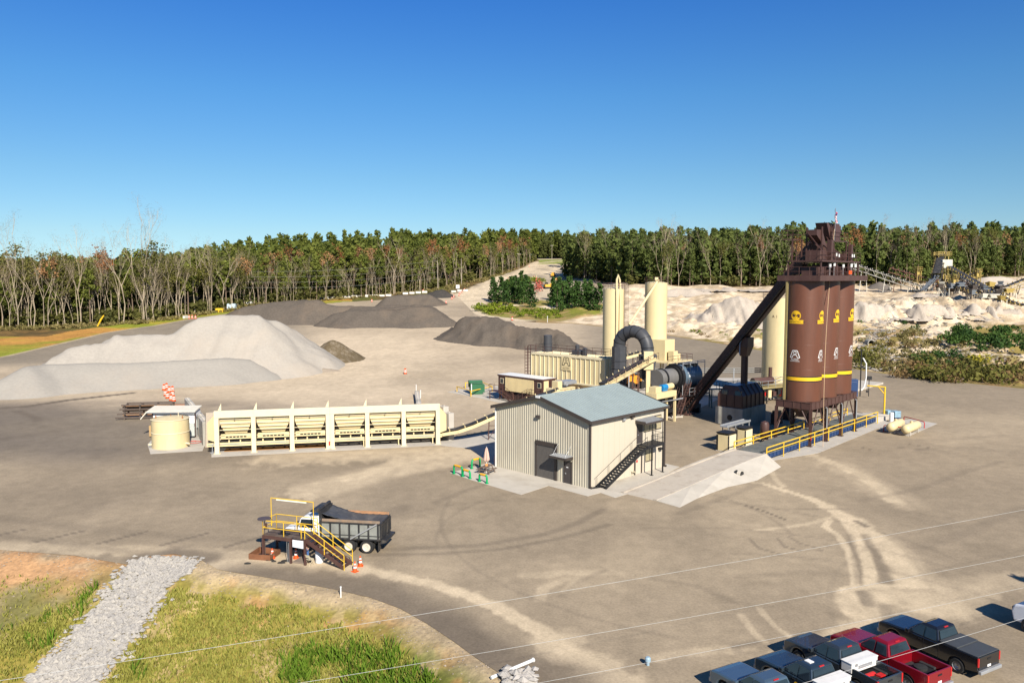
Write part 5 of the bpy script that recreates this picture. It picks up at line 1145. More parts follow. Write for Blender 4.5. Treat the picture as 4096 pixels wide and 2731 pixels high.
t = thing('guard_rail', 'yellow pipe guard rail round the green transformer', 'guard rail', (*rr[0], .05), 0); m = MB()
for a_, b_ in zip(rr, rr[1:]): m.tube((a_[0]-rr[0][0], a_[1]-rr[0][1], .95), (b_[0]-rr[0][0], b_[1]-rr[0][1], .95), .08, n=8)
m.build('top_pipe', YEL, t)
for a_ in rr: MB().tube((a_[0]-rr[0][0], a_[1]-rr[0][1], 0), (a_[0]-rr[0][0], a_[1]-rr[0][1], 1.02), .09, n=10).build('post', YEL, t)
# ---------------- water tank, shed, rack, block walls ----------------
q = G0(*zl(790, 1012)); r_ = 2.2
t = thing('water_tank', 'short round cream water tank in front of the white shed', 'tank', (q[0]*(q[1]+r_)/q[1], q[1]+r_, .06), 0)
MB().lathe([(r_, 0), (r_, 3.5), (r_*.5, 3.72), (.05, 3.8)], n=56).build('tank_shell', CR, t, smooth=True)
MB().lathe([(r_, 1.82), (r_+.05, 1.85), (r_+.05, 1.92), (r_, 1.95)], n=56, caps=False).lathe([(r_, 3.46), (r_+.06, 3.48), (r_+.06, 3.54), (r_, 3.56)], n=56, caps=False).build('tank_hoop', CRL, t, smooth=True)
for x, y in ((-1.6, -.4), (0, .2), (1.7, -.4)): MB().lathe([(.12, 3.5), (.02, 3.95)], (x, y, .05), 10).build('roof_cone', mat('rusty_brown', (.3, .12, .04), .7), t)
MB().tube((r_*.95, -.6, .5), (r_+.4, -.75, .5), .12).tube((-r_*.95, -.6, .35), (-r_-.25, -.8, .35), .1).tube((.9, .3, 3.6), (.9, .3, 4.2), .04).build('outlet_pipe', CRL, t)
s0 = G0(*zl(500, 862)); s1 = G0(*zl(1118, 840)); SWd = s1[0]-s0[0]; s0 = (s0[0], s0[1]+1.0); SA_ = R(2)
t = thing('pump_shed', 'small white clapboard shed with pale pitched roof behind the water tank', 'shed', (*s0, .05), SA_); sh = 3.45
m = MB().box(0, SWd, 0, 1.9, 0, sh); k = .15
while k < sh: m.box(0, SWd, -.02, 0, k, k+.12); k += .22
m.build('shed_wall', WHT, t); MB().box(-.04, .1, -.04, 0, 0, sh).box(SWd-.1, SWd+.04, -.04, 0, 0, sh).build('corner_board', BR, t)
m = MB(); m.hexa([(-.5, -.55, sh-.05), (SWd+.15, -.45, sh-.05), (SWd+.15, 2.1, sh+.3), (-.5, 2.1, sh+.3)], [(-.5, -.55, sh+.08), (SWd+.15, -.45, sh+.08), (SWd+.15, 2.1, sh+.44), (-.5, 2.1, sh+.44)])
m.hexa([(-1.3, -.55, sh-1.0), (-.5, -.55, sh-.06), (-.5, 2.1, sh+.28), (-1.3, 2.1, sh-.6)], [(-1.36, -.55, sh-.9), (-.55, -.55, sh+.08), (-.55, 2.1, sh+.42), (-1.36, 2.1, sh-.48)]); m.build('roof', mat('cream_white_sheet', (.72, .66, .54), .5), t)
MB().box(-.5, SWd+.15, -.62, -.56, sh-.14, sh+.0).build('gutter', GST, t)
MB().box(SWd-.9, SWd-.1, -.35, -.05, 1.1, 1.9).box(SWd+.05, SWd+.35, .2, 1.3, 1.2, 2.3).box(SWd+.05, SWd+.3, 1.6, 2.6, .9, 2.0).box(SWd-.9, SWd+.1, -.8, -.45, .3, 1.5).build('electric_cabinet', mat('pale_grey_box', (.5, .53, .5), .5), t, bevel=.02)
m = MB()
for k in range(6): m.path([(SWd+.1+k*.1, -.2+k*.3, 3.2-k*.2), (SWd+.3+k*.1, -.1+k*.3, 2.2), (SWd+.2, .1+k*.25, .3)], .03, 6)
m.build('cable', BLK, t)
MB().box(-.6, -.1, .2, 2.2, .1, 1.5).build('pallet_stack', mat('timber', (.45, .3, .14), .8), t, bevel=.02)
q0 = G0(*zl(1045, 880)); m = MB(); ps = []
for k in range(22): a = k*.42; ps.append((math.cos(a)*(.5+.02*k)+.04*k, math.sin(a)*(.75)-.03*k, .03+.004*k))
o = m.path(ps, .04, 6).build('hose', mat('red_hose', (.5, .12, .1), .5), smooth=True); o.location = (q0[0]+.6, q0[1]-1.2, .07); tag(o, 'red hose lying coiled beside the water tank', 'hose')
# steel storage rack
q = G0(*zl(165, 602)); q2 = G0(*zl(720, 395))
t = thing('steel_rack', 'rusty steel beam rack with brown sheets beside the white shed', 'rack', (*q, .03), R(12)); DRK = mat('dark_weathered_steel', (.1, .075, .06), .6, var=.25)
for k in range(4):
    x = k*2.15; m = MB(); m.beam((x, 0, 0), (x, 0, 2.1), .18).beam((x, 2.2, 0), (x, 2.2, 2.1), .18).beam((x, -.2, .12), (x, 2.5, .12), .16); 
    for z in (.75, 1.4, 2.05): m.beam((x, -.3, z), (x, 2.5, z), .13)
    m.build('upright', DRK, t)
for k, (z, y) in enumerate(((.3, 0), (.85, -.1), (1.5, .1), (2.15, 0), (2.15, 1.9), (1.5, 1.6))): MB().beam((-1.3+.3*k, y, z), (7.4-.2*k, y, z), .16, .2).build('stored_beam', DRK, t)
for z in (.5, 1.1, 1.65): MB().box(-.4, 6.6, .6, 1.5, z, z+.35).build('stored_sheet', mat('rust_sheet', (.42, .22, .1), .8, var=.2), t)
o = MB().box(-1.6, 1.6, -.5, .5, 0, .35).build('timber_stack', mat('rust_timber', (.36, .17, .09), .8, var=.2)); o.location = (*G0(*zl(895, 425)), .05); tag(o, 'reddish stack of timber behind the white shed', 'timber')
def block_wall(name, label, pts, hs, bl=1.25, th=.8):
    t = thing(name, label, 'block wall', (*pts[0], 0), 0); o = Vector(pts[0]); n = 0
    for a, b, h0, h1 in zip(pts, pts[1:], hs, hs[1:]):
        a = Vector(a); b = Vector(b); L = (b-a).length; k = max(1, round(L/bl)); ang = math.atan2(b[1]-a[1], b[0]-a[0])
        for i in range(k):
            p = a.lerp(b, (i+.5)/k)-o; h = h0+(h1-h0)*(i+.5)/k; j = rnd.uniform(-.05, .05)
            MB().box(-L/k/2+.02, L/k/2-.02, -th/2, th/2, 0, h).box(-.15, .15, -.12, .12, h, h+.12).build('concrete_block', CONW if rnd.random() < .3 else CON, t, bevel=.03)
            c = t.children[-1]; c.location = (p[0], p[1], 0); c.rotation_euler = (0, 0, ang+j)
    return t
block_wall('retaining_wall', 'stepped wall of grey concrete blocks between the white shed and the feed bins', [G0(*zl(1005, 430)), G0(*zl(1262, 955))], [1.5, 3.1])
block_wall('retaining_wall', 'low wall of grey concrete blocks with marker posts behind the right end of the feed bins', [G0(*z6(1735, 118)), Fw(npos[-1]-1.0, 9.5)[:2], Fw(npos[-1]+.7, 4.6)[:2]], [.9, 1.0, 1.6])
block_wall('retaining_wall', 'tall wall of grey concrete blocks closing the right end of the feed bins', [Fw(npos[-1]+1.0, 4.4)[:2], Fw(npos[-1]+2.0, 2.2)[:2]], [4.6, 3.2])
m = MB(); poly = [(npos[0]-2.0, 4.35), (npos[-1]+1.2, 4.35), (npos[-1]+.5, 9.5), (npos[0]+2, 12), (npos[0]-3, 9)]
m.add([(x, y, 0) for x, y in poly]+[(npos[0]-1.8, 4.4, 4.3), (npos[-1]+1.0, 4.4, 4.3), (npos[-1]+.2, 5.0, 4.3), (npos[0]-.8, 5.5, 4.3)], [(0,1,6,5), (1,2,7,6), (2,3,8,7), (3,4,8), (4,0,5,8), (5,6,7,8), (4,3,2,1,0)])
o = m.build('loading_ramp', mat('compacted_fill', (.44, .37, .29), .95, var=.12, bump=.4, bscale=4), smooth=False); o.location = FBL; o.rotation_euler = (0, 0, FAX); o['kind'] = 'structure'; o['label'] = 'earth bank behind the feed bins'
def stake(px_, h, label, m_=WHT, r=.04):
    g = G(*px_); o = MB().tube((0, 0, 0), (0, 0, h), r, n=8).lathe([(r*1.6, h), (r*1.4, h+.05)], n=8).build('marker_post', m_); o.location = g; tag(o, label, 'post')
stake(z6(1732, 120), 2.0, 'thin white post at the far end of the low block wall', r=.06); stake(z6(1757, 132), 1.4, 'thin white post beside the middle of the low block wall', r=.06)
# ---------------- traffic barrels and barriers ----------------
def make_barrel():
    t = thing('traffic_barrel', 'x', 'traffic barrel', (0, 0, 0), 0, 'orange and white traffic barrels')
    MB().lathe([(.29, .06), (.28, .3), (.265, .32), (.26, .55), (.24, .57), (.235, .8), (.215, .82), (.2, 1.0), (.1, 1.03)], n=20).build('barrel_body', ORA, t, smooth=True)
    for a, b, r in ((.36, .5, .272), (.64, .78, .252)): MB().lathe([(r, a), (r-.012, b)], n=20, caps=False).build('white_stripe', WHT, t, smooth=True)
    MB().lathe([(.36, 0), (.36, .06)], n=16).build('base', BLK, t); MB().box(-.1, .1, -.02, .02, 1.02, 1.1).build('handle', ORA, t)
    return t
b0_ = make_barrel(); used = [0]
def barrel(p, label, sc=1):
    if not used[0]: used[0] = 1; b0_.location = p; b0_['label'] = label; b0_.scale = (sc,)*3; return
    dup(b0_, p, rnd.uniform(0, 6), label, (sc, sc, sc))
L9 = ['rearmost left barrel of the cluster of nine beside the pale stockpile', 'rearmost right barrel of the cluster of nine beside the pale stockpile', 'barrel in the upper middle of the cluster of nine', 'upper right barrel of the cluster of nine',
      'left barrel in the middle row of the cluster of nine', 'leftmost of the three front barrels of the cluster of nine', 'barrel in the centre right of the cluster of nine', 'middle one of the three front barrels of the cluster of nine', 'nearest and rightmost barrel of the cluster of nine']
for (a, b), l in zip(((694, 206), (728, 190), (765, 235), (808, 232), (714, 282), (740, 316), (808, 292), (788, 346), (824, 358)), L9): barrel((*G0(*zl(a, b)), .03), 'orange traffic barrel, '+l, 1.08)
FB = [((825, 1266), 'single orange traffic barrel alone on the open dusty yard'), ((563, 700), 'orange traffic barrel alone behind the long dark stockpile'), ((980, 716), 'orange traffic barrel in front of the small dark stockpile by the white blocks'), ((1145, 712), 'orange traffic barrel at the right end of the low white block row'),
      ((1190, 682), 'nearest orange traffic barrel of the line beside the haul road'), ((1205, 668), 'second nearest orange traffic barrel of the line beside the haul road'), ((1246, 654), 'third nearest orange traffic barrel of the line beside the haul road'), ((1254, 640), 'fourth nearest orange traffic barrel of the line beside the haul road'),
      ((1268, 628), 'fifth nearest orange traffic barrel of the line beside the haul road'), ((1288, 614), 'farthest orange traffic barrel of the line beside the haul road'), ((1664, 846), 'orange traffic barrel at the tarmac edge below the young pines'), ((965, 622), 'orange traffic barrel among the white blocks at the wood edge'), ((1797, 427), 'tiny orange traffic barrel far up the haul road')]
for (a, b), l in FB: barrel(G(*z2(a, b)), l, 1.15)
for a, l in ((757, 'left'), (769, 'middle'), (782, 'right')): barrel(G(a, 1275), 'orange traffic barrel, %s one of three at the left wood edge' % l, 1.2)
mb = MB(); mb.prof([(-1.4, 0), (1.4, 0), (1.4, .9), (-1.4, .9)], -.35, .35); B0 = mb.build('barrier_block', mat('white_block', (.72, .68, .6), .8, var=.1), bevel=.06)
tag(B0, 'x', 'barrier block'); first = True
def blocks(pts, label, grp, gap=3.0, sz=1):
    global first
    P = [G(*p) for p in pts]
    for a, b in zip(P, P[1:]):
        L = math.hypot(b[0]-a[0], b[1]-a[1]); n = max(1, int(L/gap))
        for k in range(n):
            f = (k+.5)/n; x, y = a[0]+(b[0]-a[0])*f, a[1]+(b[1]-a[1])*f; o = B0 if first else B0.copy()
            if not first: C.objects.link(o)
            first = False; o.location = (x, y, float(zt(x, y))); o.rotation_euler = (0, 0, math.atan2(b[1]-a[1], b[0]-a[0])+rnd.uniform(-.06, .06)); o['label'] = label; o['group'] = grp; o.scale = (sz, sz, sz*rnd.uniform(.9, 1.2))
blocks([z2(60, 684), z2(400, 668), z2(720, 655)], 'white concrete block in the long row along the front of the bare-trunked wood', 'white blocks along the wood edge')
blocks([z2(800, 645), z2(1000, 630)], 'white concrete block between the small dark stockpile and the wood', 'white blocks behind the small dark stockpile')
blocks([z2(1180, 628), z2(1320, 615)], 'white concrete block at the foot of the haul road', 'white blocks at the haul road')
blocks([z2(640, 733), z2(880, 722), z2(1130, 712)], 'white concrete block in front of the small dark stockpile', 'white blocks in front of the small dark stockpile')
blocks([(735, 1275), (752, 1272)], 'white block beside the three barrels at the left wood edge', 'white blocks at the left wood edge', 2)
# ---------------- things round the silos ----------------
q = G0(*z8(1872, 606))
t = thing('davit_frame', 'yellow goalpost davit on a concrete block with an arm reaching left', 'davit', (*q, .6), 0); H_ = AT(*z8(1878, 332), q[1])[2]-.6; ax_ = AT(*z8(1722, 325), q[1]+1)[0]-q[0]
MB().tube((0, 0, 0), (0, 0, H_), .13, n=12).build('post', YEL, t); MB().tube((.1, 0, H_), (ax_, 1, H_+.1), .1, n=10).build('arm', YEL, t); MB().tube((0, 0, H_-1.1), (-.9, .2, H_), .07).build('brace', YEL, t); MB().tube((ax_, 1, H_+.1), (ax_, 1, H_-.7), .04).box(ax_-.12, ax_+.12, .9, 1.1, H_-.95, H_-.65).build('hook', BLK, t)
o = MB().box(-1.4, .95, -.7, .7, 0, .6).build('footing_block', CON, t); o.location = (0, 0, -.6); 
def ibc(p, label):
    t = thing('tote_tank', label, 'tote', (*G0(*p), .05), AX-.5, 'caged liquid totes'); MB().box(-.55, .55, -.5, .5, .15, 1.1).build('bottle', mat('blue_white_plastic', (.3, .5, .62), .35, var=.3, scale=2), t, bevel=.08)
    m = MB()
    for k in range(7):
        x = -.58+k*.193; m.tube((x, -.53, .1), (x, -.53, 1.16), .015, n=4).tube((x, .53, .1), (x, .53, 1.16), .015, n=4)
    for z in (.2, .5, .85, 1.16): m.tube((-.58, -.53, z), (.58, -.53, z), .015, n=4).tube((-.58, .53, z), (.58, .53, z), .015, n=4).tube((-.58, -.53, z), (-.58, .53, z), .015, n=4).tube((.58, -.53, z), (.58, .53, z), .015, n=4)
    m.build('cage', GST, t); MB().box(-.6, .6, -.55, .55, 0, .12).build('pallet', BLU, t)
ibc(z8(1912, 605), 'blue-white caged liquid tote, left one beside the yellow davit'); ibc(z8(1975, 612), 'blue-white caged liquid tote, right one behind the propane tanks')
o = MB().lathe([(.28, 0), (.3, .4), (.3, 1.2), (.25, 1.4)], n=16).build('white_pipe', mat('white_plastic_tube', (.75, .75, .72), .4), smooth=True); o.location = (*G0(*z8(1938, 645)), .05); tag(o, 'upright white plastic pipe in front of the caged totes', 'pipe')
def propane(p, q, label):
    a, b = AT(*p, 0), 0
    pa_, pb_ = G0(*p, .95), G0(*q, .95); t = thing('propane_tank', label, 'gas tank', (pa_[0], pa_[1], .06), math.atan2(pb_[1]-pa_[1], pb_[0]-pa_[0]), 'horizontal cream gas tanks'); L = math.hypot(pb_[0]-pa_[0], pb_[1]-pa_[1])
    pr = [(.05, -.42), (.35, -.36), (.52, -.2), (.6, 0), (.6, L), (.52, L+.2), (.35, L+.36), (.05, L+.42)]
    MB().lathe(pr, n=28, M=rotm(ry=R(90)), c=(0, 0, .9)).build('tank_shell', CR, t, smooth=True)
    for x in (.6, L-.6): MB().box(x-.15, x+.15, -.45, .45, 0, .5).build('saddle', CON, t)
    MB().lathe([(.2, 1.45), (.2, 1.7), (.1, 1.75)], (L*.5, 0, 0), 12).build('valve_dome', CR, t)
propane(z8(1935, 690), z8(2020, 650), 'cream horizontal gas tank, left one of two'); propane(z8(2068, 710), z8(2165, 670), 'cream horizontal gas tank, right one of two')
def red_rail(a, b, label, h=.85, r=.06, m_=RED):
    pa_, pb_ = G0(*a), G0(*b); t = thing('guard_rail', label, 'guard rail', (*pa_, .05), math.atan2(pb_[1]-pa_[1], pb_[0]-pa_[0])); L = math.hypot(pb_[0]-pa_[0], pb_[1]-pa_[1])
    MB().path([(0, 0, 0), (0, 0, h-.15), (.05, 0, h-.04), (.16, 0, h), (L-.16, 0, h), (L-.05, 0, h-.04), (L, 0, h-.15), (L, 0, 0)], r, 8).build('rail_pipe', m_, t, smooth=True)
    for x in (0, L): MB().box(x-.12, x+.12, -.12, .12, 0, .02).build('base_plate', m_, t)
    return t
red_rail(z8(1870, 730), z8(2086, 760), 'red pipe guard rail in front of the gas tanks'); red_rail(z8(2050, 648), z8(2233, 700), 'red pipe guard rail behind the gas tanks')
def cabinet(p, w, d, h, label, hood=True):
    t = thing('power_cabinet', label, 'cabinet', (*G0(*p), .04), AX); MB().box(0, d, 0, w, .1, h).build('cabinet_body', CR, t, bevel=.02)
    MB().box(-.02, d*.98, -.02, .0, .1, h).build('door', CRL, t); [MB().box(*a_).build('dark_panel', BLK, t) for a_ in ((-.02, .2, -.03, .02, .1, h), (d-.05, d+.02, -.03, .02, .1, h), (-.025, .0, w*.85, w, .1, h))]; MB().box(-.05, d+.05, -.05, w+.05, 0, .1).build('plinth', CON, t)
    if hood: MB().hexa([(.2, .1, h), (d-.1, .1, h), (d-.1, w-.1, h), (.2, w-.1, h)], [(-.1, -.05, h+.3), (d+.1, -.05, h+.3), (d+.1, w+.05, h+.3), (-.1, w+.05, h+.3)]).build('top_hood', BLK, t)
cabinet(z8(475, 920), 1.6, 1.9, 2.0, 'cream electric cabinet with black hood nearest the scale ramp'); cabinet(z8(625, 868), 1.2, 1.9, 2.0, 'cream electric cabinet under the grey cable tray beside the scale')
g0_ = G0(*z8(560, 870)); t = thing('cable_tray', 'raised galvanised cable tray beside the cream cabinets', 'cable tray', (*g0_, 0), AX)
MB().box(-.5, 5.5, 1.2, 2.2, 2.35, 2.5).box(-.5, 5.5, 1.2, 1.26, 2.5, 2.62).box(-.5, 5.5, 2.14, 2.2, 2.5, 2.62).build('tray', GST, t)
for x in (0, 1.8, 3.6, 5.3): MB().beam((x, 1.3, 0), (x, 1.3, 2.35), .1).beam((x, 2.1, 0), (x, 2.1, 2.35), .1).beam((x, 1.3, 1.1), (x, 2.1, 1.6), .06).build('tray_frame', GST, t)
q = G0(*z8(800, 828)); t = thing('air_receiver', 'small upright brown air tank beside the truck scale', 'tank', (*q, .04), 0); MB().lathe([(.1, .35), (.4, .45), (.55, .7), (.55, 2.3), (.45, 2.6), (.1, 2.75)], n=24).build('tank_shell', BR, t, smooth=True)
for k in range(3): MB().beam((.4*math.cos(k*2.1), .4*math.sin(k*2.1), 0), (.4*math.cos(k*2.1), .4*math.sin(k*2.1), .8), .1).build('leg', BR, t)
# oil heater skid between enclosure and cream tank
q = G0(*z8(900, 470)); t = thing('containment_wall', 'low grey concrete wall round the asphalt tank', 'wall', (q[0]-3, q[1], 0), AX)
MB().box(0, 13, 0, .3, 0, 1.5).build('wall_section', CON, t); MB().box(-.3, 0, 0, 12, 0, 1.5).build('wall_section', CON, t)
q = AT(*z8(790, 275), 133); t = thing('oil_heater', 'brown horizontal oil heater on a raised skid with galvanised railings beside the cream tank', 'heater', (q[0], q[1], 0), AX-.3); z = q[2]
MB().tube((-2.4, 0, z), (2.0, 0, z), .62, n=24).tube((1.6, 0, z+.6), (1.6, 0, z+2.2), .3, n=16).build('heater_shell', BR, t, smooth=True)
MB().box(-4, 6.5, -1.6, 1.8, z-1.1, z-.95).build('deck', mat('yellowish_grating', (.35, .28, .12), .7), t); m = MB(); rail(m, [(-4, -1.6, z-.95), (6.5, -1.6, z-.95)], 1.1, .04, 2, 1.7); rail(m, [(-4, 1.8, z-.95), (6.5, 1.8, z-.95)], 1.1, .04, 2, 1.7); m.build('railing', GST, t)
for x in (-3.8, -.5, 3, 6.3):
    for y in (-1.4, 1.6): MB().beam((x, y, 0), (x, y, z-1.1), .16).build('leg', BLK, t)
for k in range(9): MB().box(k*1.1-3.2, k*1.1-2.5, -1.2, -.4, .9+.2*(k % 3), 1.9+.3*(k % 2)).build('pump', (BR, BLK, RED, CR)[k % 4], t, bevel=.05)
# pipe rack and walkways behind the drum
q = AT(*z8(380, 165), 142); t = thing('pipe_bridge', 'galvanised pipe bridge crossing behind the drag conveyor', 'pipe rack', (q[0], q[1], 0), R(3)); z = q[2]
m = MB()
for h in (0, .35, .7): m.tube((-17, 0, z+h-.7), (13, 0, z+h-.7), .09, n=8)
for k in range(20): x = -17+k*1.55; m.tube((x, 0, z-.7), (x, 0, z), .05, n=4)
m.build('pipes', mat('dull_zinc', (.2, .2, .19), .6), t)
for x in (-16, -6, 3, 12.5): MB().beam((x, 0, 0), (x, 0, z), .18).build('post', GST, t)
q = AT(*z8(400, 290), 128); t = thing('service_walkway', 'low green-grey steel walkway with railings between the drum and the enclosure', 'walkway', (q[0], q[1], 0), R(8)); z = q[2]
GG = mat('green_grey_steel', (.12, .15, .13), .6); MB().box(-9, 7, -.6, .6, z-1.1, z-1.0).build('deck', GG, t); m = MB(); rail(m, [(-9, -.6, z-1.0), (7, -.6, z-1.0)], 1.1, .04, 2, 1.5); rail(m, [(-9, .6, z-1.0), (7, .6, z-1.0)], 1.1, .04, 2, 1.5); m.build('railing', GG, t)
for x in (-8.8, -5, -1.5, 2, 5, 6.8): MB().beam((x, -.5, 0), (x, -.5, z-1.1), .15).beam((x, .5, 0), (x, .5, z-1.1), .15).beam((x, -.5, .4), (x, .5, z-1.3), .08).build('trestle', GG, t)
m = MB(); 
for s in (-.3, .3): m.tube((s, -.7, 0), (s, -.7, z), .05, n=6)
for k in range(10): m.tube((-.3, -.7, .3+k*z/10), (.3, -.7, .3+k*z/10), .03, n=4)
m.build('ladder', GG, t)
q = AT(*z8(1740, 250), 138); t = thing('lamp_post', 'short black lamp post with square head on the white containment floor', 'lamp post', (q[0], q[1], .3), 0); MB().tube((0, 0, 0), (0, 0, q[2]-.3), .07).build('post', BLK, t); MB().box(-.4, .4, -.2, .2, q[2]-.6, q[2]).build('lamp_head', BLK, t)
q = AT(*z8(1670, 60), 138); g = AT(*z8(1662, 330), 138); t = thing('filling_arm', 'thin black standpipe with a hanging white hose right of the brown silos', 'standpipe', (q[0], q[1], .3), 0); MB().tube((0, 0, 0), (0, 0, q[2]+1), .1).build('standpipe', BLK, t)
MB().path([(.3, 0, q[2]-.5), (.9, 0, q[2]-1.5), (.95, 0, q[2]-4), (.7, 0, q[2]-5.5), (.2, 0, q[2]-6.2)], .12, 8).build('hose', WHT, t, smooth=True)
MB().box(-2.6, -.6, -.5, .5, .0, 3.0).box(-2.4, -.8, -.6, -.5, .5, 2.6).build('pump_cabinet', BLU, t, bevel=.03)
for k, (p, l) in enumerate(((z8(985, 700), 'left'), (z8(1090, 660), 'right'))):
    q = G0(*p); o = MB().box(-.9, .9, -.5, .5, 0, 1.5).box(-.7, .7, -.4, .4, 1.5, 1.9).build('machine_box', BR, bevel=.04); o.location = (q[0], q[1]+3.5, .04); o.rotation_euler = (0, 0, AX); tag(o, 'brown machine box in the shade behind the silo legs, %s one' % l, 'machine box')
# ---------------- picnic corner ----------------
PGN, PYL = mat('bright_green_paint', (.0, .33, .1), .4), mat('orange_yellow_paint', (.85, .42, .02), .4)
def bollard_rail(a, b, label, h=.95):
    pa_, pb_ = G0(*a), G0(*b); L = math.hypot(pb_[0]-pa_[0], pb_[1]-pa_[1]); t = thing('bollard_rail', label, 'bollard rail', (*pa_, .05), math.atan2(pb_[1]-pa_[1], pb_[0]-pa_[0]), 'green and yellow pipe bollards round the picnic table')
    MB().path([(.2, 0, h), (L-.2, 0, h)], .12, 12).build('yellow_bar', PYL, t, smooth=True)
    MB().path([(0, 0, 0), (0, 0, h-.2), (.06, 0, h-.06), (.2, 0, h)], .105, 12).build('post', PGN, t, smooth=True); MB().path([(L, 0, 0), (L, 0, h-.2), (L-.06, 0, h-.06), (L-.2, 0, h)], .105, 12).build('post', PGN, t, smooth=True)
    for x in (0, L): MB().lathe([(.2, 0), (.2, .03)], (x, 0, 0), 12).build('base_plate', PGN, t)
bollard_rail(z7(148, 998), z7(222, 1020), 'green bollard with yellow top bar, leftmost by the picnic table'); bollard_rail(z7(228, 1022), z7(292, 1042), 'lower green bollard with yellow top bar in front of the leftmost one', .75)
bollard_rail(z7(308, 953), z7(380, 935), 'green bollard with yellow top bar behind the picnic table'); bollard_rail(z7(376, 1067), z7(443, 1086), 'green bollard with yellow top bar, nearest in front of the picnic table', .8)
q = G0(*z7(440, 990)); WD = mat('weathered_timber', (.17, .12, .09), .8, var=.2)
t = thing('picnic_table', 'weathered brown timber picnic table on the concrete apron', 'table', (*q, .05), AX+.3)
m = MB(); [m.box(-.9, .9, -.38+k*.155, -.25+k*.155, .72, .76) for k in range(5)]; m.box(-.6, -.5, -.38, .38, .68, .72); m.build('table_top', WD, t)
for y in (-.85, .6): MB().box(-.9, .9, y, y+.27, .42, .46).build('bench', WD, t)
for x in (-.65, .65): MB().beam((x, -.7, 0), (x, -.25, .72), .08).beam((x, .7, 0), (x, .25, .72), .08).beam((x, -.8, .4), (x, .8, .4), .08).build('trestle', WD, t)
o = MB().box(-.12, .12, -.12, .12, 0, .22).build('orange_box', mat('orange_card', (.75, .3, .08), .6)); o.location = (q[0], q[1], .815); tag(o, 'small orange box on the picnic table beside the parasol pole', 'box')
t = thing('parasol', 'closed pale pink parasol standing through the picnic table', 'parasol', (*q, .05), 0); UM = mat('faded_pink_cloth', (.62, .42, .34), .8)
m = MB(); N = 16; prof_ = [(.05, 2.75), (.1, 2.6), (.18, 2.2), (.24, 1.7), (.27, 1.45), (.2, 1.3)]; vs = []
for r, z in prof_:
    for k in range(N): a = 2*math.pi*k/N; rr_ = r*(1+.22*math.cos(8*a)); vs.append((rr_*math.cos(a), rr_*math.sin(a), z))
m.add(vs, [(i*N+k, i*N+(k+1) % N, (i+1)*N+(k+1) % N, (i+1)*N+k) for i in range(5) for k in range(N)]+[tuple(range(N)), tuple(range(6*N-1, 5*N-1, -1))]); m.build('cloth', UM, t, smooth=True); MB().tube((0, 0, .0), (0, 0, 2.85), .025).build('pole', WHT, t)
red_rail(z7(520, 912), z7(548, 880), 'short fat red pipe rail in the shade at the left corner of the metal building', 1.0, .13)
# ---------------- sampling platform ----------------
P0 = G0(*zt_(352, 972)); P1 = G0(*zt_(912, 1046)); PAX = math.atan2(P1[1]-P0[1], P1[0]-P0[0]); PLN = math.hypot(P1[0]-P0[0], P1[1]-P0[1])
PL = (*P0, .03); PH = 1.95
t = thing('sampling_platform', 'brown steel truck platform with yellow railings and steps', 'platform', PL, PAX); DP = 1.7
MB().box(0, PLN, 0, DP, PH-.06, PH).build('deck', mat('brown_deck', (.1, .07, .055), .7, var=.2, dirt=((.3, .26, .2), .4, 1.5)), t)
m = MB(); 
for y in (0, DP): m.box(-.05, PLN+.05, y-.06, y+.06, PH-.3, PH-.06)
for x in (0, PLN): m.box(x-.06, x+.06, 0, DP, PH-.3, PH-.06)
m.build('deck_frame', BR, t)
for x in (0, PLN*.66, PLN):
    for y in (0, DP): MB().beam((x, y, 0), (x, y, PH-.3), .15).build('leg', BR, t)
r = MB(); rail(r, [(PLN, 0, PH), (0, 0, PH), (0, DP, PH)], 1.05, .03, 2, 1.7); r.tube((PLN-.3, 0, PH), (PLN-.3, 0, PH+1.05), .03).build('platform_rail', YEL, t)
r = MB(); rail(r, [(0, DP, PH), (PLN, DP, PH)], 1.05, .03, 2, 1.7); r.build('platform_rail', YEL, t)
S1x, S1z = PLN+3.05, .12; ny = 0.0
_, = (0,)
e = G0(*zt_(1468, 1092)); S1x = (e[0]-PL[0])*math.cos(PAX)+(e[1]-PL[1])*math.sin(PAX)
for y in (.05, 1.15): MB().beam((PLN, y, PH-.1), (S1x, y, .1), .07, .26).build('stringer', BR, t)
for k in range(10): a = (k+.6)/10.4; x = PLN+(S1x-PLN)*a; z = PH*(1-a); MB().box(x-.14, x+.14, .08, 1.12, z-.04, z).build('tread', BR, t)
for y in (.0, 1.2):
    r = MB(); r.tube((PLN, y, PH+1.05), (S1x, y, 1.1), .03).tube((PLN, y, PH+.55), (S1x, y, .62), .025)
    for a in (0, .5, 1): x = PLN+(S1x-PLN)*a; r.tube((x, y, PH*(1-a)), (x, y, PH*(1-a)+1.08), .03)
    r.build('stair_rail', YEL, t)
hx0, hz1 = onwall(*zt_(447, 140), PL, PAX, 'x', DP); hx1, hz2 = onwall(*zt_(1015, 190), PL, PAX, 'x', DP); hz = (hz1+hz2)/2
MB().path([(hx0, DP+.02, PH), (hx0, DP+.02, hz), (hx1, DP+.02, hz), (hx1, DP+.02, PH)], .04, 8).build('gantry_frame', YEL, t)
MB().box(hx0+.5, hx1-.6, DP-.04, DP+.08, hz-.13, hz-.04).build('tube_lamp', mat('pale_tube', (.8, .82, .7), .4), t)
m = MB(); dx, dz_ = onwall(*zt_(360, 418), PL, PAX, 'x', .3)
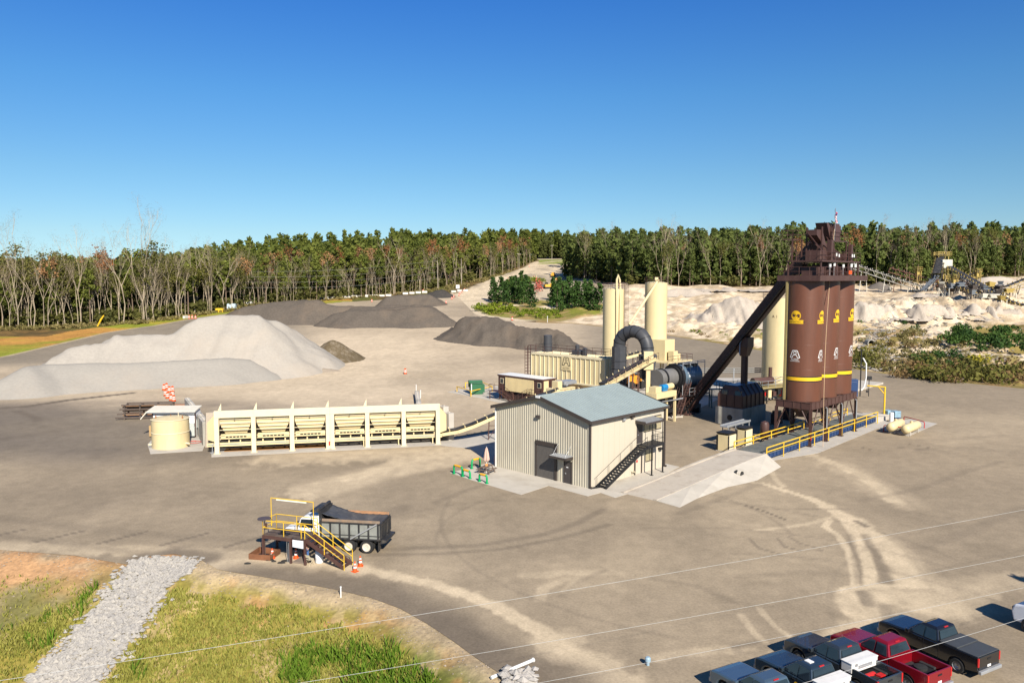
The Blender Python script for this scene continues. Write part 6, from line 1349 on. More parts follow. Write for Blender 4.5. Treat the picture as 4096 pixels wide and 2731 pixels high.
o = MB().tube((dx, .3, 0), (dx, .3, dz_), .035).build('disc_post', DRK, t); MB().lathe([(.5, 0), (.5, .05)], (dx, .3, dz_), 32).build('round_lid', mat('dark_disc', (.09, .07, .075), .6), t); MB().box(dx+.05, dx+.2, .25, .35, PH+.3, PH+.75).build('switch_box', BR, t)
bx0, bz1 = onwall(*zt_(738, 700), PL, PAX, 'x', -.1); bx1, bz0 = onwall(*zt_(882, 820), PL, PAX, 'x', -.1)
bo = MB().hexa([(bx0, -.06, bz0+.05), (bx0, -.1, bz0+.05), (bx1, -.1, bz0), (bx1, -.06, bz0)], [(bx0, -.06, bz1), (bx0, -.1, bz1), (bx1, -.1, bz1), (bx1, -.06, bz1)]).build('white_board', mat('white_paper', (.82, .84, .88), .5), t)
MB().box((bx0+bx1)/2-.02, (bx0+bx1)/2, -.12, -.1, bz0+.1, bz1).build('board_fold', mat('fold_grey', (.55, .56, .6), .5), bo)
m = MB(); m.path([(bx0-.05, -.1, bz1+.1)]+[(bx0-.05+(bx1-bx0+.1)*k/8, -.1, bz1+.1+(.05 if k % 2 else -.03)) for k in range(1, 8)]+[(bx1+.05, -.1, bz1+.08)], .025, 6); m.build('hanging_hose', BLK, t)
MB().box(PLN*.68, PLN*.98, .1, 1.2, .02, .12).build('pallet', mat('grey_pallet', (.24, .19, .15), .8), t)
m = MB(); 
for k, x in enumerate((-.35, -.2, -.1)): m.tube((PLN*.66+x, .05, 0), (PLN*.66+x, .05, 1.7-.2*k), .018)
m.build('conduit', GST, t)
MB().tube((1.4, .5, PH), (1.4, .5, PH+.25), .18).box(1.1, 1.9, .3, .7, PH, PH+.08).build('deck_hatch', BLK, t)
MB().box(1.5, 1.9, .9, 1.3, PH-.75, PH-.4).tube((1.4, 1.1, PH-.6), (1.7, 1.1, PH-.9), .1).build('blue_motor', mat('steel_blue', (.1, .25, .4), .4), t)
MB().tube((PLN+1.7, 1.2, .9), (PLN+1.7, 1.2, 1.2), .07).build('fire_extinguisher', RED, t)
def pl(x, y, z=0): return (PL[0]+math.cos(PAX)*x-math.sin(PAX)*y, PL[1]+math.sin(PAX)*x+math.cos(PAX)*y, PL[2]+z)
# person under the platform, behind the white board
def person(loc, rz):
    t = thing('person', 'person in a red shirt and blue jeans standing under the platform behind the white board', 'person', loc, rz)
    def skin(name, V, E, Rr, m, par, root=0):
        me = bpy.data.meshes.new(name); me.from_pydata(V, E, []); o = bpy.data.objects.new(name, me); C.objects.link(o); o.modifiers.new('skin', 'SKIN'); s = o.modifiers.new('sub', 'SUBSURF'); s.levels = s.render_levels = 2
        for i, r in enumerate(Rr): me.skin_vertices[0].data[i].radius = (r, r)
        me.skin_vertices[0].data[root].use_root = True; me.materials.append(m); o.parent = par; return o
    V = [(0, 0, .95), (0, 0, 1.15), (0, 0, 1.38), (0, .01, 1.5), (0, -.01, 1.62), (0, -.01, 1.72),
         (.1, 0, .9), (.12, -.02, .5), (.13, .02, .1), (.14, -.12, .04), (-.1, 0, .9), (-.13, .02, .5), (-.14, .04, .1), (-.15, -.1, .04),
         (.2, 0, 1.42), (.27, -.03, 1.15), (.25, -.22, 1.0), (.24, -.3, .98), (-.2, 0, 1.42), (-.27, -.02, 1.15), (-.26, -.2, 1.02), (-.25, -.28, 1.0)]
    E = [(0,1), (1,2), (2,3), (3,4), (4,5), (0,6), (6,7), (7,8), (8,9), (0,10), (10,11), (11,12), (12,13), (2,14), (14,15), (15,16), (16,17), (2,18), (18,19), (19,20), (20,21)]
    Rr = [.15, .14, .15, .055, .1, .08, .09, .07, .05, .04, .09, .07, .05, .04, .06, .045, .035, .03, .06, .045, .035, .03]
    skn = mat('skin_tone', (.5, .3, .2), .6); b = skin('body', V, E, Rr, skn, t)
    JN = mat('blue_denim', (.05, .12, .3), .8); 
    skin('jeans', [(0, 0, .97), (.1, 0, .88), (.12, -.02, .5), (.13, .02, .12), (-.1, 0, .88), (-.13, .02, .5), (-.14, .04, .12)], [(0,1), (1,2), (2,3), (0,4), (4,5), (5,6)], [.165, .105, .085, .07, .105, .085, .07], JN, b)
    skin('shirt', [(0, 0, 1.0), (0, 0, 1.2), (0, 0, 1.38), (.2, 0, 1.4), (.26, -.02, 1.2), (-.2, 0, 1.4), (-.26, -.02, 1.2)], [(0,1), (1,2), (2,3), (3,4), (2,5), (5,6)], [.165, .16, .17, .075, .065, .075, .065], mat('red_cloth', (.45, .03, .08), .8), b)
    MB().lathe([(.02, 1.80), (.09, 1.77), (.115, 1.7), (.11, 1.66)], (0, 0, 0), 16).box(-.06, .06, -.2, -.08, 1.67, 1.69).build('cap', mat('dark_cap', (.04, .04, .05), .8), b)
    for x in (-.035, .035): MB().tube((x, -.1, 1.655), (x, -.118, 1.655), .012).build('eye', BLK, b)
    MB().hexa([(-.015, -.1, 1.61), (.015, -.1, 1.61), (.015, -.08, 1.61), (-.015, -.08, 1.61)], [(-.008, -.13, 1.62), (.008, -.13, 1.62), (.006, -.1, 1.65), (-.006, -.1, 1.65)]).build('nose', skn, b)
    for s in (1, -1):
        for k in range(4): MB().path([(s*.24+(k-1.5)*.018, -.3, .985), (s*.24+(k-1.5)*.02, -.345, .975), (s*.24+(k-1.5)*.018, -.37+.006*abs(k-1), .95)], .009, 6).build('finger', skn, b)
        MB().path([(s*.24-s*.03, -.29, .99), (s*.24-s*.055, -.33, .985), (s*.24-s*.05, -.355, .97)], .01, 6).build('thumb', skn, b)
    for x, y in ((.14, -.04), (-.15, -.02)): MB().box(x-.05, x+.05, y-.14, y+.1, 0, .1).build('boot', mat('brown_boot', (.1, .06, .03), .7), b, bevel=.03)
person(pl(PLN-.25, .55, .12), PAX+.2)
def cone(p, label, dark=False):
    t = thing('traffic_cone', label, 'traffic cone', p, rnd.uniform(0, 1), 'orange traffic cones round the platform'); 
    MB().lathe([(.16, .04), (.135, .24)], n=16).lathe([(.115, .36), (.085, .5)], n=16).lathe([(.062, .6), (.035, .74)], n=16).build('cone_body', ORA, t, smooth=True) if False else MB().lathe([(.16, .03), (.04, .74), (.03, .75)], n=18).build('cone_body', ORA, t, smooth=True)
    MB().lathe([(.132, .26), (.107, .39)], n=18, caps=False).build('white_band', WHT, t, smooth=True); MB().lathe([(.09, .5), (.072, .6)], n=18, caps=False).build('white_band', WHT, t, smooth=True)
    MB().box(-.21, .21, -.21, .21, 0, .035).build('base', ORA, t)
def gz(p): return (*G0(*p), .035)
cone(gz(zt_(470, 950)), 'orange traffic cone beside the rusty steel box'); cone(gz(zt_(787, 950)), 'orange traffic cone under the platform beside the person'); cone(gz(zt_(1580, 1130)), 'orange traffic cone in front, nearest the foot of the steps'); cone(gz(zt_(1652, 1055)), 'orange traffic cone farther right, beside the dump truck')
q = G0(*zt_(150, 965)); t = thing('steel_bin', 'low rusty open steel box under the left end of the platform', 'bin', (*q, .03), PAX+.12); RST = mat('rusty_steel', (.2, .085, .04), .8, var=.3)
w_, d_, h_ = 1.75, 1.6, .42; m = MB().box(0, w_, 0, .05, 0, h_).box(0, w_, d_-.05, d_, 0, h_).box(0, .05, .05, d_-.05, 0, h_).box(w_-.05, w_, .05, d_-.05, 0, h_).box(.05, w_-.05, .05, d_-.05, 0, .05); m.build('box_walls', RST, t); MB().box(.3, 1.1, .3, 1.1, .05, .1).build('dark_contents', BLK, t)
folding_chair((*G0(*zt_(970, 1040)), .03), R(150), 'tan folding chair standing beside the brown platform steps')
q = G0(*zt_(1088, 1028)); t = thing('plastic_drum', 'white plastic drum beside the platform steps', 'drum', (q[0], q[1]+.28, .03), 0); MB().lathe([(.25, 0), (.29, .05), (.29, .4), (.3, .42), (.29, .45), (.29, .85), (.26, .9)], n=24).build('drum_body', mat('white_plastic', (.75, .76, .76), .4), t, smooth=True); MB().lathe([(.27, .9), (.27, .93)], n=24).build('lid', mat('grey_lid', (.5, .55, .58), .4), t)
for k, (a, b, s) in enumerate(((135, 1025, .22), (430, 975, .28), (487, 997, .16), (650, 990, .3), (590, 1015, .25))):
    m = MB(); N = 9; m.lathe([(s, 0), (s*.8, .06), (s*.3, .1)], n=N); o = m.build('debris', mat('dark_debris', (.03, .028, .025), .9)); o.scale = (1.3, .7, 1); o.location = gz(zt_(a, b)); tag(o, ['black lump of asphalt left of the rusty box', 'black spill between rusty box and first cone', 'small brown scrap right of the black spill', 'dark scrap leaning near the platform conduits', 'dark spill in front of the platform conduits'][k], 'debris')
# ---------------- dump truck ----------------
q = G0(*zt_(1735, 893)); TAX = R(180-9.0)         # local +x points to the front of the truck
DT_ = (q[0]+math.sin(R(9))*0, q[1], .03)
t = thing('dump_truck', 'white dump truck with a dark tarpaulined bed parked beside the yellow platform', 'dump truck', DT_, TAX)
# local: rear axle wheel face at x=0, y=0 is near side?  near side faces the camera = +y side after rotation by ~171 deg -> local y runs away from camera with negative sign
Wd = -2.45     # far side
TW = mat('truck_white', (.8, .8, .78), .35, var=.03, spec=.5); TD_ = mat('truck_dark', (.03, .03, .032), .5, var=.2, dirt=((.2, .17, .13), .4, 2)); BEDP = mat('bed_panel_grey', (.3, .31, .28), .45, metal=.2, var=.2, scale=1.4, dirt=((.12, .11, .1), .5, 1.2))
def wheel(x, y, r, wd, s):
    w = MB().lathe([(r*.62, -wd/2), (r*.93, -wd/2), (r, -wd/2+.05), (r, wd/2-.05), (r*.93, wd/2), (r*.62, wd/2)], n=32, M=rotm(rx=R(90)), c=(x, y, r), caps=False).build('wheel', TYR, t, smooth=True)
    MB().lathe([(.02, -.06), (r*.2, -.06), (r*.25, -.02), (r*.5, -.03), (r*.62, .04), (r*.64, .06)], n=24, M=rotm(rx=R(90)*(1 if s < 0 else -1)), c=(x, y+s*(wd/2-.03), r), caps=False).build('rim', mat('cream_rim', (.62, .56, .46), .4), w, smooth=True)
for x in (0, 1.42):
    for y, s in ((-.15, 1), (-.48, -1), (Wd+.48, 1), (Wd+.15, -1)): wheel(x, y, .52, .27, s)
for y, s in ((-.2, 1), (Wd+.2, -1)): wheel(6.0, y, .52, .3, s)
MB().box(-1.0, 7.3, -.85, -.72, .75, 1.0).box(-1.0, 7.3, Wd+.72, Wd+.85, .75, 1.0).build('chassis', TD_, t)
bz0_, bz1_ = 1.12, 2.3; xr, xf = -1.05, 3.75
m = MB(); m.box(xr, xf, -.1, -.04, bz0_, bz1_).box(xr, xf, Wd+.04, Wd+.1, bz0_, bz1_).box(xr, xf, Wd+.1, -.1, bz0_, bz0_+.08).box(xf-.06, xf, Wd+.1, -.1, bz0_+.08, bz1_+.25); m.build('bed_panel', BEDP, t)
m = MB()
for k in range(7): x = xr+.12+k*(xf-xr-.24)/6; m.box(x-.06, x+.06, -.04, .03, bz0_, bz1_-.02); m.box(x-.06, x+.06, Wd-.03, Wd+.04, bz0_, bz1_-.02)
m.box(xr, xf, -.04, .05, bz0_-.06, bz0_+.04); m.box(xr, xf, -.12, .06, bz1_-.02, bz1_+.06); m.box(xr, xf, Wd-.05, Wd+.04, bz0_-.06, bz0_+.04); m.box(xr, xf, Wd-.06, Wd+.12, bz1_-.02, bz1_+.06); m.box(xr, xf-.3, -.03, .02, bz0_+.25, bz0_+.29)
m.build('bed_frame', TD_, t)
WB = mat('orange_side_board', (.42, .22, .11), .7, var=.2, dirt=((.2, .16, .13), .6, 3))
MB().box(xr, xf-.2, -.1, -.05, bz1_+.06, bz1_+.26).build('side_board', mat('grey_side_board', (.24, .18, .13), .8, var=.3, dirt=((.45, .25, .12), .7, 1.2)), t); MB().box(xr, xf-.2, Wd+.05, Wd+.1, bz1_+.06, bz1_+.3).build('side_board', WB, t)
m = MB(); m.box(xr-.08, xr, Wd, 0, bz0_-.05, bz1_+.1).box(xr-.14, xr-.08, Wd, 0, bz0_+.1, bz0_+.2).box(xr-.14, xr-.08, Wd, 0, bz1_-.15, bz1_-.02)
for y in (-.1, -.8, -1.6, Wd+.02): m.box(xr-.14, xr-.08, y-.0, y+.08, bz0_+.2, bz1_-.15)
m.build('tailgate', TD_, t); MB().hexa([(xr-.5, Wd+.1, bz0_-.2), (xr, Wd+.1, bz0_-.35), (xr, -.1, bz0_-.35), (xr-.5, -.1, bz0_-.2)], [(xr-.5, Wd+.1, bz0_-.05), (xr-.08, Wd+.1, bz0_-.02), (xr-.08, -.1, bz0_-.02), (xr-.5, -.1, bz0_-.05)]).build('tail_lip', TD_, t)
for y in (-.35, Wd+.35): MB().box(xr-.2, xr-.1, y-.12, y+.12, .95, 1.05).build('tail_light', RED, t); MB().box(xr+.1, xr+.14, y-.3, y+.3, .25, .95).build('mud_flap', TD_, t)
MB().beam((xr+.2, .08, bz1_+.05), (xr+2.3, .08, bz0_), .05, .1).build('tarp_arm', GST, t)
# sagging tarp
vs = []; fs = []; NX, NY = 26, 12; x0_, x1_ = xr+.05, xf-.1
for i in range(NX+1):
    for j in range(NY+1):
        fx, fy = i/NX, j/NY; x = x0_+(x1_-x0_)*fx; y = -.05+(Wd+.1)*fy; base_ = bz1_+.12+.75*max(0, fx-.45)**1.6*2; sag = .42*math.sin(math.pi*fy)*(1-.3*fx)*(.5+.5*math.sin(math.pi*min(1, fx*1.3)))
        vs.append((x, y-(.22*math.sin(math.pi*fx) if fy < .1 else 0), base_-sag+.02*math.sin(i*2.1+j)))
for i in range(NX):
    for j in range(NY): a = i*(NY+1)+j; fs.append((a, a+1, a+NY+2, a+NY+1))
m = MB(); m.add(vs, fs); o = m.build('tarpaulin', mat('dark_tarpaulin', (.06, .062, .068), .55, var=.25, dirt=((.2, .18, .16), .4, 1.5)), t, smooth=True); sd_ = o.modifiers.new('s', 'SOLIDIFY'); sd_.thickness = .02
MB().box(xf-.15, xf+.75, Wd+.05, -.05, bz1_+.72, bz1_+.82).hexa([(xf-.2, Wd+.1, bz1_), (xf+.05, Wd+.1, bz1_), (xf+.05, -.1, bz1_), (xf-.2, -.1, bz1_)], [(xf-.15, Wd+.1, bz1_+.72), (xf+.05, Wd+.1, bz1_+.72), (xf+.05, -.1, bz1_+.72), (xf-.15, -.1, bz1_+.72)]).tube((xf+.1, Wd+.1, bz1_+.9), (xf+.1, -.1, bz1_+.9), .14).build('cab_guard', TD_, t)
cx0, cx1 = xf+.25, xf+1.75
m = MB(); m.prof([(cx0, 1.0), (cx1+.1, 1.0), (cx1+.1, 1.75), (cx1-.15, 2.45), (cx1-.45, 2.6), (cx0, 2.6)], Wd+.2, -.2); cab = m.build('cab', TW, t, bevel=.06)
MB().hexa([(cx1+.1, Wd+.35, 1.8), (cx1+.12, Wd+.35, 1.8), (cx1+.12, -.35, 1.8), (cx1+.1, -.35, 1.8)], [(cx1-.13, Wd+.4, 2.42), (cx1-.1, Wd+.4, 2.42), (cx1-.1, -.4, 2.42), (cx1-.13, -.4, 2.42)]).build('windscreen', GLS, cab)
for y in (-.19, Wd+.18): MB().prof([(cx0+.35, 1.75), (cx1-.02, 1.75), (cx1-.22, 2.4), (cx0+.35, 2.4)], y, y+.012).build('side_window', GLS, cab)
for y in (-.185,): MB().box(cx0+.3, cx0+.32, y, y+.01, 1.0, 2.5).box(cx0+.5, cx0+.65, y, y+.03, 1.62, 1.66).build('door_seam', TD_, cab)
m = MB(); m.hexa([(cx1+.1, Wd+.5, .95), (xf+3.35, Wd+.65, .75), (xf+3.35, -.65, .75), (cx1+.1, -.5, .95)], [(cx1+.1, Wd+.45, 1.78), (xf+3.2, Wd+.75, 1.42), (xf+3.2, -.75, 1.42), (cx1+.1, -.45, 1.78)]); m.build('hood', TW, t, bevel=.1)
for y, s in ((-.12, 1), (Wd+.12, -1)): m = MB(); m.prof([(5.25, .75), (5.4, 1.12), (5.75, 1.28), (6.3, 1.28), (6.7, 1.05), (6.85, .7), (6.6, .7), (6.45, .98), (6.2, 1.1), (5.8, 1.1), (5.55, .95), (5.42, .7)], y-.28 if s > 0 else y, y if s > 0 else y+.28); m.build('fender', TW, t, bevel=.03)
MB().box(xf+3.3, xf+3.5, Wd+.1, -.1, .5, .8).build('bumper', TD_, t); MB().box(xf+3.36, xf+3.4, Wd+.8, -.8, .82, 1.3).build('grille', GST, t)
for y in (-.45, Wd+.45): MB().tube((xf+3.3, y, 1.0), (xf+3.42, y, 1.0), .12).build('headlight', WHT, t)
MB().tube((xf+1.2, -.12, .75), (xf+.2, -.12, .75), .28, n=18).build('fuel_tank', GST, t, smooth=True); MB().tube((cx0-.12, -.35, 1.0), (cx0-.12, -.35, 3.0), .07).build('exhaust', GST, t)
for y, s in ((-.1, 1), (Wd+.1, -1)): MB().box(cx1-.05, cx1+.0, y, y+s*.22 if s > 0 else y, 1.9, 2.3).build('mirror', TD_, cab) if s > 0 else MB().box(cx1-.05, cx1, y-.22, y, 1.9, 2.3).build('mirror', TD_, cab)
MB().box(xf+.03, xf+.22, -.75, -.2, 1.0, 2.7).build('white_side_panel', TW, t, bevel=.02)
# ---------------- pickup trucks ----------------
def pickup(name, label, loc, rz, col, metal=.3, cover=None, box=False, L=5.85, crew=True, extra=None):
    t = thing('pickup_truck', label, 'pickup truck', loc, rz)
    PM = bpy.data.materials.new('car_paint'); 
    PM = mat('car_paint_'+name, col, .22, metal=metal, var=.04, spec=.6); PM.node_tree.nodes['Principled BSDF'].inputs['Coat Weight'].default_value = .6
    H = L/2; w = .98; fx, rx = H-1.0, -H+1.15; r = .4
    def arch(cx, n=9): return [(cx+.5*math.cos(math.pi*k/n), .42+.5*math.sin(math.pi*k/n)) for k in range(n, -1, -1)]
    cabr = -.75 if crew else -.35
    lo = [(cabr, .42)]+arch(fx)+[(H-.1, .42), (H, .55), (H, .98), (H-.12, 1.1), (H-.5, 1.16), (H-1.75, 1.22), (cabr, 1.22)]
    m = MB(); m.prof(lo, -w, w); b = m.build('body', PM, t, bevel=.07)
    for s in (1, -1):
        ol = [(-H+.03, .55)]+arch(rx)+[(cabr, .42), (cabr, 1.3), (-H+.03, 1.3)]
        m = MB(); m.prof(ol, s*w-(.1 if s > 0 else 0), s*w+(.0 if s > 0 else .1)); m.build('bed_side', PM, t, bevel=.02)
    BL_ = mat('bed_liner', (.03, .03, .032), .7, var=.3)
    MB().box(-H+.1, cabr-.02, -w+.11, w-.11, .62, .68).box(rx-.4, rx+.45, -w+.11, -w+.3, .68, .95).box(rx-.4, rx+.45, w-.3, w-.11, .68, .95).build('bed_floor', BL_, t, bevel=.03)
    MB().box(cabr-.06, cabr-.005, -w+.11, w-.11, .69, 1.28).build('bed_bulkhead', PM, t)
    tg = MB().box(-H, -H+.09, -w+.1, w-.1, .6, 1.3).build('tailgate', PM, t, bevel=.02); MB().box(-H-.015, -H, -.16, .16, 1.05, 1.14).build('tailgate_handle', BLK, tg); MB().box(-H-.014, -H, -.15, .15, .66, .78).build('number_plate', WHT, tg)
    MB().box(-H-.16, -H+.02, -w+.05, w-.05, .42, .6).build('rear_bumper', GST, t, bevel=.03); MB().box(H-.06, H+.1, -w+.04, w-.04, .42, .64).build('front_bumper', GST, t, bevel=.03)
    MB().box(H-.02, H+.03, -w+.35, w-.35, .68, 1.0).build('grille', BLK, t)
    for s in (1, -1):
        MB().box(-H-.01, -H+.12, s*w-.1 if s > 0 else -w, s*w if s > 0 else -w+.1, .8, 1.26).build('tail_light', RED, t); MB().box(H-.12, H+.02, (w-.34) if s > 0 else -w+.04, (w-.04) if s > 0 else -w+.34, .75, .98).build('headlight', mat('lamp_glass', (.7, .72, .75), .1), t, bevel=.02)
        MB().box(.88 if crew else .9, 1.1, w+.02 if s > 0 else -w-.22, w+.22 if s > 0 else -w-.02, 1.2, 1.4).build('mirror', PM, t, bevel=.03)
    # cab
    xw, xr0 = 1.2, cabr; rt, z1, z0_ = w-.24, 1.88, 1.2
    m = MB(); m.add([(xr0, -w+.03, z0_), (xw, -w+.05, z0_), (xw, w-.05, z0_), (xr0, w-.03, z0_), (xr0+.22, -rt, z1-.04), (.42, -rt, z1-.02), (.42, rt, z1-.02), (xr0+.22, rt, z1-.04), (xr0+.4, -rt*.8, z1+.02), (.25, -rt*.8, z1+.03), (.25, rt*.8, z1+.03), (xr0+.4, rt*.8, z1+.02)],
        [(3,2,1,0), (0,1,5,4), (1,2,6,5), (2,3,7,6), (3,0,4,7), (4,5,9,8), (5,6,10,9), (6,7,11,10), (7,4,8,11), (8,9,10,11)]); cabo = m.build('cab', PM, t, bevel=.05)
    def lerp3(a, b, f): return tuple(a[i]+(b[i]-a[i])*f for i in range(3))
    def pane(a, b, c, d, off, name='window'):      # a,b bottom, c,d top
        A, B, Cc, Dd = (Vector(v)+Vector(off) for v in (a, b, c, d)); cen = (A+B+Cc+Dd)/4; q_ = [cen+(v-cen)*.99 for v in (A, B, Cc, Dd)]; o_ = Vector(off).normalized()*.02; MB().hexa([q_[0]-o_, q_[1]-o_, q_[1]+o_*.2, q_[0]+o_*.2], [q_[3]-o_, q_[2]-o_, q_[2]+o_*.2, q_[3]+o_*.2]).build(name, GLS, cabo)
    pane((xw-.05, -w+.2, z0_+.05), (xw-.05, w-.2, z0_+.05), (.5, rt-.06, z1-.1), (.5, -rt+.06, z1-.1), (.03, 0, .015), 'windscreen')
    pane((xr0+.02, w-.2, z0_+.12), (xr0+.02, -w+.2, z0_+.12), (xr0+.19, -rt+.08, z1-.12), (xr0+.19, rt-.08, z1-.12), (-.02, 0, .008), 'rear_window')
    for s in (1, -1):
        ws = (w-.02)*s; ts = (rt+.02)*s; mid = .12 if crew else .3
        pane((mid+.05, ws*.985, z0_+.06), (xw-.18, ws*.985, z0_+.06), (.42, ts*1.02, z1-.1), (mid+.05, ts*1.02, z1-.1), (0, .012*s, 0), 'side_window'); pane((xr0+.15, ws*.985, z0_+.06), (mid-.05, ws*.985, z0_+.06), (mid-.05, ts*1.02, z1-.1), (xr0+.3, ts*1.02, z1-.1), (0, .012*s, 0), 'side_window')
        MB().box(mid-.012, mid+.012, w-.005 if s > 0 else -w-.004, w+.004 if s > 0 else -w+.005, .5, 1.2).box(mid+.12, mid+.3, w if s > 0 else -w-.02, w+.02 if s > 0 else -w, 1.02, 1.07).build('door_seam', BLK, t)
    MB().box(xr0+.2, xr0+.26, -.16, .16, z1-.045, z1+.0).build('brake_lamp', RED, cabo)
    for x in (fx, rx):
        for y, s in ((w-.13, 1), (-w+.13, -1)):
            wl = MB().lathe([(r*.6, -.13), (r*.94, -.13), (r, -.09), (r, .09), (r*.94, .13), (r*.6, .13)], n=28, M=rotm(rx=R(90)), c=(x, y, r), caps=False).build('wheel', TYR, t, smooth=True)
            MB().lathe([(.02, -.05), (r*.2, -.06), (r*.3, -.03), (r*.55, -.05), (r*.62, .02)], n=10, M=rotm(rx=R(90)*(1 if s < 0 else -1)), c=(x, y+s*.09, r), caps=False).build('rim', mat('alloy_rim', (.45, .46, .48), .3, metal=.7), wl, smooth=False)
        MB().box(x-.46, x+.46, -w+.26, w-.26, .35, .85).build('wheel_well', BLK, t)
    MB().box(-H+.3, H-.3, -.5, .5, .25, .42).build('underbody', BLK, t)
    if cover: MB().box(-H+.05, -H+1.15, -w+.04, w-.04, 1.3, 1.345).box(-H+1.16, cabr-.02, -w+.04, w-.04, 1.31, 1.39).build('bed_cover', mat('vinyl_cover', (.06, .065, .07), .55), t, bevel=.02)
    if box:
        bb = MB().box(cabr-.72, cabr-.08, -w-.02, w+.02, 1.02, 1.5).build('tool_box', mat('white_tool_box', (.78, .76, .72), .4), t, bevel=.03); MB().box(cabr-.74, cabr-.06, -w-.04, w+.04, 1.5, 1.54).build('box_lid', mat('white_tool_box', (.78, .76, .72), .4), bb, bevel=.01); MB().box(cabr-.78, cabr-.72, -.5, .5, 1.2, 1.35).box(cabr-.77, cabr-.73, .6, .75, 1.35, 1.48).build('latch', GST, bb)
    if extra: extra(t, H, w, cabr)
    return t
HD = R(90+29)
def park(zx, zy, hz=1.0, L=5.85, w=.98, rz=HD):
    """centre of the truck from its front left hood corner seen in the picture"""
    c = G0(*zp(zx, zy), hz); cs, sn = math.cos(rz), math.sin(rz); lx, ly = L/2-.15, w-.08
    return (c[0]-(cs*lx-sn*ly), c[1]-(sn*lx+cs*ly), .03)
def ex_green(t, H, w, cr):
    for k in range(3): MB().box(cr+.35, cr+.6, -.45+k*.32, -.25+k*.32, 1.25, 1.6).build('seat_back', mat('hi_vis_green', (.3, .45, .2), .7), t)
    MB().box(cr+.6, cr+.95, .1, .4, 1.9, 1.94).build('roof_hatch', WHT, t); MB().box(-.5, -.45, -.0, .01, .7, .71).build('trim', BLK, t)
    m = MB(); N = 20; m.add([(.15+.13*math.cos(k*math.pi/10), w+.014, .85+.13*math.sin(k*math.pi/10)) for k in range(N)], [tuple(range(N))]); m.build('door_emblem', YB, t)
    MB().tube((cr-1.0, -.3, .75), (cr-1.0, .3, .75), .2).build('spare_drum', GST, t)
def ex_grey(t, H, w, cr): MB().tube((cr-1.0, -.35, .8), (cr-1.0, .35, .8), .16).box(cr-1.5, cr-1.2, -.6, -.2, .68, .95).build('red_cylinder', RED, t); MB().lathe([(.2, .68), (.32, .75), (.32, 1.0), (.2, 1.05)], (cr-1.6, .35, 0), 20).build('spare_tyre', TYR, t)
def ex_red(t, H, w, cr): MB().lathe([(.15, .68), (.33, .75), (.33, .98), (.15, 1.02)], (cr-1.0, -.2, 0), 20).build('spare_tyre', TYR, t)
def park_tail(zx, zy, tz=1.28, L=5.85, w=.98, rz=HD):
    c = G0(*zp(zx, zy), tz); cs, sn = math.cos(rz), math.sin(rz); lx, ly = -L/2, w
    return (c[0]-(cs*lx-sn*ly), c[1]-(sn*lx+cs*ly), .03)
pickup('black', 'black crew cab pickup with folded black bed cover, farthest right in the row', park_tail(2045, 650), HD, (.012, .012, .014), .1, cover=True)
pickup('red', 'red crew cab pickup with open bed between the grey and the black pickups', park_tail(1705, 765), HD, (.33, .008, .02), .4, extra=ex_red)
pickup('grey', 'dark grey pickup with white tool box and red cylinder, left of the red one', park_tail(1365, 805), HD, (.06, .075, .09), .5, box=True, extra=ex_grey)
pickup('slate', 'dark slate pickup with white roof hatch and white tool box, second from the left', park(557, 650), HD, (.035, .055, .075), .4, box=True, extra=ex_green)
pickup('bluegrey', 'blue-grey pickup cut off by the bottom edge, leftmost in the row', park(255, 735), HD, (.11, .17, .23), .5)
# white van on the right edge
q = G0(*zp(2290, 480), 0); t = thing('white_van', 'white high-roofed van cut off by the right edge of the photo', 'van', (q[0]+2.5, q[1]-1.0, .03), R(90+29)); t.scale = (1, 1, 1.18); VW = mat('van_white', (.78, .8, .84), .3, spec=.5)
m = MB(); m.prof([(-2.7, .4), (2.6, .4), (2.75, .9), (2.6, 1.25), (1.8, 1.4), (1.1, 2.45), (.8, 2.6), (-2.6, 2.6), (-2.7, 2.4)], -1, 1); m.build('van_body', VW, t, bevel=.1)
MB().hexa([(1.86, -.85, 1.42), (1.9, -.85, 1.42), (1.9, .85, 1.42), (1.86, .85, 1.42)], [(1.2, -.75, 2.38), (1.24, -.75, 2.38), (1.24, .75, 2.38), (1.2, .75, 2.38)]).build('windscreen', GLS, t)
for s in (1, -1): MB().prof([(.4, 1.45), (1.55, 1.45), (1.05, 2.2), (.4, 2.2)], s*1.0-.005, s*1.0+.012).build('side_window', GLS, t)
for x in (1.75, -1.75):
    for s in (1, -1): w_ = MB().lathe([(.2, -.12), (.37, -.12), (.38, .12), (.2, .12)], n=24, M=rotm(rx=R(90)), c=(x, s*.92, .38)).build('wheel', TYR, t, smooth=True); MB().tube((x, s*1.03, .38), (x, s*1.05, .38), .2).build('rim', GST, w_)
for s in (1, -1): MB().box(2.6, 2.74, s*.7-.2, s*.7+.2, .85, 1.1).build('headlight', GLS, t)
# small post cap and edge stakes
q = G(*P2(1488, 1528)); o = MB().lathe([(.09, 0), (.09, .25), (.16, .27), (.16, .42), (.1, .5)], n=14).build('vent_cap', mat('pale_blue_metal', (.3, .42, .5), .4), smooth=True); o.location = q; tag(o, 'small blue-grey vent cap standing on the tarmac', 'vent')
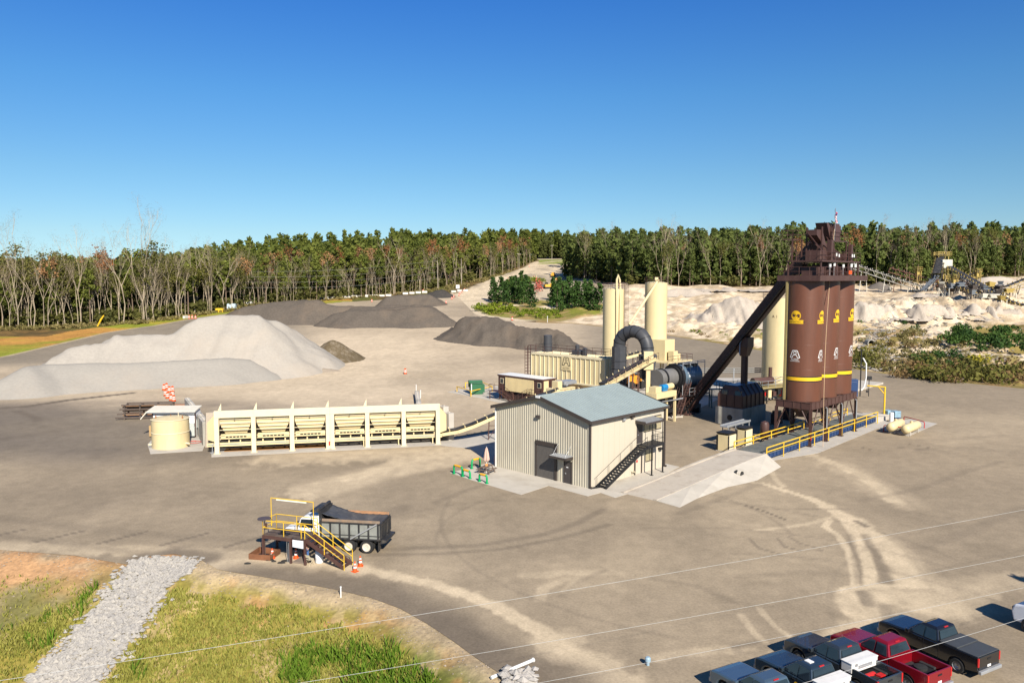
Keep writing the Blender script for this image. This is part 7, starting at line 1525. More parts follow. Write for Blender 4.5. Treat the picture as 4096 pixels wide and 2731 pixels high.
# ---------------- overhead wires ----------------
def wire(pts, z0, label, r=.011, m_=None, ext=40):
    A = G0(pts[0][0], pts[0][1], z0); B = G0(pts[-1][0], pts[-1][1], z0); A = Vector((*A, z0)); B = Vector((*B, z0)); d = (B-A).normalized(); A -= d*ext; B += d*ext
    P = [A.lerp(B, k/24)-Vector((0, 0, 1.2*math.sin(math.pi*k/24)))+Vector((0, 0, 1.2)) for k in range(25)]
    o = MB().path(P, r, 6).build('power_line', m_ or mat('pale_aluminium_cable', (.48, .48, .46), .6)); tag(o, label, 'cable', 'overhead cables crossing the foreground')
wire([P2(60, 1566), P2(2352, 1178)], 10.2, 'topmost pale overhead cable of the four crossing the foreground', .0055)
wire([P2(735, 1568), P2(2352, 1280)], 9.6, 'second overhead cable from the top, crossing the tarmac', .005)
wire([P2(1290, 1562), P2(2352, 1352)], 9.4, 'third overhead cable from the top, crossing above the pickups', .0045)
wire([P2(1850, 1568), P2(2352, 1420)], 9.0, 'lowest overhead cable, crossing over the red pickup', .0055)
# ---------------- stockpiles ----------------
def z1(x, y): return (x*.5952, 850+y*.5952)
def zd(x, y): return (880+x*.4124, 1130+y*.4124)
def zi(x, y): return (1850+x*.2764, 1000+y*.2764)
def zc(x, y): return (3550+x*.2321, 980+y*.2321)
def pilemat(name, c1, c2, sc=.12, var=.1):
    m = mat(name, c1, .95, var=var*1.6, scale=1.8, bump=1.0, bscale=1.6, spec=.05, dirt=(c2, .7, sc)); return m
PALE = pilemat('pale_sand_gravel', (.385, .35, .3), (.42, .36, .29), .06, .06); DARKP = pilemat('dark_milled_asphalt', (.125, .105, .085), (.19, .145, .105), .1, .15)
SANDP = pilemat('quarry_sand', (.47, .405, .33), (.4, .335, .265), .15, .12); GREYP = pilemat('grey_gravel', (.16, .14, .12), (.22, .18, .14), .3)
def pile(name, label, crest, m, slope=.68, cell=.8, seed=0, rough=.5, lumps=1.0, gully=0, cat='stockpile', amp=1.0):
    """crest: (photo x, photo y, distance) -> ridge in the world; sides fall at the angle of repose"""
    K = []
    for a, b, D in crest:
        x, y, z = AT(a, b, D); K.append((x, y, max(.1, z-float(zt(x, y)))))
    hm = max(k[2] for k in K); xs = [k[0] for k in K]; ys = [k[1] for k in K]; R_ = hm/slope+3
    x0, x1, y0, y1 = min(xs)-R_, max(xs)+R_, min(ys)-R_, max(ys)+R_
    nx, ny = int((x1-x0)/cell)+2, int((y1-y0)/cell)+2
    X, Y = np.meshgrid(np.linspace(x0, x1, nx), np.linspace(y0, y1, ny)); H = np.full(X.shape, -5.0)
    wx = X+(fbm(X*.15, Y*.15, 3, seed)-.5)*3.2*lumps; wy = Y+(fbm(X*.15, Y*.15, 3, seed+7)-.5)*3.2*lumps
    for a, b in zip(K, K[1:]):
        vx, vy = b[0]-a[0], b[1]-a[1]; L = vx*vx+vy*vy+1e-9; t_ = np.clip(((wx-a[0])*vx+(wy-a[1])*vy)/L, 0, 1)
        d = np.hypot(wx-a[0]-vx*t_, wy-a[1]-vy*t_); H = np.maximum(H, a[2]+(b[2]-a[2])*t_-slope*np.sqrt(d*d+.5)+slope*.6)
    H = H+(fbm(X*.45, Y*.45, 4, seed+3)-.5)*rough*np.clip(H, 0, 2)
    if gully: g = np.abs(fbm(X*.5, Y*.07, 3, seed+5)-.5)*2; g = np.clip(1-g*2.2, 0, 1); H = H-g*gully*.8*np.clip(H/hm*2, 0, 1)*np.clip(1.6*(1-H/hm), .1, 1)*(.4+fbm(X*.1, Y*.1, 2, seed+9))
    Z = zt(X, Y)+np.maximum(H, -.25); keep = (np.maximum.reduce([H[:-1, :-1], H[1:, :-1], H[1:, 1:], H[:-1, 1:]]) > -.1).reshape(-1)
    ii = np.arange(nx*ny).reshape(ny, nx); q = np.stack([ii[:-1, :-1], ii[:-1, 1:], ii[1:, 1:], ii[1:, :-1]], -1).reshape(-1, 4)[keep]
    us = np.unique(q); rm = np.full(nx*ny, -1); rm[us] = np.arange(len(us)); V = np.stack([X, Y, Z], -1).reshape(-1, 3)[us]
    c = V.mean(0); c[2] = V[:, 2].min(); o = npmesh(name, V-c, rm[q], m, smooth=True); o.location = tuple(c); return tag(o, label, cat)
def cr(f, l, D0, D1=None):
    n = len(l); return [(*f(a, b), D0+((D1 if D1 is not None else D0)-D0)*k/max(1, n-1)) for k, (a, b) in enumerate(l)]
pile('gravel_stockpile', 'tall pale grey stockpile with a scalloped crest, rear one at the left', cr(z1, [(470, 905), (600, 880), (700, 870), (780, 818), (900, 818), (1060, 812), (1170, 806), (1250, 748), (1340, 706), (1480, 686), (1720, 684), (1800, 722), (1870, 724), (1960, 775), (2060, 835), (2140, 900)], 158, 187), PALE, .76, .7, 1, .35, .8, .8)
pile('gravel_stockpile', 'long low smooth pale stockpile in front of the tall pale one', cr(z1, [(20, 1105), (180, 1030), (300, 1018), (600, 1010), (900, 1006), (1200, 992), (1500, 975), (1680, 985)], 141, 165), pilemat('pale_grey_gravel', (.335, .31, .27), (.38, .33, .27), .05, .05), .62, .8, 11, .12, .6)
pile('gravel_stockpile', 'low pinkish sand stockpile at the right of the long pale one', cr(z1, [(1660, 995), (1850, 978), (2020, 1012), (2150, 1042), (2280, 1080)], 172, 175), pilemat('pinkish_sand', (.36, .295, .225), (.33, .27, .2), .08, .04), .45, .9, 17, .1, .6)
pile('asphalt_stockpile', 'left hump of the long dark millings stockpile, partly behind the pale gravel', cr(zd, [(130, 285), (250, 232), (380, 207), (620, 182), (740, 166), (840, 160), (980, 164), (1060, 210), (1150, 226), (1300, 226), (1450, 228)], 274, 272), DARKP, .66, 1.3, 23, .3, 1.3)
pile('asphalt_stockpile', 'right flat-topped half of the long dark millings stockpile', cr(zd, [(1130, 300), (1250, 262), (1450, 262), (1700, 258), (1900, 232), (2020, 240)], 262, 264)+cr(zd, [(2020, 225), (1900, 208), (1850, 222), (1500, 226), (1180, 228)], 276, 278)+cr(zd, [(1300, 240), (1600, 238), (1900, 225)], 270), DARKP, .6, 1.2, 29, .4, 1.2)
pile('asphalt_stockpile', 'small dark stockpile behind the white blocks, left of the haul road', cr(zd, [(1560, 195), (1640, 140), (1730, 112), (1800, 124), (2000, 108), (2080, 150)], 335, 345), DARKP, .6, 1.2, 31, .4, 1.3)
pile('asphalt_stockpile', 'tiny black stockpile at the foot of the haul road', cr(zd, [(2070, 85), (2110, 70), (2170, 70), (2220, 100)], 385), pilemat('black_millings', (.06, .055, .05), (.1, .085, .07), .3), .62, 1.0, 37, .4)
pile('asphalt_stockpile', 'long dark stockpile running behind the filter house, eroded on its near side', cr(z2, [(1240, 900), (1290, 835), (1320, 812), (1450, 808), (1560, 835), (1700, 875), (1850, 900), (2010, 916), (2100, 955), (2190, 1010)], 240, 205), DARKP, .66, .9, 41, .6, 1.2, 2.2)
pile('sand_stockpile', 'small mottled brown sand heap at the right foot of the pale stockpiles', cr(z2, [(215, 1020), (250, 1003), (300, 1015), (330, 1050)], 193), pilemat('mottled_sand', (.13, .1, .06), (.33, .28, .22), .7), .7, .5, 43, .5)
pile('sand_stockpile', 'big eroded sand mound behind the drag conveyor', cr(z4, [(440, 760), (520, 700), (600, 668), (690, 648), (760, 655), (860, 690), (950, 720)], 262, 258), SANDP, .62, .7, 47, .5, 1.5, 4.5)
pile('sand_stockpile', 'long pale sand ridge behind the cream silos', cr(z4, [(60, 605), (200, 592), (330, 592), (420, 615), (480, 640)], 325, 322), SANDP, .5, 1.2, 53, .6, 2, 1)
pile('sand_stockpile', 'pale sand ridge at the foot of the dark wood', cr(z4, [(380, 588), (560, 590), (640, 584), (760, 600), (880, 600)], 336, 330), SANDP, .5, 1.2, 59, .8, 2, 1.5)
pile('gravel_cone', 'grey gravel cone at the left of the crushing plant', cr(zr, [(403, 540), (407, 540)], 316), GREYP, .6, .8, 61, .3)
pile('sand_stockpile', 'low sand cones in front of the crushing plant', cr(zc, [(560, 815), (700, 830), (820, 845), (900, 880), (1000, 930)], 268, 262), SANDP, .6, .8, 67, .5, 1.2, 1.0)
pile('sand_stockpile', 'broad eroded sand bank right of the brown silos', cr(zr, [(260, 700), (420, 690), (560, 700), (620, 740), (700, 700)], 243, 240), SANDP, .75, .6, 71, .9, 2.5, 6.5)
pile('sand_stockpile', 'wide gullied sand bank below the crushing plant', cr(zr, [(760, 700), (900, 715), (1000, 740), (1120, 730), (1300, 740), (1450, 735), (1600, 760)], 242, 238), SANDP, .75, .6, 73, .9, 2.5, 6.5)
pile('sand_stockpile', 'pale stockpile behind the white wall of the crushing plant', cr(zc, [(1580, 590), (1700, 545), (1950, 540), (2100, 560), (2300, 600)], 305), SANDP, .55, 1.0, 79, .5, 1.5)
0 and pile('sand_stockpile', 'pale mound between the haul road and the second clump of young pines', cr(zi, [(930, 500), (1100, 485), (1200, 520)], 345), SANDP, .4, 1.0, 83, .6, 1.5)
# ---------------- crushing plant far right ----------------
YP = mat('faded_yellow_steel', (.42, .31, .09), .6, var=.2); RBR = mat('reddish_brown_steel', (.2, .09, .06), .7, var=.3); WST = mat('off_white_truss', (.6, .57, .48), .6, var=.2); BGS = mat('bluish_steel', (.2, .22, .24), .5, metal=.2); DKS = mat('dark_rusty_steel', (.08, .065, .055), .7, var=.3)
def far_conv(label, a, b, Da, Db, w, fm, legs=3):
    w *= 1.3
    Da = min(Da, G(*a)[1]-5 if a[1] > 1090 else Da); Db = min(Db, G(*b)[1]-5 if b[1] > 1090 else Db); A, B = AT(*a, Da), AT(*b, Db); t = thing('quarry_conveyor', label, 'conveyor', (A[0], A[1], 0), 0, 'conveyors of the crushing plant'); q = Vector((B[0]-A[0], B[1]-A[1], B[2])); p = Vector((0, 0, A[2])); d = (q-p).normalized(); sd = d.cross(Vector((0, 0, 1))).normalized(); up = sd.cross(d); L = (q-p).length
    m = MB()
    for s in (-1, 1):
        for h in (0, -w*.75): m.beam(p+sd*s*w/2+up*h, q+sd*s*w/2+up*h, .18)
        n = int(L/1.6)
        for k in range(n): m.beam(p+d*(L*k/n)+sd*s*w/2, p+d*(L*(k+(1 if k % 2 else 0))/n)+sd*s*w/2-up*w*.75, .1); 
    m.build('truss', fm, t); MB().beam(p+up*.3, q+up*.3, w*.8, .1).build('belt', BELT if fm is not BGS else BGS, t); m = MB(); n = int(L/1.9)
    for k in range(n): c = p+d*(L*(k+.5)/n); m.beam(c-sd*(w/2+.15)+up*.1, c-sd*(w/2+.15)+up*.65, .22); m.beam(c+sd*(w/2+.15)+up*.1, c+sd*(w/2+.15)+up*.65, .22)
    m.build('idler_brackets', YP if fm in (DKS, YP) else fm, t)
    for k in range(legs):
        f = (k+.5)/legs; c = p+(q-p)*f; g = float(zt(c[0]+A[0], c[1]+A[1]))-.3
        if c[2]-g > 1: m = MB(); m.beam((c[0]-w*.7, c[1], g), (c[0]-w*.4, c[1], c[2]-w*.7), .2).beam((c[0]+w*.7, c[1], g), (c[0]+w*.4, c[1], c[2]-w*.7), .2).beam((c[0]-w*.6, c[1], (g+c[2])/2), (c[0]+w*.6, c[1], (g+c[2])/2), .14); m.build('trestle', fm if fm is not YP else DKS, t)
    return t
far_conv('reddish brown conveyor rising to the left from the crushing plant', zc(40, 395), zc(900, 640), 292, 286, 1.6, RBR, 3)
far_conv('off-white open truss conveyor, lowest at the left of the crushing plant', zr(215, 402), zr(775, 588), 300, 284, 1.6, WST, 3)
far_conv('steep bluish conveyor at the left foot of the crushing plant', zc(600, 790), zc(850, 530), 280, 284, 1.5, BGS, 1)
far_conv('yellow and brown conveyor through the middle of the crushing plant', zc(900, 640), zc(2380, 1050), 283, 262, 1.8, YP, 8)
far_conv('long dark conveyor running down right from the white screen house', zc(1070, 378), zc(2060, 940), 286, 268, 1.6, DKS, 5)
far_conv('bluish-topped conveyor below the long dark one', zc(1215, 535), zc(1830, 860), 282, 270, 1.5, BGS, 3)
far_conv('steep conveyor climbing the yellow head tower', zc(845, 500), zc(930, 170), 281, 291, 2.2, DKS, 1)
far_conv('short yellow conveyor rising right behind the long dark one', zc(1380, 540), zc(1600, 455), 292, 294, 1.4, YP, 1)
far_conv('yellow conveyor at the right border below the white wall', zc(1930, 770), zc(2420, 575), 272, 276, 1.8, YP, 3)
t0 = AT(*zc(930, 160), 291); g = float(zt(t0[0], t0[1])); t = thing('head_tower', 'tall yellow steel head tower with white screen house in the crushing plant', 'tower', (t0[0], t0[1], g-.2), 0); hh = t0[2]-g
for x in (-1.8, 1.8):
    for y in (-1.5, 1.5): MB().beam((x, y, 0), (x, y, hh+1.2), .28).build('tower_post', YP, t)
for z in (hh*.35, hh*.6, hh-.2): m = MB(); m.box(-2.6, 2.6, -2.2, 2.2, z-.12, z); rail(m, [(-2.6, -2.2, z), (2.6, -2.2, z), (2.6, 2.2, z), (-2.6, 2.2, z)], 1.2, .07, 2, 1.7, True); m.build('tower_platform', YP, t)
m = MB()
for k in range(5): z = hh*k/5; m.beam((-1.8, -1.5, z), (1.8, -1.5, z+hh/5), .14).beam((1.8, -1.5, z), (-1.8, -1.5, z+hh/5), .14)
m.build('bracing', YP, t)
b_ = AT(*zc(1010, 325), 287); dx, dz_ = b_[0]-t0[0], b_[2]-g+.2
MB().box(dx-1.8, dx+1.8, -5, -1.6, dz_-1.5, dz_+1.5).build('screen_house', WST, t, bevel=.05)
for x in (dx-1.7, dx+1.7): MB().beam((x, -4.8, 0), (x, -4.8, dz_-1.5), .25).build('house_leg', DKS, t)
for (a, b, lab) in ((515, 430, 'small yellow railed platform on a post left of the head tower'), (1140, 560, 'yellow crusher stand in the middle of the crushing plant'), (1540, 455, 'yellow railed platform right of the head tower'), (1345, 850, 'yellow crusher frame low in the middle of the crushing plant')):
    p = AT(*zc(a, b), 288 if b < 500 else 276); g = float(zt(p[0], p[1])); h = p[2]-g; t = thing('crusher_platform', lab, 'platform', (p[0], p[1], g-.2), .3)
    m = MB()
    for x in (-.9, .9):
        for y in (-.9, .9): m.beam((x, y, 0), (x, y, h), .2)
    m.beam((-.9, -.9, .5), (.9, -.9, h), .12); m.box(-1.2, 1.2, -1.2, 1.2, h-.1, h); m.build('stand', YP, t); r = MB(); rail(r, [(-1.2, -1.2, h), (1.2, -1.2, h), (1.2, 1.2, h), (-1.2, 1.2, h)], 1.2, .08, 2, 1.2, True); r.build('railing', YP, t); MB().box(-.6, .6, -.6, .6, h-1.6, h-.1).build('crusher_body', (YP, RBR)[b > 800], t, bevel=.05)
rr = random.Random(5)
for k in range(26):
    a, b = rr.uniform(850, 2150), 0; b = 690+(a-850)*.16+rr.uniform(-40, 190); p = G(*zc(a, max(b, 800))); D = p[1]; ml = (DKS, RBR, WST, YP, DKS, BGS)[rr.randrange(6)]
    t = thing('plant_machine', ['rusty', 'red-brown', 'off-white', 'yellow', 'galvanised', 'bluish'][(DKS, RBR, WST, YP, GST, BGS).index(ml)]+' machine on a steel stand among the conveyors of the crushing plant', 'machine', p, rr.uniform(0, 1.5), 'machines under the conveyors of the crushing plant')
    w = rr.uniform(.8, 2.2); h = rr.uniform(1.2, 3.6)
    for x in (-w, w): m = MB(); m.beam((x, -.8, -.3), (x, -.8, h), .2).beam((x, .8, -.3), (x, .8, h), .2).beam((x, -.8, .2), (x, .8, h-.2), .14); m.build('stand', (DKS, WST)[k % 2], t)
    m = MB(); m.box(-w-.2, w+.2, -1, 1, h, h+.2).hexa([(-w*.5, -.6, h+.2), (w*.5, -.6, h+.2), (w*.5, .6, h+.2), (-w*.5, .6, h+.2)], [(-w*.8, -.9, h+rr.uniform(.8, 1.8)), (w*.8, -.9, h+1.3), (w*.8, .9, h+1.3), (-w*.8, .9, h+1.3)]); m.build('hopper', ml, t)
a, b = AT(*zc(1690, 690), 290), AT(*zc(1920, 690), 284); g = float(zt(b[0], b[1])); t = thing('white_wall', 'plain white end wall of a storage bunker in the crushing plant', 'wall', (a[0], a[1], g-1), math.atan2(b[1]-a[1], b[0]-a[0])); L = math.hypot(b[0]-a[0], b[1]-a[1]); MB().box(0, L, 0, .3, 0, a[2]-g+1).build('wall_panel', WHT, t); MB().box(-.1, L+.1, -.1, .0, a[2]-g+.8, a[2]-g+1.05).build('wall_cap', WST, t)
# ---------------- things by the haul road ----------------
def pole(p, h, label, arm=True, r=.17):
    t = thing('utility_pole', label, 'utility pole', (p[0], p[1], p[2]-.3), 0); MB().tube((0, 0, 0), (0, 0, h), r, r*.65, n=8).build('pole', mat('grey_timber_pole', (.4, .34, .27), .85), t)
    if arm:
        MB().beam((-1.3, 0, h-.5), (1.3, 0, h-.5), .16).build('crossarm', mat('grey_timber_pole', (.4, .34, .27)), t)
        for x in (-1.2, -.4, .4, 1.2): MB().tube((x, 0, h-.42), (x, 0, h-.15), .07).build('insulator', WHT, t)
    return (p[0], p[1], p[2]-.3+h)
ph = lambda f, top, base, : None
def polepx(f, x, yt, yb, label, arm=True, D=None):
    p = G(*f(x, yb)); top = AT(*f(x, yt), p[1]); return pole(p, top[2]-p[2]+.3, label, arm)
pA = polepx(z2, 1080, 378, 606, 'thin pole at the wood edge carrying the long wires to the left', False); pB = polepx(z2, 1266, 362, 572, 'bare pole standing in the low green scrub at the wood edge', False)
pC = polepx(z2, 1717, 320, 452, 'pole with crossarms on the left side of the haul road', True); pD = polepx(z2, 1975, 255, 378, 'tall pole beside the green field at the hilltop', True); pE = polepx(z2, 2068, 315, 352, 'short far pole at the hilltop left of the dark wood', False)
pF = polepx(z1, 1490, 396, 640, 'pole in the bare-trunked wood carrying the left end of the wires', False)
for k in range(4):
    a = Vector(pA)-Vector((0, 0, k*3.0)); b = Vector(pF)-Vector((0, 0, k*2.2)); o = MB().path([a.lerp(b, f/10)-Vector((0, 0, 2.0*math.sin(math.pi*f/10))) for f in range(11)], .03, 5).build('wood_edge_wire', mat('wire_grey', (.35, .36, .3), .6)); tag(o, ['topmost', 'second', 'third', 'lowest'][k]+' wire strung in front of the bare-trunked wood', 'cable')
p = G(*z2(1237, 612)); t = thing('road_sign', 'small white sign on a post at the foot of the haul road', 'sign', p, 0); h = AT(*z2(1237, 567), p[1])[2]-p[2]; MB().tube((0, 0, 0), (0, 0, h-.4), .08).build('post', GST, t); MB().box(-.9, .9, -.06, .06, h-1.9, h).build('sign_plate', WHT, t); MB().box(-.45, .45, -.08, -.06, h-1.2, h-.6).build('sign_mark', mat('grey_mark', (.4, .4, .4), .6), t)
p = G(*zi(1230, 560)); t = thing('excavator', 'orange-yellow excavator with raised arm on the sand beyond the young pines', 'excavator', p, .3); EY = mat('digger_yellow', (.75, .4, .05), .5)
MB().box(-1.6, 1.6, -1.3, 1.3, .9, 2.2).build('body', EY, t, bevel=.05); MB().box(-1.5, -.1, -1.2, -.2, 2.2, 3.2).build('cab', GLS, t)
for y in (-1.1, 1.1): MB().box(-1.9, 1.9, y-.3, y+.3, 0, .9).build('track', BLK, t, bevel=.2)
MB().path([(1.2, 0, 1.8), (3.2, 0, 4.2), (5.0, 0, 5.2), (5.6, 0, 3.6)], [.35, .4, .28, .22], 6).build('arm', EY, t)
p = G(*zi(1175, 556)); t = thing('container', 'dark teal container beside the orange-yellow excavator', 'container', p, .1); m = MB().box(-2.3, 2.3, -1, 1, 0, 2.2)
for k in range(12): m.box(-2.2+k*.38, -2.0+k*.38, -1.06, -1, .1, 2.1)
m.build('container_body', mat('dark_teal', (.02, .1, .1), .5), t); MB().box(-2.3, 2.3, -1, 1, 2.2, 2.3).build('container_roof', DKS, t)
p = G(*zi(1310, 395)); t = thing('small_loader', 'tiny yellow loader in the shade at the foot of the dark wood', 'loader', p, 1.2); MB().box(-1.5, 1.5, -1, 1, .7, 1.9).box(-.6, .8, -.8, .8, 1.9, 2.9).build('body', EY, t, bevel=.05)
for x in (-1, 1): MB().tube((x, -1.15, .6), (x, 1.15, .6), .6, n=16).build('wheel', BLK, t)
for (a, b, lab, m_, w, h) in ((1555, 655, 'pale blue-white tank at the left end of the dark stockpile', mat('pale_blue_tank', (.5, .62, .68), .5), 1.8, 2.4), (1477, 670, 'bright yellow box at the wood edge', YEL, 1.4, 1.4), (1600, 632, 'dark blue barrel row behind the pale blue tank', BLU, 2.6, 1.2), (1668, 626, 'white box left of the dark stockpile at the wood edge', WHT, 1.6, 1.6)):
    p = G(*z1(a, b)); o = MB().box(-w, w, -.8, .8, 0, h).box(-w*.9, w*.9, -.7, .7, h, h+.15).build('storage_box', m_, bevel=.06); o.location = p; tag(o, lab, 'box')
for (a, b, s, lab) in ((1355, 670, 1, 'leaning yellow excavator arm among debris at the left wood edge'), (680, 765, -1, 'yellow leaning pipe in front of the left wood')):
    p = G(*z1(a, b)); o = MB().path([(-1.2, 0, 0), (0, 0, 2.2), (1.0, 0, 3.6)], [.25, .3, .2], 8).build('yellow_pipe', YEL); o.location = p; tag(o, lab, 'pipe')
for k, x in enumerate(range(825, 1075, 31)): p = G(*zi(x, 500-(x-825)*.28)); o = MB().tube((0, 0, 0), (0, 0, 2.6), .14, n=6).tube((0, 0, 2.6), (0, 0, 2.75), .2, n=6).build('marker_post', mat('pale_yellow_post', (.7, .62, .3), .6)); o.location = p; tag(o, 'pale yellow post in the row along the bright scrub on the haul road', 'post', 'row of posts on the haul road')
stake(z2(1940, 862), 2.2, 'thin white post at the far tarmac edge below the young pines', r=.08)
p = G(*zr(340, 1030)); t = thing('culvert', 'round dark culvert mouth in the rocky bank right of the silos', 'culvert', (p[0], p[1]-1, p[2]+.3), 0); MB().lathe([(1.0, -1.5), (1.0, .8), (.8, .8), (.8, -1.5)], n=24, M=rotm(rx=R(90)), caps=False).build('pipe_ring', CONW, t, smooth=True); MB().tube((0, .6, 0), (0, .7, 0), .82, n=24).build('inside_shade', BLK, t)  # black disc plugs the ring, painted as the shade inside the culvert
# ---------------- vegetation ----------------
rg = np.random.RandomState(3)
def leafquads(cen, size, flat=.0, rs=rg, nrm=None):
    n = len(cen); a = rs.normal(size=(n, 3))*(1 if nrm is None else .55);
    if nrm is not None: a = a+nrm
    a[:, 2] += flat*np.sign(a[:, 2]); a /= np.linalg.norm(a, axis=1)[:, None]; b = rs.normal(size=(n, 3)); b -= (b*a).sum(1)[:, None]*a; b /= np.linalg.norm(b, axis=1)[:, None]; c = np.cross(a, b)
    s = (size*rs.uniform(.6, 1.3, n))[:, None]; b = b*s*.5; c = c*s*.38
    V = np.stack([cen-b-c, cen+b-c*.7, cen+b+c, cen-b+c*.8], 1).reshape(-1, 3); return V, np.arange(4*n).reshape(n, 4)
def clumps(cs, rs_, n, size, flat=0, squash=.65, rr_=rg):
    P = []; N_ = []
    for c, r in zip(cs, rs_):
        d = rr_.normal(size=(n, 3)); d /= np.linalg.norm(d, axis=1)[:, None]; q = d*r*(rr_.uniform(.35, 1, (n, 1))**.5); q[:, 2] *= squash; P.append(np.array(c)+q); N_.append(d)
    return leafquads(np.concatenate(P), size, flat, rr_, np.concatenate(N_))
TRK = mat('pine_bark', (.2, .14, .1), .9, var=.3, scale=2); TRB = mat('pale_bark', (.42, .34, .24), .85, var=.25, scale=1.5)
PINE = leafmat('pine_needles', (.055, .075, .014), (.175, .19, .036)); PIND = leafmat('dark_pine_needles', (.036, .057, .015), (.12, .145, .036)); YOUNG = leafmat('young_pine_needles', (.02, .05, .015), (.06, .11, .02)); BRIGHT = leafmat('bright_scrub_leaves', (.08, .12, .01), (.2, .24, .02))
RUST = leafmat('rust_leaves', (.13, .05, .02), (.3, .13, .05)); TAN = leafmat('tan_twigs', (.1, .075, .045), (.24, .18, .12), 0); OLIV = leafmat('olive_leaves', (.06, .065, .015), (.16, .15, .035)); REDL = leafmat('red_leaves', (.28, .05, .04), (.5, .14, .1)); UND = leafmat('shaded_understory_leaves', (.035, .04, .012), (.12, .115, .03)); BROWNL = leafmat('brown_scrub', (.12, .075, .03), (.24, .16, .07)); YELL = leafmat('yellow_scrub', (.25, .22, .02), (.4, .36, .04))  # UND: leaf colour darkened to stand for the shade between the trunks
def pine_geo(H, seed, nq=34, size=.72, low=.42, spread=.185, nc=20):
    r = np.random.RandomState(seed); cs, rr_ = [], []
    for k in range(nc):
        f = (k+.5)/nc; z = H*(low+(1-low)*f**.85); env = H*spread*(np.sin(math.pi*min(1, .18+f*.86))**.7)*(1.05-.35*f); a = r.uniform(0, 6.28); rad = env*r.uniform(.1, .95)
        cs.append((rad*math.cos(a), rad*math.sin(a), z)); rr_.append(r.uniform(1.2, 2.1)*(1.1-.35*f)*H/20)
    return clumps(cs, rr_, nq, size, 0, .6, r)
def tree_proto(name, H, geo, leaf, bark, r0=.22, lean=.02, lowdead=0, seed=0):
    t = thing(name, 'x', 'tree', (0, 0, 0)); r = random.Random(seed); m = MB(); pts = [(r.uniform(-.2, .2)*k/5+lean*H*k/5, r.uniform(-.2, .2)*k/5, -.5+(H*.93+.5)*k/5) for k in range(6)]; m.path(pts, [r0*(1-.16*k) for k in range(6)], 6)
    for k in range(lowdead): z = H*r.uniform(.15, .5); a = r.uniform(0, 6.28); m.path([(0, 0, z), (1.6*math.cos(a), 1.6*math.sin(a), z+.5)], [.06, .02], 3, False)
    m.build('trunk', bark, t); V, F_ = geo; npmesh('crown', V, F_, leaf, t); return t
def bare_geo(H, seed, spread=.5, forks=2):
    r = random.Random(seed); m = MB(); tips = []
    def br(p, d, L, rad, lev):
        q = p+d*L; mid = p+d*L*.5+Vector((r.uniform(-1, 1), r.uniform(-1, 1), 0))*L*.05; m.path([p, mid, q], [rad, rad*.8, rad*.55], 5 if lev < 2 else 3, False)
        if lev >= 4: tips.append(q); return
        n = r.choice((2, 3)) if lev < 3 else 3
        for k in range(n):
            a = r.uniform(0, 6.28); s = spread*r.uniform(.5, 1.2); e = (d+Vector((math.cos(a)*s, math.sin(a)*s, .15))).normalized(); br(q if k < 2 else mid, e, L*r.uniform(.55, .8), rad*.6, lev+1)
    br(Vector((0, 0, -.4)), Vector((r.uniform(-.06, .06), r.uniform(-.06, .06), 1)).normalized(), H*.45, .15, 0); return m, tips
def bare_proto(name, H, seed, leaf=None, spread=.45, nl=0, lab='x'):
    t = thing(name, lab, 'tree', (0, 0, 0)); m, tips = bare_geo(H, seed, spread); m.build('trunk', TRB, t)
    rs = np.random.RandomState(seed); T = np.array([tuple(q) for q in tips]); n = nl or 8; cen = np.repeat(T, n, 0)+rs.normal(size=(len(T)*n, 3))*.7
    V, F_ = leafquads(cen, .5 if nl else .42, 0, rs)
    if not nl:      # slender twigs: thin the quads
        V = V.reshape(-1, 4, 3); c = V.mean(1, keepdims=True); ax = V[:, 1]-V[:, 0]; th = (V-c); V = np.stack([c[:, 0]-ax*1.3, c[:, 0]-ax*1.25+th[:, 2]*.14, c[:, 0]+ax*1.3, c[:, 0]+ax*1.2-th[:, 2]*.14], 1).reshape(-1, 3)
    npmesh('crown', V, F_, leaf or TAN, t); return t
PPX = [tree_proto('pine_tree', H, pine_geo(H, s, low=lo), PINE, TRK, .24, .01, 4, s) for H, s, lo in ((21, 1, .52), (24, 2, .5), (17, 3, .42), (22, 4, .35))]
PDX = [tree_proto('pine_tree', H, pine_geo(H, s, 28, .75, lo, .18), PIND, TRK, .25, .01, 3, s) for H, s, lo in ((21, 11, .2), (23, 12, .35), (19, 13, .12))]
BPX = [bare_proto('bare_tree', H, s, spread=sp) for H, s, sp in ((22, 21, .32), (18, 22, .4), (23, 23, .55), (16, 24, .3), (24, 25, .5))]
RPX = [bare_proto('autumn_tree', H, s, RUST if k else leafmat('orange_tan_leaves', (.22, .12, .05), (.4, .22, .1)), .4, 9) for k, (H, s) in enumerate(((17, 31), (19, 32)))]
OPX = [bare_proto('olive_tree', H, s, OLIV, .38, 11) for H, s in ((18, 41), (15, 42))]
usedp = {}
def plant(protos, x, y, label, group, sc=1.0, z=None, k=None):
    p = protos[rnd.randrange(len(protos))] if k is None else protos[k]; zz = float(zt(x, y)) if z is None else z; s = sc*rnd.uniform(.86, 1.14); rz = rnd.uniform(0, 6.28)
    if p.name not in usedp: usedp[p.name] = 1; p.location = (x, y, zz); p.rotation_euler = (0, 0, rz); p.scale = (s, s, s); o = p; o['label'] = label
    else: o = dup(p, (x, y, zz), rz, label, (s*rnd.uniform(.9, 1.1), s*rnd.uniform(.9, 1.1), s))
    o['group'] = group; return o
LF = [(-420, 775), (-150, 765), (0, 757), (150, 752), (330, 742), (430, 728), (520, 716), (560, 705), (700, 694), (860, 682), (950, 672), (1010, 664), (1080, 650), (1150, 632), (1205, 612), (1228, 600)]
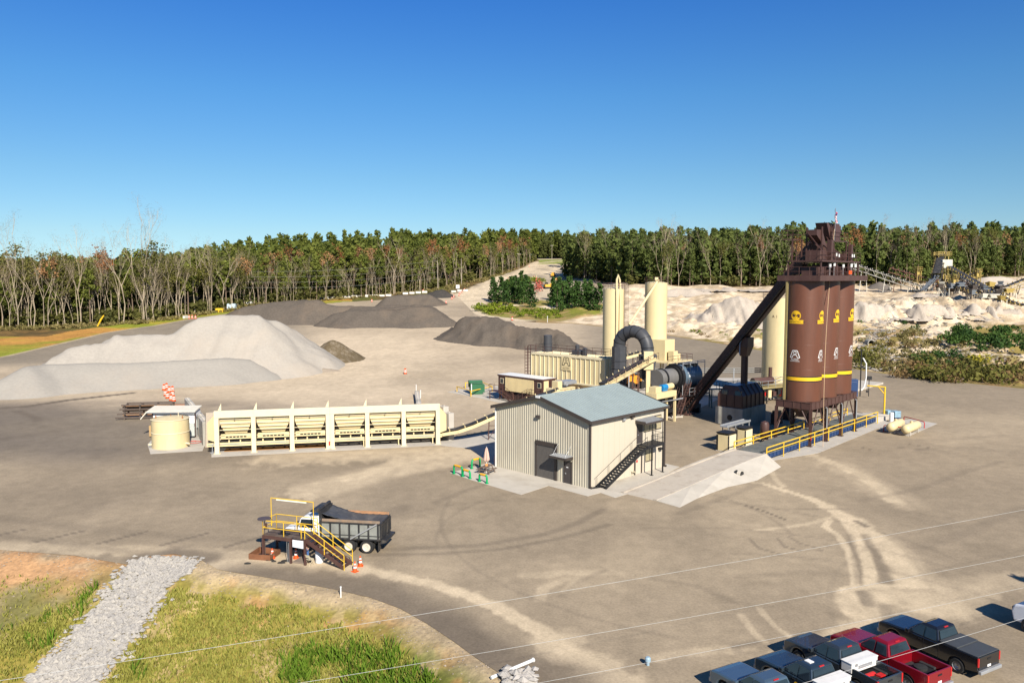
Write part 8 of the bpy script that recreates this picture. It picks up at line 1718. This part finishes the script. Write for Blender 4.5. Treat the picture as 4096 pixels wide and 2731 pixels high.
LP = [GP(a, b) for a, b in LF]; LU = np.array([p[0]/p[1] for p in LP]); LY = np.array([p[1] for p in LP])
def lfront(u): return float(np.interp(u, LU, LY))
def pick(u0, u1, d0, d1, front, power=1.0):
    u = rnd.uniform(u0, u1); d = d0+(d1-d0)*rnd.random()**power; y = front(u)+d; return u*y, y, d, u
u_of = lambda px_: (px_*1.7415-CX)/F
REG = [(u_of(-230), u_of(330), 'at the left edge of the wood, above the grass verge', 'left wood'), (u_of(330), u_of(700), 'in the wood left of the dark stockpiles', 'wood behind the pale stockpile'), (u_of(700), u_of(1010), 'in the wood behind the white block row', 'wood behind the white blocks'), (u_of(1010), u_of(1232), 'on the slope left of the haul road', 'wood beside the haul road')]
NB = [54, 50, 44, 16]; NP_ = [52, 64, 54, 34]; NO = [40, 26, 12, 12]; NR = [6, 6, 12, 12]
for (u0, u1, lab, grp), nb, np_, no, nr_ in zip(REG, NB, NP_, NO, NR):
    for k in range(nb): x, y, d, u = pick(u0, u1, 0, 16, lfront, 1.3); plant(BPX, x, y, 'pale bare-trunked leafless tree '+lab, 'bare trees of the '+grp, (.8 if u < -.3 else .62)*rnd.choice((.75, 1, 1.15)))
    for k in range(np_): x, y, d, u = pick(u0, u1, 3, 42, lfront, 1.0); plant(PPX, x, y, 'tall green pine '+lab, 'pines of the '+grp, rnd.uniform(.72, .95) if u < u_of(400) else rnd.uniform(.75, 1.08))
    for k in range(no): x, y, d, u = pick(u0, u1, 2, 20, lfront); plant(OPX, x, y, 'olive-green leafy tree '+lab, 'olive trees of the '+grp, rnd.uniform(.7, 1.05))
    for k in range(nr_): x, y, d, u = pick(u0, u1, 4, 30, lfront); plant(RPX, x, y, 'rust-coloured autumn tree '+lab, 'autumn trees of the '+grp, 1)
# tall bare trees standing above the left wood
for (a, b, kk) in ((75, 640, 2), (185, 640, 4), (282, 640, 2), (40, 640, 4), (330, 640, 4)):
    u = u_of(a); y = lfront(u)+2; plant(BPX, u*y, y, 'tall bare tree rising above the left wood', 'tall bare trees above the left wood', 1.22, k=kk)
for (a, lab) in ((905, 'big pale bare tree with a rust top behind the dark stockpile'), (1045, 'big pale bare tree right of the thin pole at the wood edge')): u = u_of(a); y = lfront(u)+1; plant(BPX, u*y, y, lab, 'big bare trees at the wood edge', 1.15, k=2)
RREG = [(u_of(1296), u_of(1560), 'in the dark wood behind the cream silos', 'dark wood behind the cream silos', 40, 10, 6), (u_of(1560), u_of(1830), 'in the dark wood left of the brown silos', 'dark wood left of the brown silos', 42, 9, 6), (u_of(1960), u_of(2560), 'in the wood behind the crushing plant', 'wood behind the crushing plant', 58, 26, 24)]
qf = lambda u: float(QLINE(u))
for u0, u1, lab, grp, np_, nb, nr_ in RREG:
    for k in range(np_): x, y, d, u = pick(u0, u1, 2, 45, qf, 1.1); plant(PDX, x, y, 'dark green pine '+lab, 'pines of the '+grp, rnd.uniform(.75, 1.08))
    for k in range(nb): x, y, d, u = pick(u0, u1, 0, 20, qf); plant(BPX, x, y, 'pale bare tree '+lab, 'bare trees of the '+grp, .9)
    for k in range(nr_): x, y, d, u = pick(u0, u1, 4, 30, qf); plant(RPX+OPX, x, y, 'rust and olive autumn tree '+lab, 'autumn trees of the '+grp, .95)
# the rest of the wood, a mass nobody could count
def mass(name, label, pts, geos, leaf, sc=1.0):
    Vs, Fs, o = [], [], 0
    for (x, y) in pts:
        V, F_ = geos[rnd.randrange(len(geos))]; a = rnd.uniform(0, 6.28); s = sc(x/y)*rnd.uniform(.72, 1.2) if callable(sc) else sc*rnd.uniform(.78, 1.18); c_, s_ = math.cos(a)*s, math.sin(a)*s
        W_ = np.stack([V[:, 0]*c_-V[:, 1]*s_+x, V[:, 0]*s_+V[:, 1]*c_+y, V[:, 2]*s+float(zt(x, y))], 1); Vs.append(W_); Fs.append(F_+o); o += len(V)
    ob = npmesh(name, np.concatenate(Vs), np.concatenate(Fs), leaf); return tag(ob, label, 'wood', kind='stuff')
MG = [pine_geo(H, s, 8, 1.45, lo, .2, 17) for H, s, lo in ((21, 51, .35), (23, 52, .3), (19, 53, .25), (22, 54, .4))]
pts = []
for k in range(1250):
    u = rnd.uniform(u_of(-260), u_of(1232)); f = lfront(u); y = f+26+(620-f)*rnd.random()**1.25*(.45 if u < -.5 else 1); pts.append((u*y, y))
for k in range(90): u = rnd.uniform(u_of(1215), u_of(1310)); y = rnd.uniform(735, 800); pts.append((u*y, y))
mass('far_wood', 'green pine wood covering the hillside beyond the stockpiles', pts, MG, PINE, lambda u: .82 if u < u_of(330) else .82+.2*min(1, (u-u_of(330))/.2))
pts = []
for k in range(560): u = rnd.uniform(u_of(1296), u_of(2560)); y = qf(u)+25+200*rnd.random()**1.2; pts.append((u*y, y))
mass('far_wood', 'dark pine wood beyond the quarry', pts, MG, PIND)
MR = [(lambda g: (g[0], g[1]))(clumps([(rg.uniform(-2.5, 2.5), rg.uniform(-2.5, 2.5), rg.uniform(7, 16)) for _ in range(12)], [1.8]*12, 9, .8)) for _ in range(3)]
pts = []
for k in range(110): u = rnd.uniform(u_of(1960), u_of(2560)); y = qf(u)+18+90*rnd.random(); pts.append((u*y, y))
for k in range(60): u = rnd.uniform(u_of(600), u_of(1225)); f = lfront(u); y = f+20+220*rnd.random(); pts.append((u*y, y))
mass('autumn_wood', 'rusty and tan autumn crowns scattered through the woods', pts, MR, leafmat('tan_crowns', (.12, .075, .04), (.26, .18, .11)))
def bushgeo(seed, r=1.5, n=5, nq=16, size=.5, h=1.0): rs = np.random.RandomState(seed); return clumps([(rs.uniform(-r, r)*.7, rs.uniform(-r, r)*.7, rs.uniform(.3, 1.1)*h) for _ in range(n)], [r*rs.uniform(.5, .8) for _ in range(n)], nq, size, 0, .7, rs)
ML = [pine_geo(H, s, 8, 1.3, .08, .19, 20) for H, s in ((16, 55), (14, 56), (18, 57))]; pts = []
for k in range(330): u = rnd.uniform(u_of(-230), u_of(1228)); y = lfront(u)+rnd.uniform(12, 45); pts.append((u*y, y))
for k in range(110): u = rnd.uniform(u_of(1225), u_of(1310)); y = rnd.uniform(728, 780); pts.append((u*y, y))
mass('young_wood', 'younger leafy trees filling the wood behind the front trunks', pts, ML, leafmat('mid_wood_leaves', (.03, .045, .012), (.1, .11, .03)))
pts = []
for k in range(330): u = rnd.uniform(u_of(1296), u_of(2560)); y = qf(u)+rnd.uniform(5, 36); pts.append((u*y, y))
mass('young_wood', 'younger dark trees filling the wood behind the quarry', pts, ML, PIND)
UG = [bushgeo(s, 2.6, 6, 9, 1.0, 3.4) for s in (61, 62, 63)]
pts = []
for k in range(560): u = rnd.uniform(u_of(-230), u_of(1228)); y = lfront(u)+rnd.uniform(5, 34); pts.append((u*y, y))
for k in range(170): u = rnd.uniform(u_of(1296), u_of(2560)); y = qf(u)+rnd.uniform(3, 28); pts.append((u*y, y))
mass('undergrowth', 'tangled undergrowth coloured shade-dark between the trunks of the woods', pts, UG, UND)
pts = []
for k in range(330): u = rnd.uniform(u_of(-230), u_of(1230)); y = lfront(u)-rnd.uniform(-2, 3.5); pts.append((u*y, y))
for k in range(120): u = rnd.uniform(u_of(980), u_of(1232)); y = lfront(u)-rnd.uniform(0, 22); pts.append((u*y, y))
SG = [bushgeo(s, 1.0, 4, 10, .5, .8) for s in (66, 67)]
mass('scrub', 'low tan and green scrub along the wood edge', [p for p in pts if dpoly(np.array([p[0]]), np.array([p[1]]), ROAD)[0] > 9], SG, leafmat('edge_scrub', (.09, .09, .02), (.3, .24, .1)))
pts = []
for k in range(290):
    p = G(*P2(rnd.uniform(1972, 2420), rnd.choice((rnd.uniform(760, 835), rnd.uniform(828, 882)))))
    if fbm(np.array([p[0]*.12]), np.array([p[1]*.12]), 3, 5)[0] > .42: pts.append(p[:2])
mass('bank_scrub', 'brown and olive dry scrub covering the rocky bank at the right', [p for p in pts if sdist(np.array([p[0]]), np.array([p[1]]), YARD)[0] > 2], [bushgeo(s, 1.3, 4, 12, .45, 1.0) for s in (68, 69)], leafmat('bank_scrub_leaves', (.07, .07, .018), (.24, .2, .08)))
p_ = (42.3, 36.0); plant(PDX, p_[0], p_[1], 'pine standing just outside the right edge, throwing its shadow on the tarmac', 'pine at the right edge', .62, 0)
# shrubs and young pines as things
def shrub_proto(name, geo, leaf, stem=.5): t = thing(name, 'x', 'shrub', (0, 0, 0)); MB().path([(0, 0, -.4), (.05, 0, stem)], [.08, .05], 5).path([(0, 0, 0), (.5, .2, stem+.4)], [.05, .02], 4).build('stem', TRK, t); npmesh('foliage', geo[0], geo[1], leaf, t); return t
def ypine(seed, H=7.5):
    rs = np.random.RandomState(seed); cs, rr_ = [], []
    for k in range(24): f = (k+.5)/24; a = rs.uniform(0, 6.28); env = 2.1*(1-f)**.7+.2; rad = env*rs.uniform(.2, .9); cs.append((rad*math.cos(a), rad*math.sin(a), .5+f*(H-.8))); rr_.append(.95*(1.15-.6*f))
    return clumps(cs, rr_, 20, .5, 0, .8, rs)
YP_ = [tree_proto('young_pine', 7.5, ypine(s), YOUNG, TRK, .12, 0, 0, s) for s in (71, 72, 73)]
isl = [(560, 750), (640, 720), (720, 745), (800, 765), (880, 785), (960, 760), (700, 660), (850, 650), (620, 800), (1000, 830), (480, 770), (760, 700), (920, 700), (440, 740)]
for a, b in isl: p = G(*zi(a, b)); plant(YP_, p[0], p[1], 'young dark pine in the left clump between the haul roads', 'young pines of the left clump', 1.45)
isl2 = [(1310, 800), (1370, 815), (1440, 840), (1520, 850), (1600, 860), (1680, 850), (1760, 850), (1840, 860), (1400, 740), (1550, 750), (1640, 760), (1770, 760), (1920, 870), (1990, 875), (1370, 900), (1310, 730), (1480, 780), (1850, 800)]
for a, b in isl2: p = G(*zi(a, b)); plant(YP_, p[0], p[1], 'young pine in the right clump left of the cream silos', 'young pines of the right clump', 1.3)
RT = [bare_proto('red_tree', 6.5, 81, REDL, .35, 6)]; p = G(*zi(1090, 760)); plant(RT, p[0], p[1], 'small red-leaved tree at the right of the left pine clump', 'red tree', 1); p = G(*zi(700, 640)); plant(RT, p[0], p[1], 'small rust-red tree behind the left pine clump', 'red tree behind', .9)
GT = [bare_proto('grey_bush_tree', 6, 82, None, .5)]; 
for a, b in ((1900, 700), (1960, 740)): p = G(*zi(a, b)); plant(GT, p[0], p[1], 'small grey leafless tree beside the left cream silo', 'grey leafless trees by the left cream silo', 1)
BS = [shrub_proto('bright_shrub', bushgeo(s, 1.9, 6, 18, .5, 1.6), BRIGHT) for s in (91, 92)]
for k in range(34): a = 215+k*36; p = G(*zi(a+rnd.uniform(-15, 15), (870 if k < 3 else 930 if k > 16 else 905)+rnd.uniform(-55, 30)+(k*1.2))); plant(BS, p[0], p[1], 'bright yellow-green shrub along the front of the pine clumps', 'bright shrubs before the pine clumps', .8 if k > 14 else 1.1)
for a, b in ((860, 470), (900, 455), (950, 450), (1000, 470), (1040, 480), (1100, 480), (1150, 480), (890, 490)): p = G(*zi(a, b)); plant(BS, p[0], p[1], 'bright green shrub behind the row of pale yellow posts', 'bright shrubs on the haul road', 1.3)
DS = [shrub_proto('dark_shrub', bushgeo(95, 2.2, 6, 20, .5, 1.8), YOUNG)]; OS = [shrub_proto('olive_shrub', bushgeo(96, 2.2, 6, 18, .5, 1.6), OLIV)]; NS = [shrub_proto('brown_shrub', bushgeo(97, 2.0, 6, 14, .45, 1.5), BROWNL)]; YS = [shrub_proto('yellow_shrub', bushgeo(98, 2.0, 6, 18, .5, 1.8), YELL)]
def shr(pr, x0, x1, y0, y1, n, lab, grp, sc):
    for k in range(n): p = G(*P2(rnd.uniform(x0, x1), rnd.uniform(y0, y1))); plant(pr, p[0], p[1], lab, grp, sc)
shr(DS, 2180, 2400, 768, 812, 38, 'dense dark green shrub in the thicket on the right bank', 'dark shrubs of the right bank', 1.0); shr(DS, 2080, 2200, 815, 848, 11, 'dark green shrub in the patch below the rocks, right of the silos', 'dark shrubs below the rocks', .8)
shr(OS, 1968, 2015, 812, 848, 9, 'olive shrub at the tarmac edge just right of the brown silos', 'olive shrubs beside the silos', .9); shr(OS, 2110, 2400, 846, 882, 24, 'olive shrub along the tarmac edge at the right', 'olive shrubs of the right tarmac edge', 1.15)
shr(NS, 2030, 2400, 838, 880, 26, 'brown dry shrub along the tarmac edge at the right', 'brown shrubs of the right tarmac edge', 1.15); shr(NS, 2030, 2340, 765, 830, 16, 'brown dry shrub among the pale rocks of the right bank', 'brown shrubs among the rocks', .6); shr(YS, 2240, 2285, 826, 838, 2, 'yellow-green shrub in the middle of the right bank', 'yellow shrubs of the right bank', .9)
shr(BS, 1550, 1800, 762, 775, 12, 'small bright shrub at the foot of the sand behind the cream silos', 'small shrubs at the sand foot', .5); shr(DS, 1975, 2340, 745, 765, 12, 'small dark shrub on the foot of the sand bank', 'small dark shrubs on the sand bank', .5); shr(BROWN_ := NS, 1540, 1800, 750, 775, 12, 'small brown shrub on the sand behind the drag conveyor', 'brown shrubs on the sand', .5)
# ---------------- loose rock and grass (stuff) ----------------
def rocks(name, label, pts, s0, s1, m):
    ico = [(0, 0, 1), (.9, 0, .3), (.3, .85, .35), (-.75, .5, .3), (-.7, -.55, .35), (.3, -.85, .3), (0, 0, -.6)]; fc = [(0, 1, 2), (0, 2, 3), (0, 3, 4), (0, 4, 5), (0, 5, 1), (6, 2, 1), (6, 3, 2), (6, 4, 3), (6, 5, 4), (6, 1, 5)]
    B = np.array(ico); Fb = np.array(fc); n = len(pts); V = np.repeat(B[None], n, 0)*rg.uniform(.7, 1.3, (n, 7, 1)); s = rg.uniform(s0, s1, (n, 1, 1))*np.stack([rg.uniform(.8, 1.5, n), rg.uniform(.7, 1.2, n), rg.uniform(.5, .8, n)], -1)[:, None]
    V = V*s; a = rg.uniform(0, 6.28, n); c_, s_ = np.cos(a)[:, None], np.sin(a)[:, None]; X = V[..., 0]*c_-V[..., 1]*s_; Y = V[..., 0]*s_+V[..., 1]*c_; P = np.array(pts)
    V = np.stack([X+P[:, 0:1], Y+P[:, 1:2], V[..., 2]+P[:, 2:3]], -1).reshape(-1, 3); Fq = (Fb[None]+np.arange(n)[:, None, None]*7).reshape(-1, 3); o = npmesh(name, V, Fq, m); return tag(o, label, 'rocks', kind='stuff')
def rockmat(name, c1, c2):
    m = leafmat(name, c1, c2, 0); return m
CH = [P2(395, 1278), P2(455, 1290), P2(440, 1315), P2(390, 1345), P2(350, 1405), P2(300, 1470), P2(240, 1540), P2(215, 1600), P2(30, 1600), P2(95, 1530), P2(150, 1475), P2(200, 1420), P2(235, 1380), P2(265, 1335), P2(290, 1305), P2(330, 1284)]
CHW = [G(*p)[:2] for p in CH]; xs = [p[0] for p in CHW]; ys = [p[1] for p in CHW]; pts = []
while len(pts) < 9000:
    x, y = rnd.uniform(min(xs), max(xs)), rnd.uniform(min(ys), max(ys)); 
    pts.append((x, y))
A_ = np.array(pts); ok = sdist(A_[:, 0], A_[:, 1], CHW) < -.2+rg.exponential(.35, len(A_))-rg.uniform(0, .5, len(A_)); A_ = A_[ok]; Z_ = zdetail(A_[:, 0], A_[:, 1]); rocks('riprap', 'pale grey broken stone filling the drainage channel at the lower left', [(a, b, c+.03) for (a, b), c in zip(A_, Z_)], .09, .26, rockmat('channel_stone', (.22, .21, .2), (.34, .31, .26)))
pts = []
for k in range(1700):
    a, b = rnd.choice(((1975, 2060), (1975, 2060), (2090, 2230), (1990, 2352))), 0; px_ = rnd.uniform(*a); py_ = rnd.uniform(775, 850) if a[0] == 1975 else rnd.uniform(760, 822) if a[0] == 2090 else rnd.uniform(770, 840); D = (21-3)*F/((py_*1.7415)-1109); y = max(D, 168); x = u_of(px_)*y; pts.append((x, y))
A_ = np.array(pts); A_ = A_[sdist(A_[:, 0], A_[:, 1], YARD) > 1.5]; Z_ = zdetail(A_[:, 0], A_[:, 1]); rocks('riprap', 'pale broken rock scattered on the bank right of the silos', [(a, b, c) for (a, b), c in zip(A_, Z_)], .22, .6, rockmat('bank_stone', (.2, .185, .16), (.3, .27, .23)))
pts = [(lambda g: (g[0]+rnd.uniform(-.2, .2), g[1], g[2]+rnd.uniform(0, .35)))(G(*P2(rnd.uniform(1160, 1225), rnd.uniform(1550, 1582)))) for _ in range(110)]
rocks('riprap', 'heap of white broken stone at the lower edge beside the tarmac', pts, .16, .34, rockmat('white_stone', (.25, .235, .21), (.36, .33, .3)))
A_ = np.stack([rg.uniform(-60, 3, 16000), rg.uniform(40, 74, 16000)], 1); ok = inpoly(A_[:, 0], A_[:, 1], LOWER) & (rg.uniform(0, 1, 16000) < np.clip(1.2-dpoly(A_[:, 0], A_[:, 1], EDGE)/3.0, .12, 1)); A_ = A_[ok]; Z_ = zdetail(A_[:, 0], A_[:, 1]); rocks('pebbles', 'loose pebbles and clods scattered on the foreground slope', [(a, b, c) for (a, b), c in zip(A_, Z_)], .03, .09, rockmat('pebble_stone', (.16, .13, .1), (.36, .3, .23)))
g = G(*P2(1128, 1562)); o = MB().tube((0, 0, .15), (2.2, 1.6, .3), .09, n=10).tube((2.2, 1.6, .3), (2.28, 1.66, .31), .12, n=10).build('drain_pipe', WHT); o.location = g; tag(o, 'white pipe lying beside the heap of white stone', 'pipe')
stake(P2(1362, 1389), .01, 'x') if False else stake(P2(783, 1372), .7, 'short white stake in the foreground grass', r=.04)
def blades(name, label, n, region, h0, h1, leaf, dens=None, w=.05):
    X = rg.uniform(region[0], region[1], n); Y = rg.uniform(region[2], region[3], n); ok = inpoly(X, Y, LOWER) & (dpoly(X, Y, EDGE) > 1.5+2.2*fbm(X*.35, Y*.35, 4, 5)) & (sdist(X, Y, CHW) > .5) & (np.abs(X/Y) < .75)
    if dens is not None: ok &= rg.uniform(0, 1, n) < dens(X, Y)
    X, Y = X[ok], Y[ok]; Z = zdetail(X, Y); k = len(X); q = 4; X = np.repeat(X, q)+rg.normal(0, .12, k*q); Y = np.repeat(Y, q)+rg.normal(0, .12, k*q); Z = np.repeat(Z, q); n2 = len(X); a = rg.uniform(0, 6.28, n2); h = rg.uniform(h0, h1, n2); lean = rg.normal(0, .35, (n2, 2))*h[:, None]
    dx, dy = np.cos(a)*w, np.sin(a)*w; V = np.stack([np.stack([X-dx, Y-dy, Z], -1), np.stack([X+dx, Y+dy, Z], -1), np.stack([X+lean[:, 0]+dx*.3, Y+lean[:, 1]+dy*.3, Z+h], -1), np.stack([X+lean[:, 0]-dx*.3, Y+lean[:, 1]-dy*.3, Z+h], -1)], 1).reshape(-1, 3)
    o = npmesh(name, V, np.arange(4*n2).reshape(n2, 4), leaf); return tag(o, label, 'grass', kind='stuff')
reg = (-60, 3, 38, 72); leftc = lambda X, Y: sst(-1.5, .5, X+25+(58-Y)*.95)
blades('dry_grass', 'short dry yellow-green grass on the foreground slope', 85000, reg, .1, .3, leafmat('dry_grass_blades', (.15, .17, .02), (.34, .3, .08), .3), lambda X, Y: .3+.6*sst(.35, .6, fbm(X*.3, Y*.3, 4, 5))*leftc(X, Y)*1.0-.22*(1-leftc(X, Y)), .05)
blades('green_grass', 'tall lush green grass patches on the foreground slope', 34000, reg, .3, .75, leafmat('green_grass_blades', (.05, .1, .008), (.14, .22, .02), .3), lambda X, Y: sst(.53, .62, fbm(X*.12, Y*.12, 4, 44))*sst(.4, .55, fbm(X*.5, Y*.5, 3, 4)), .05)
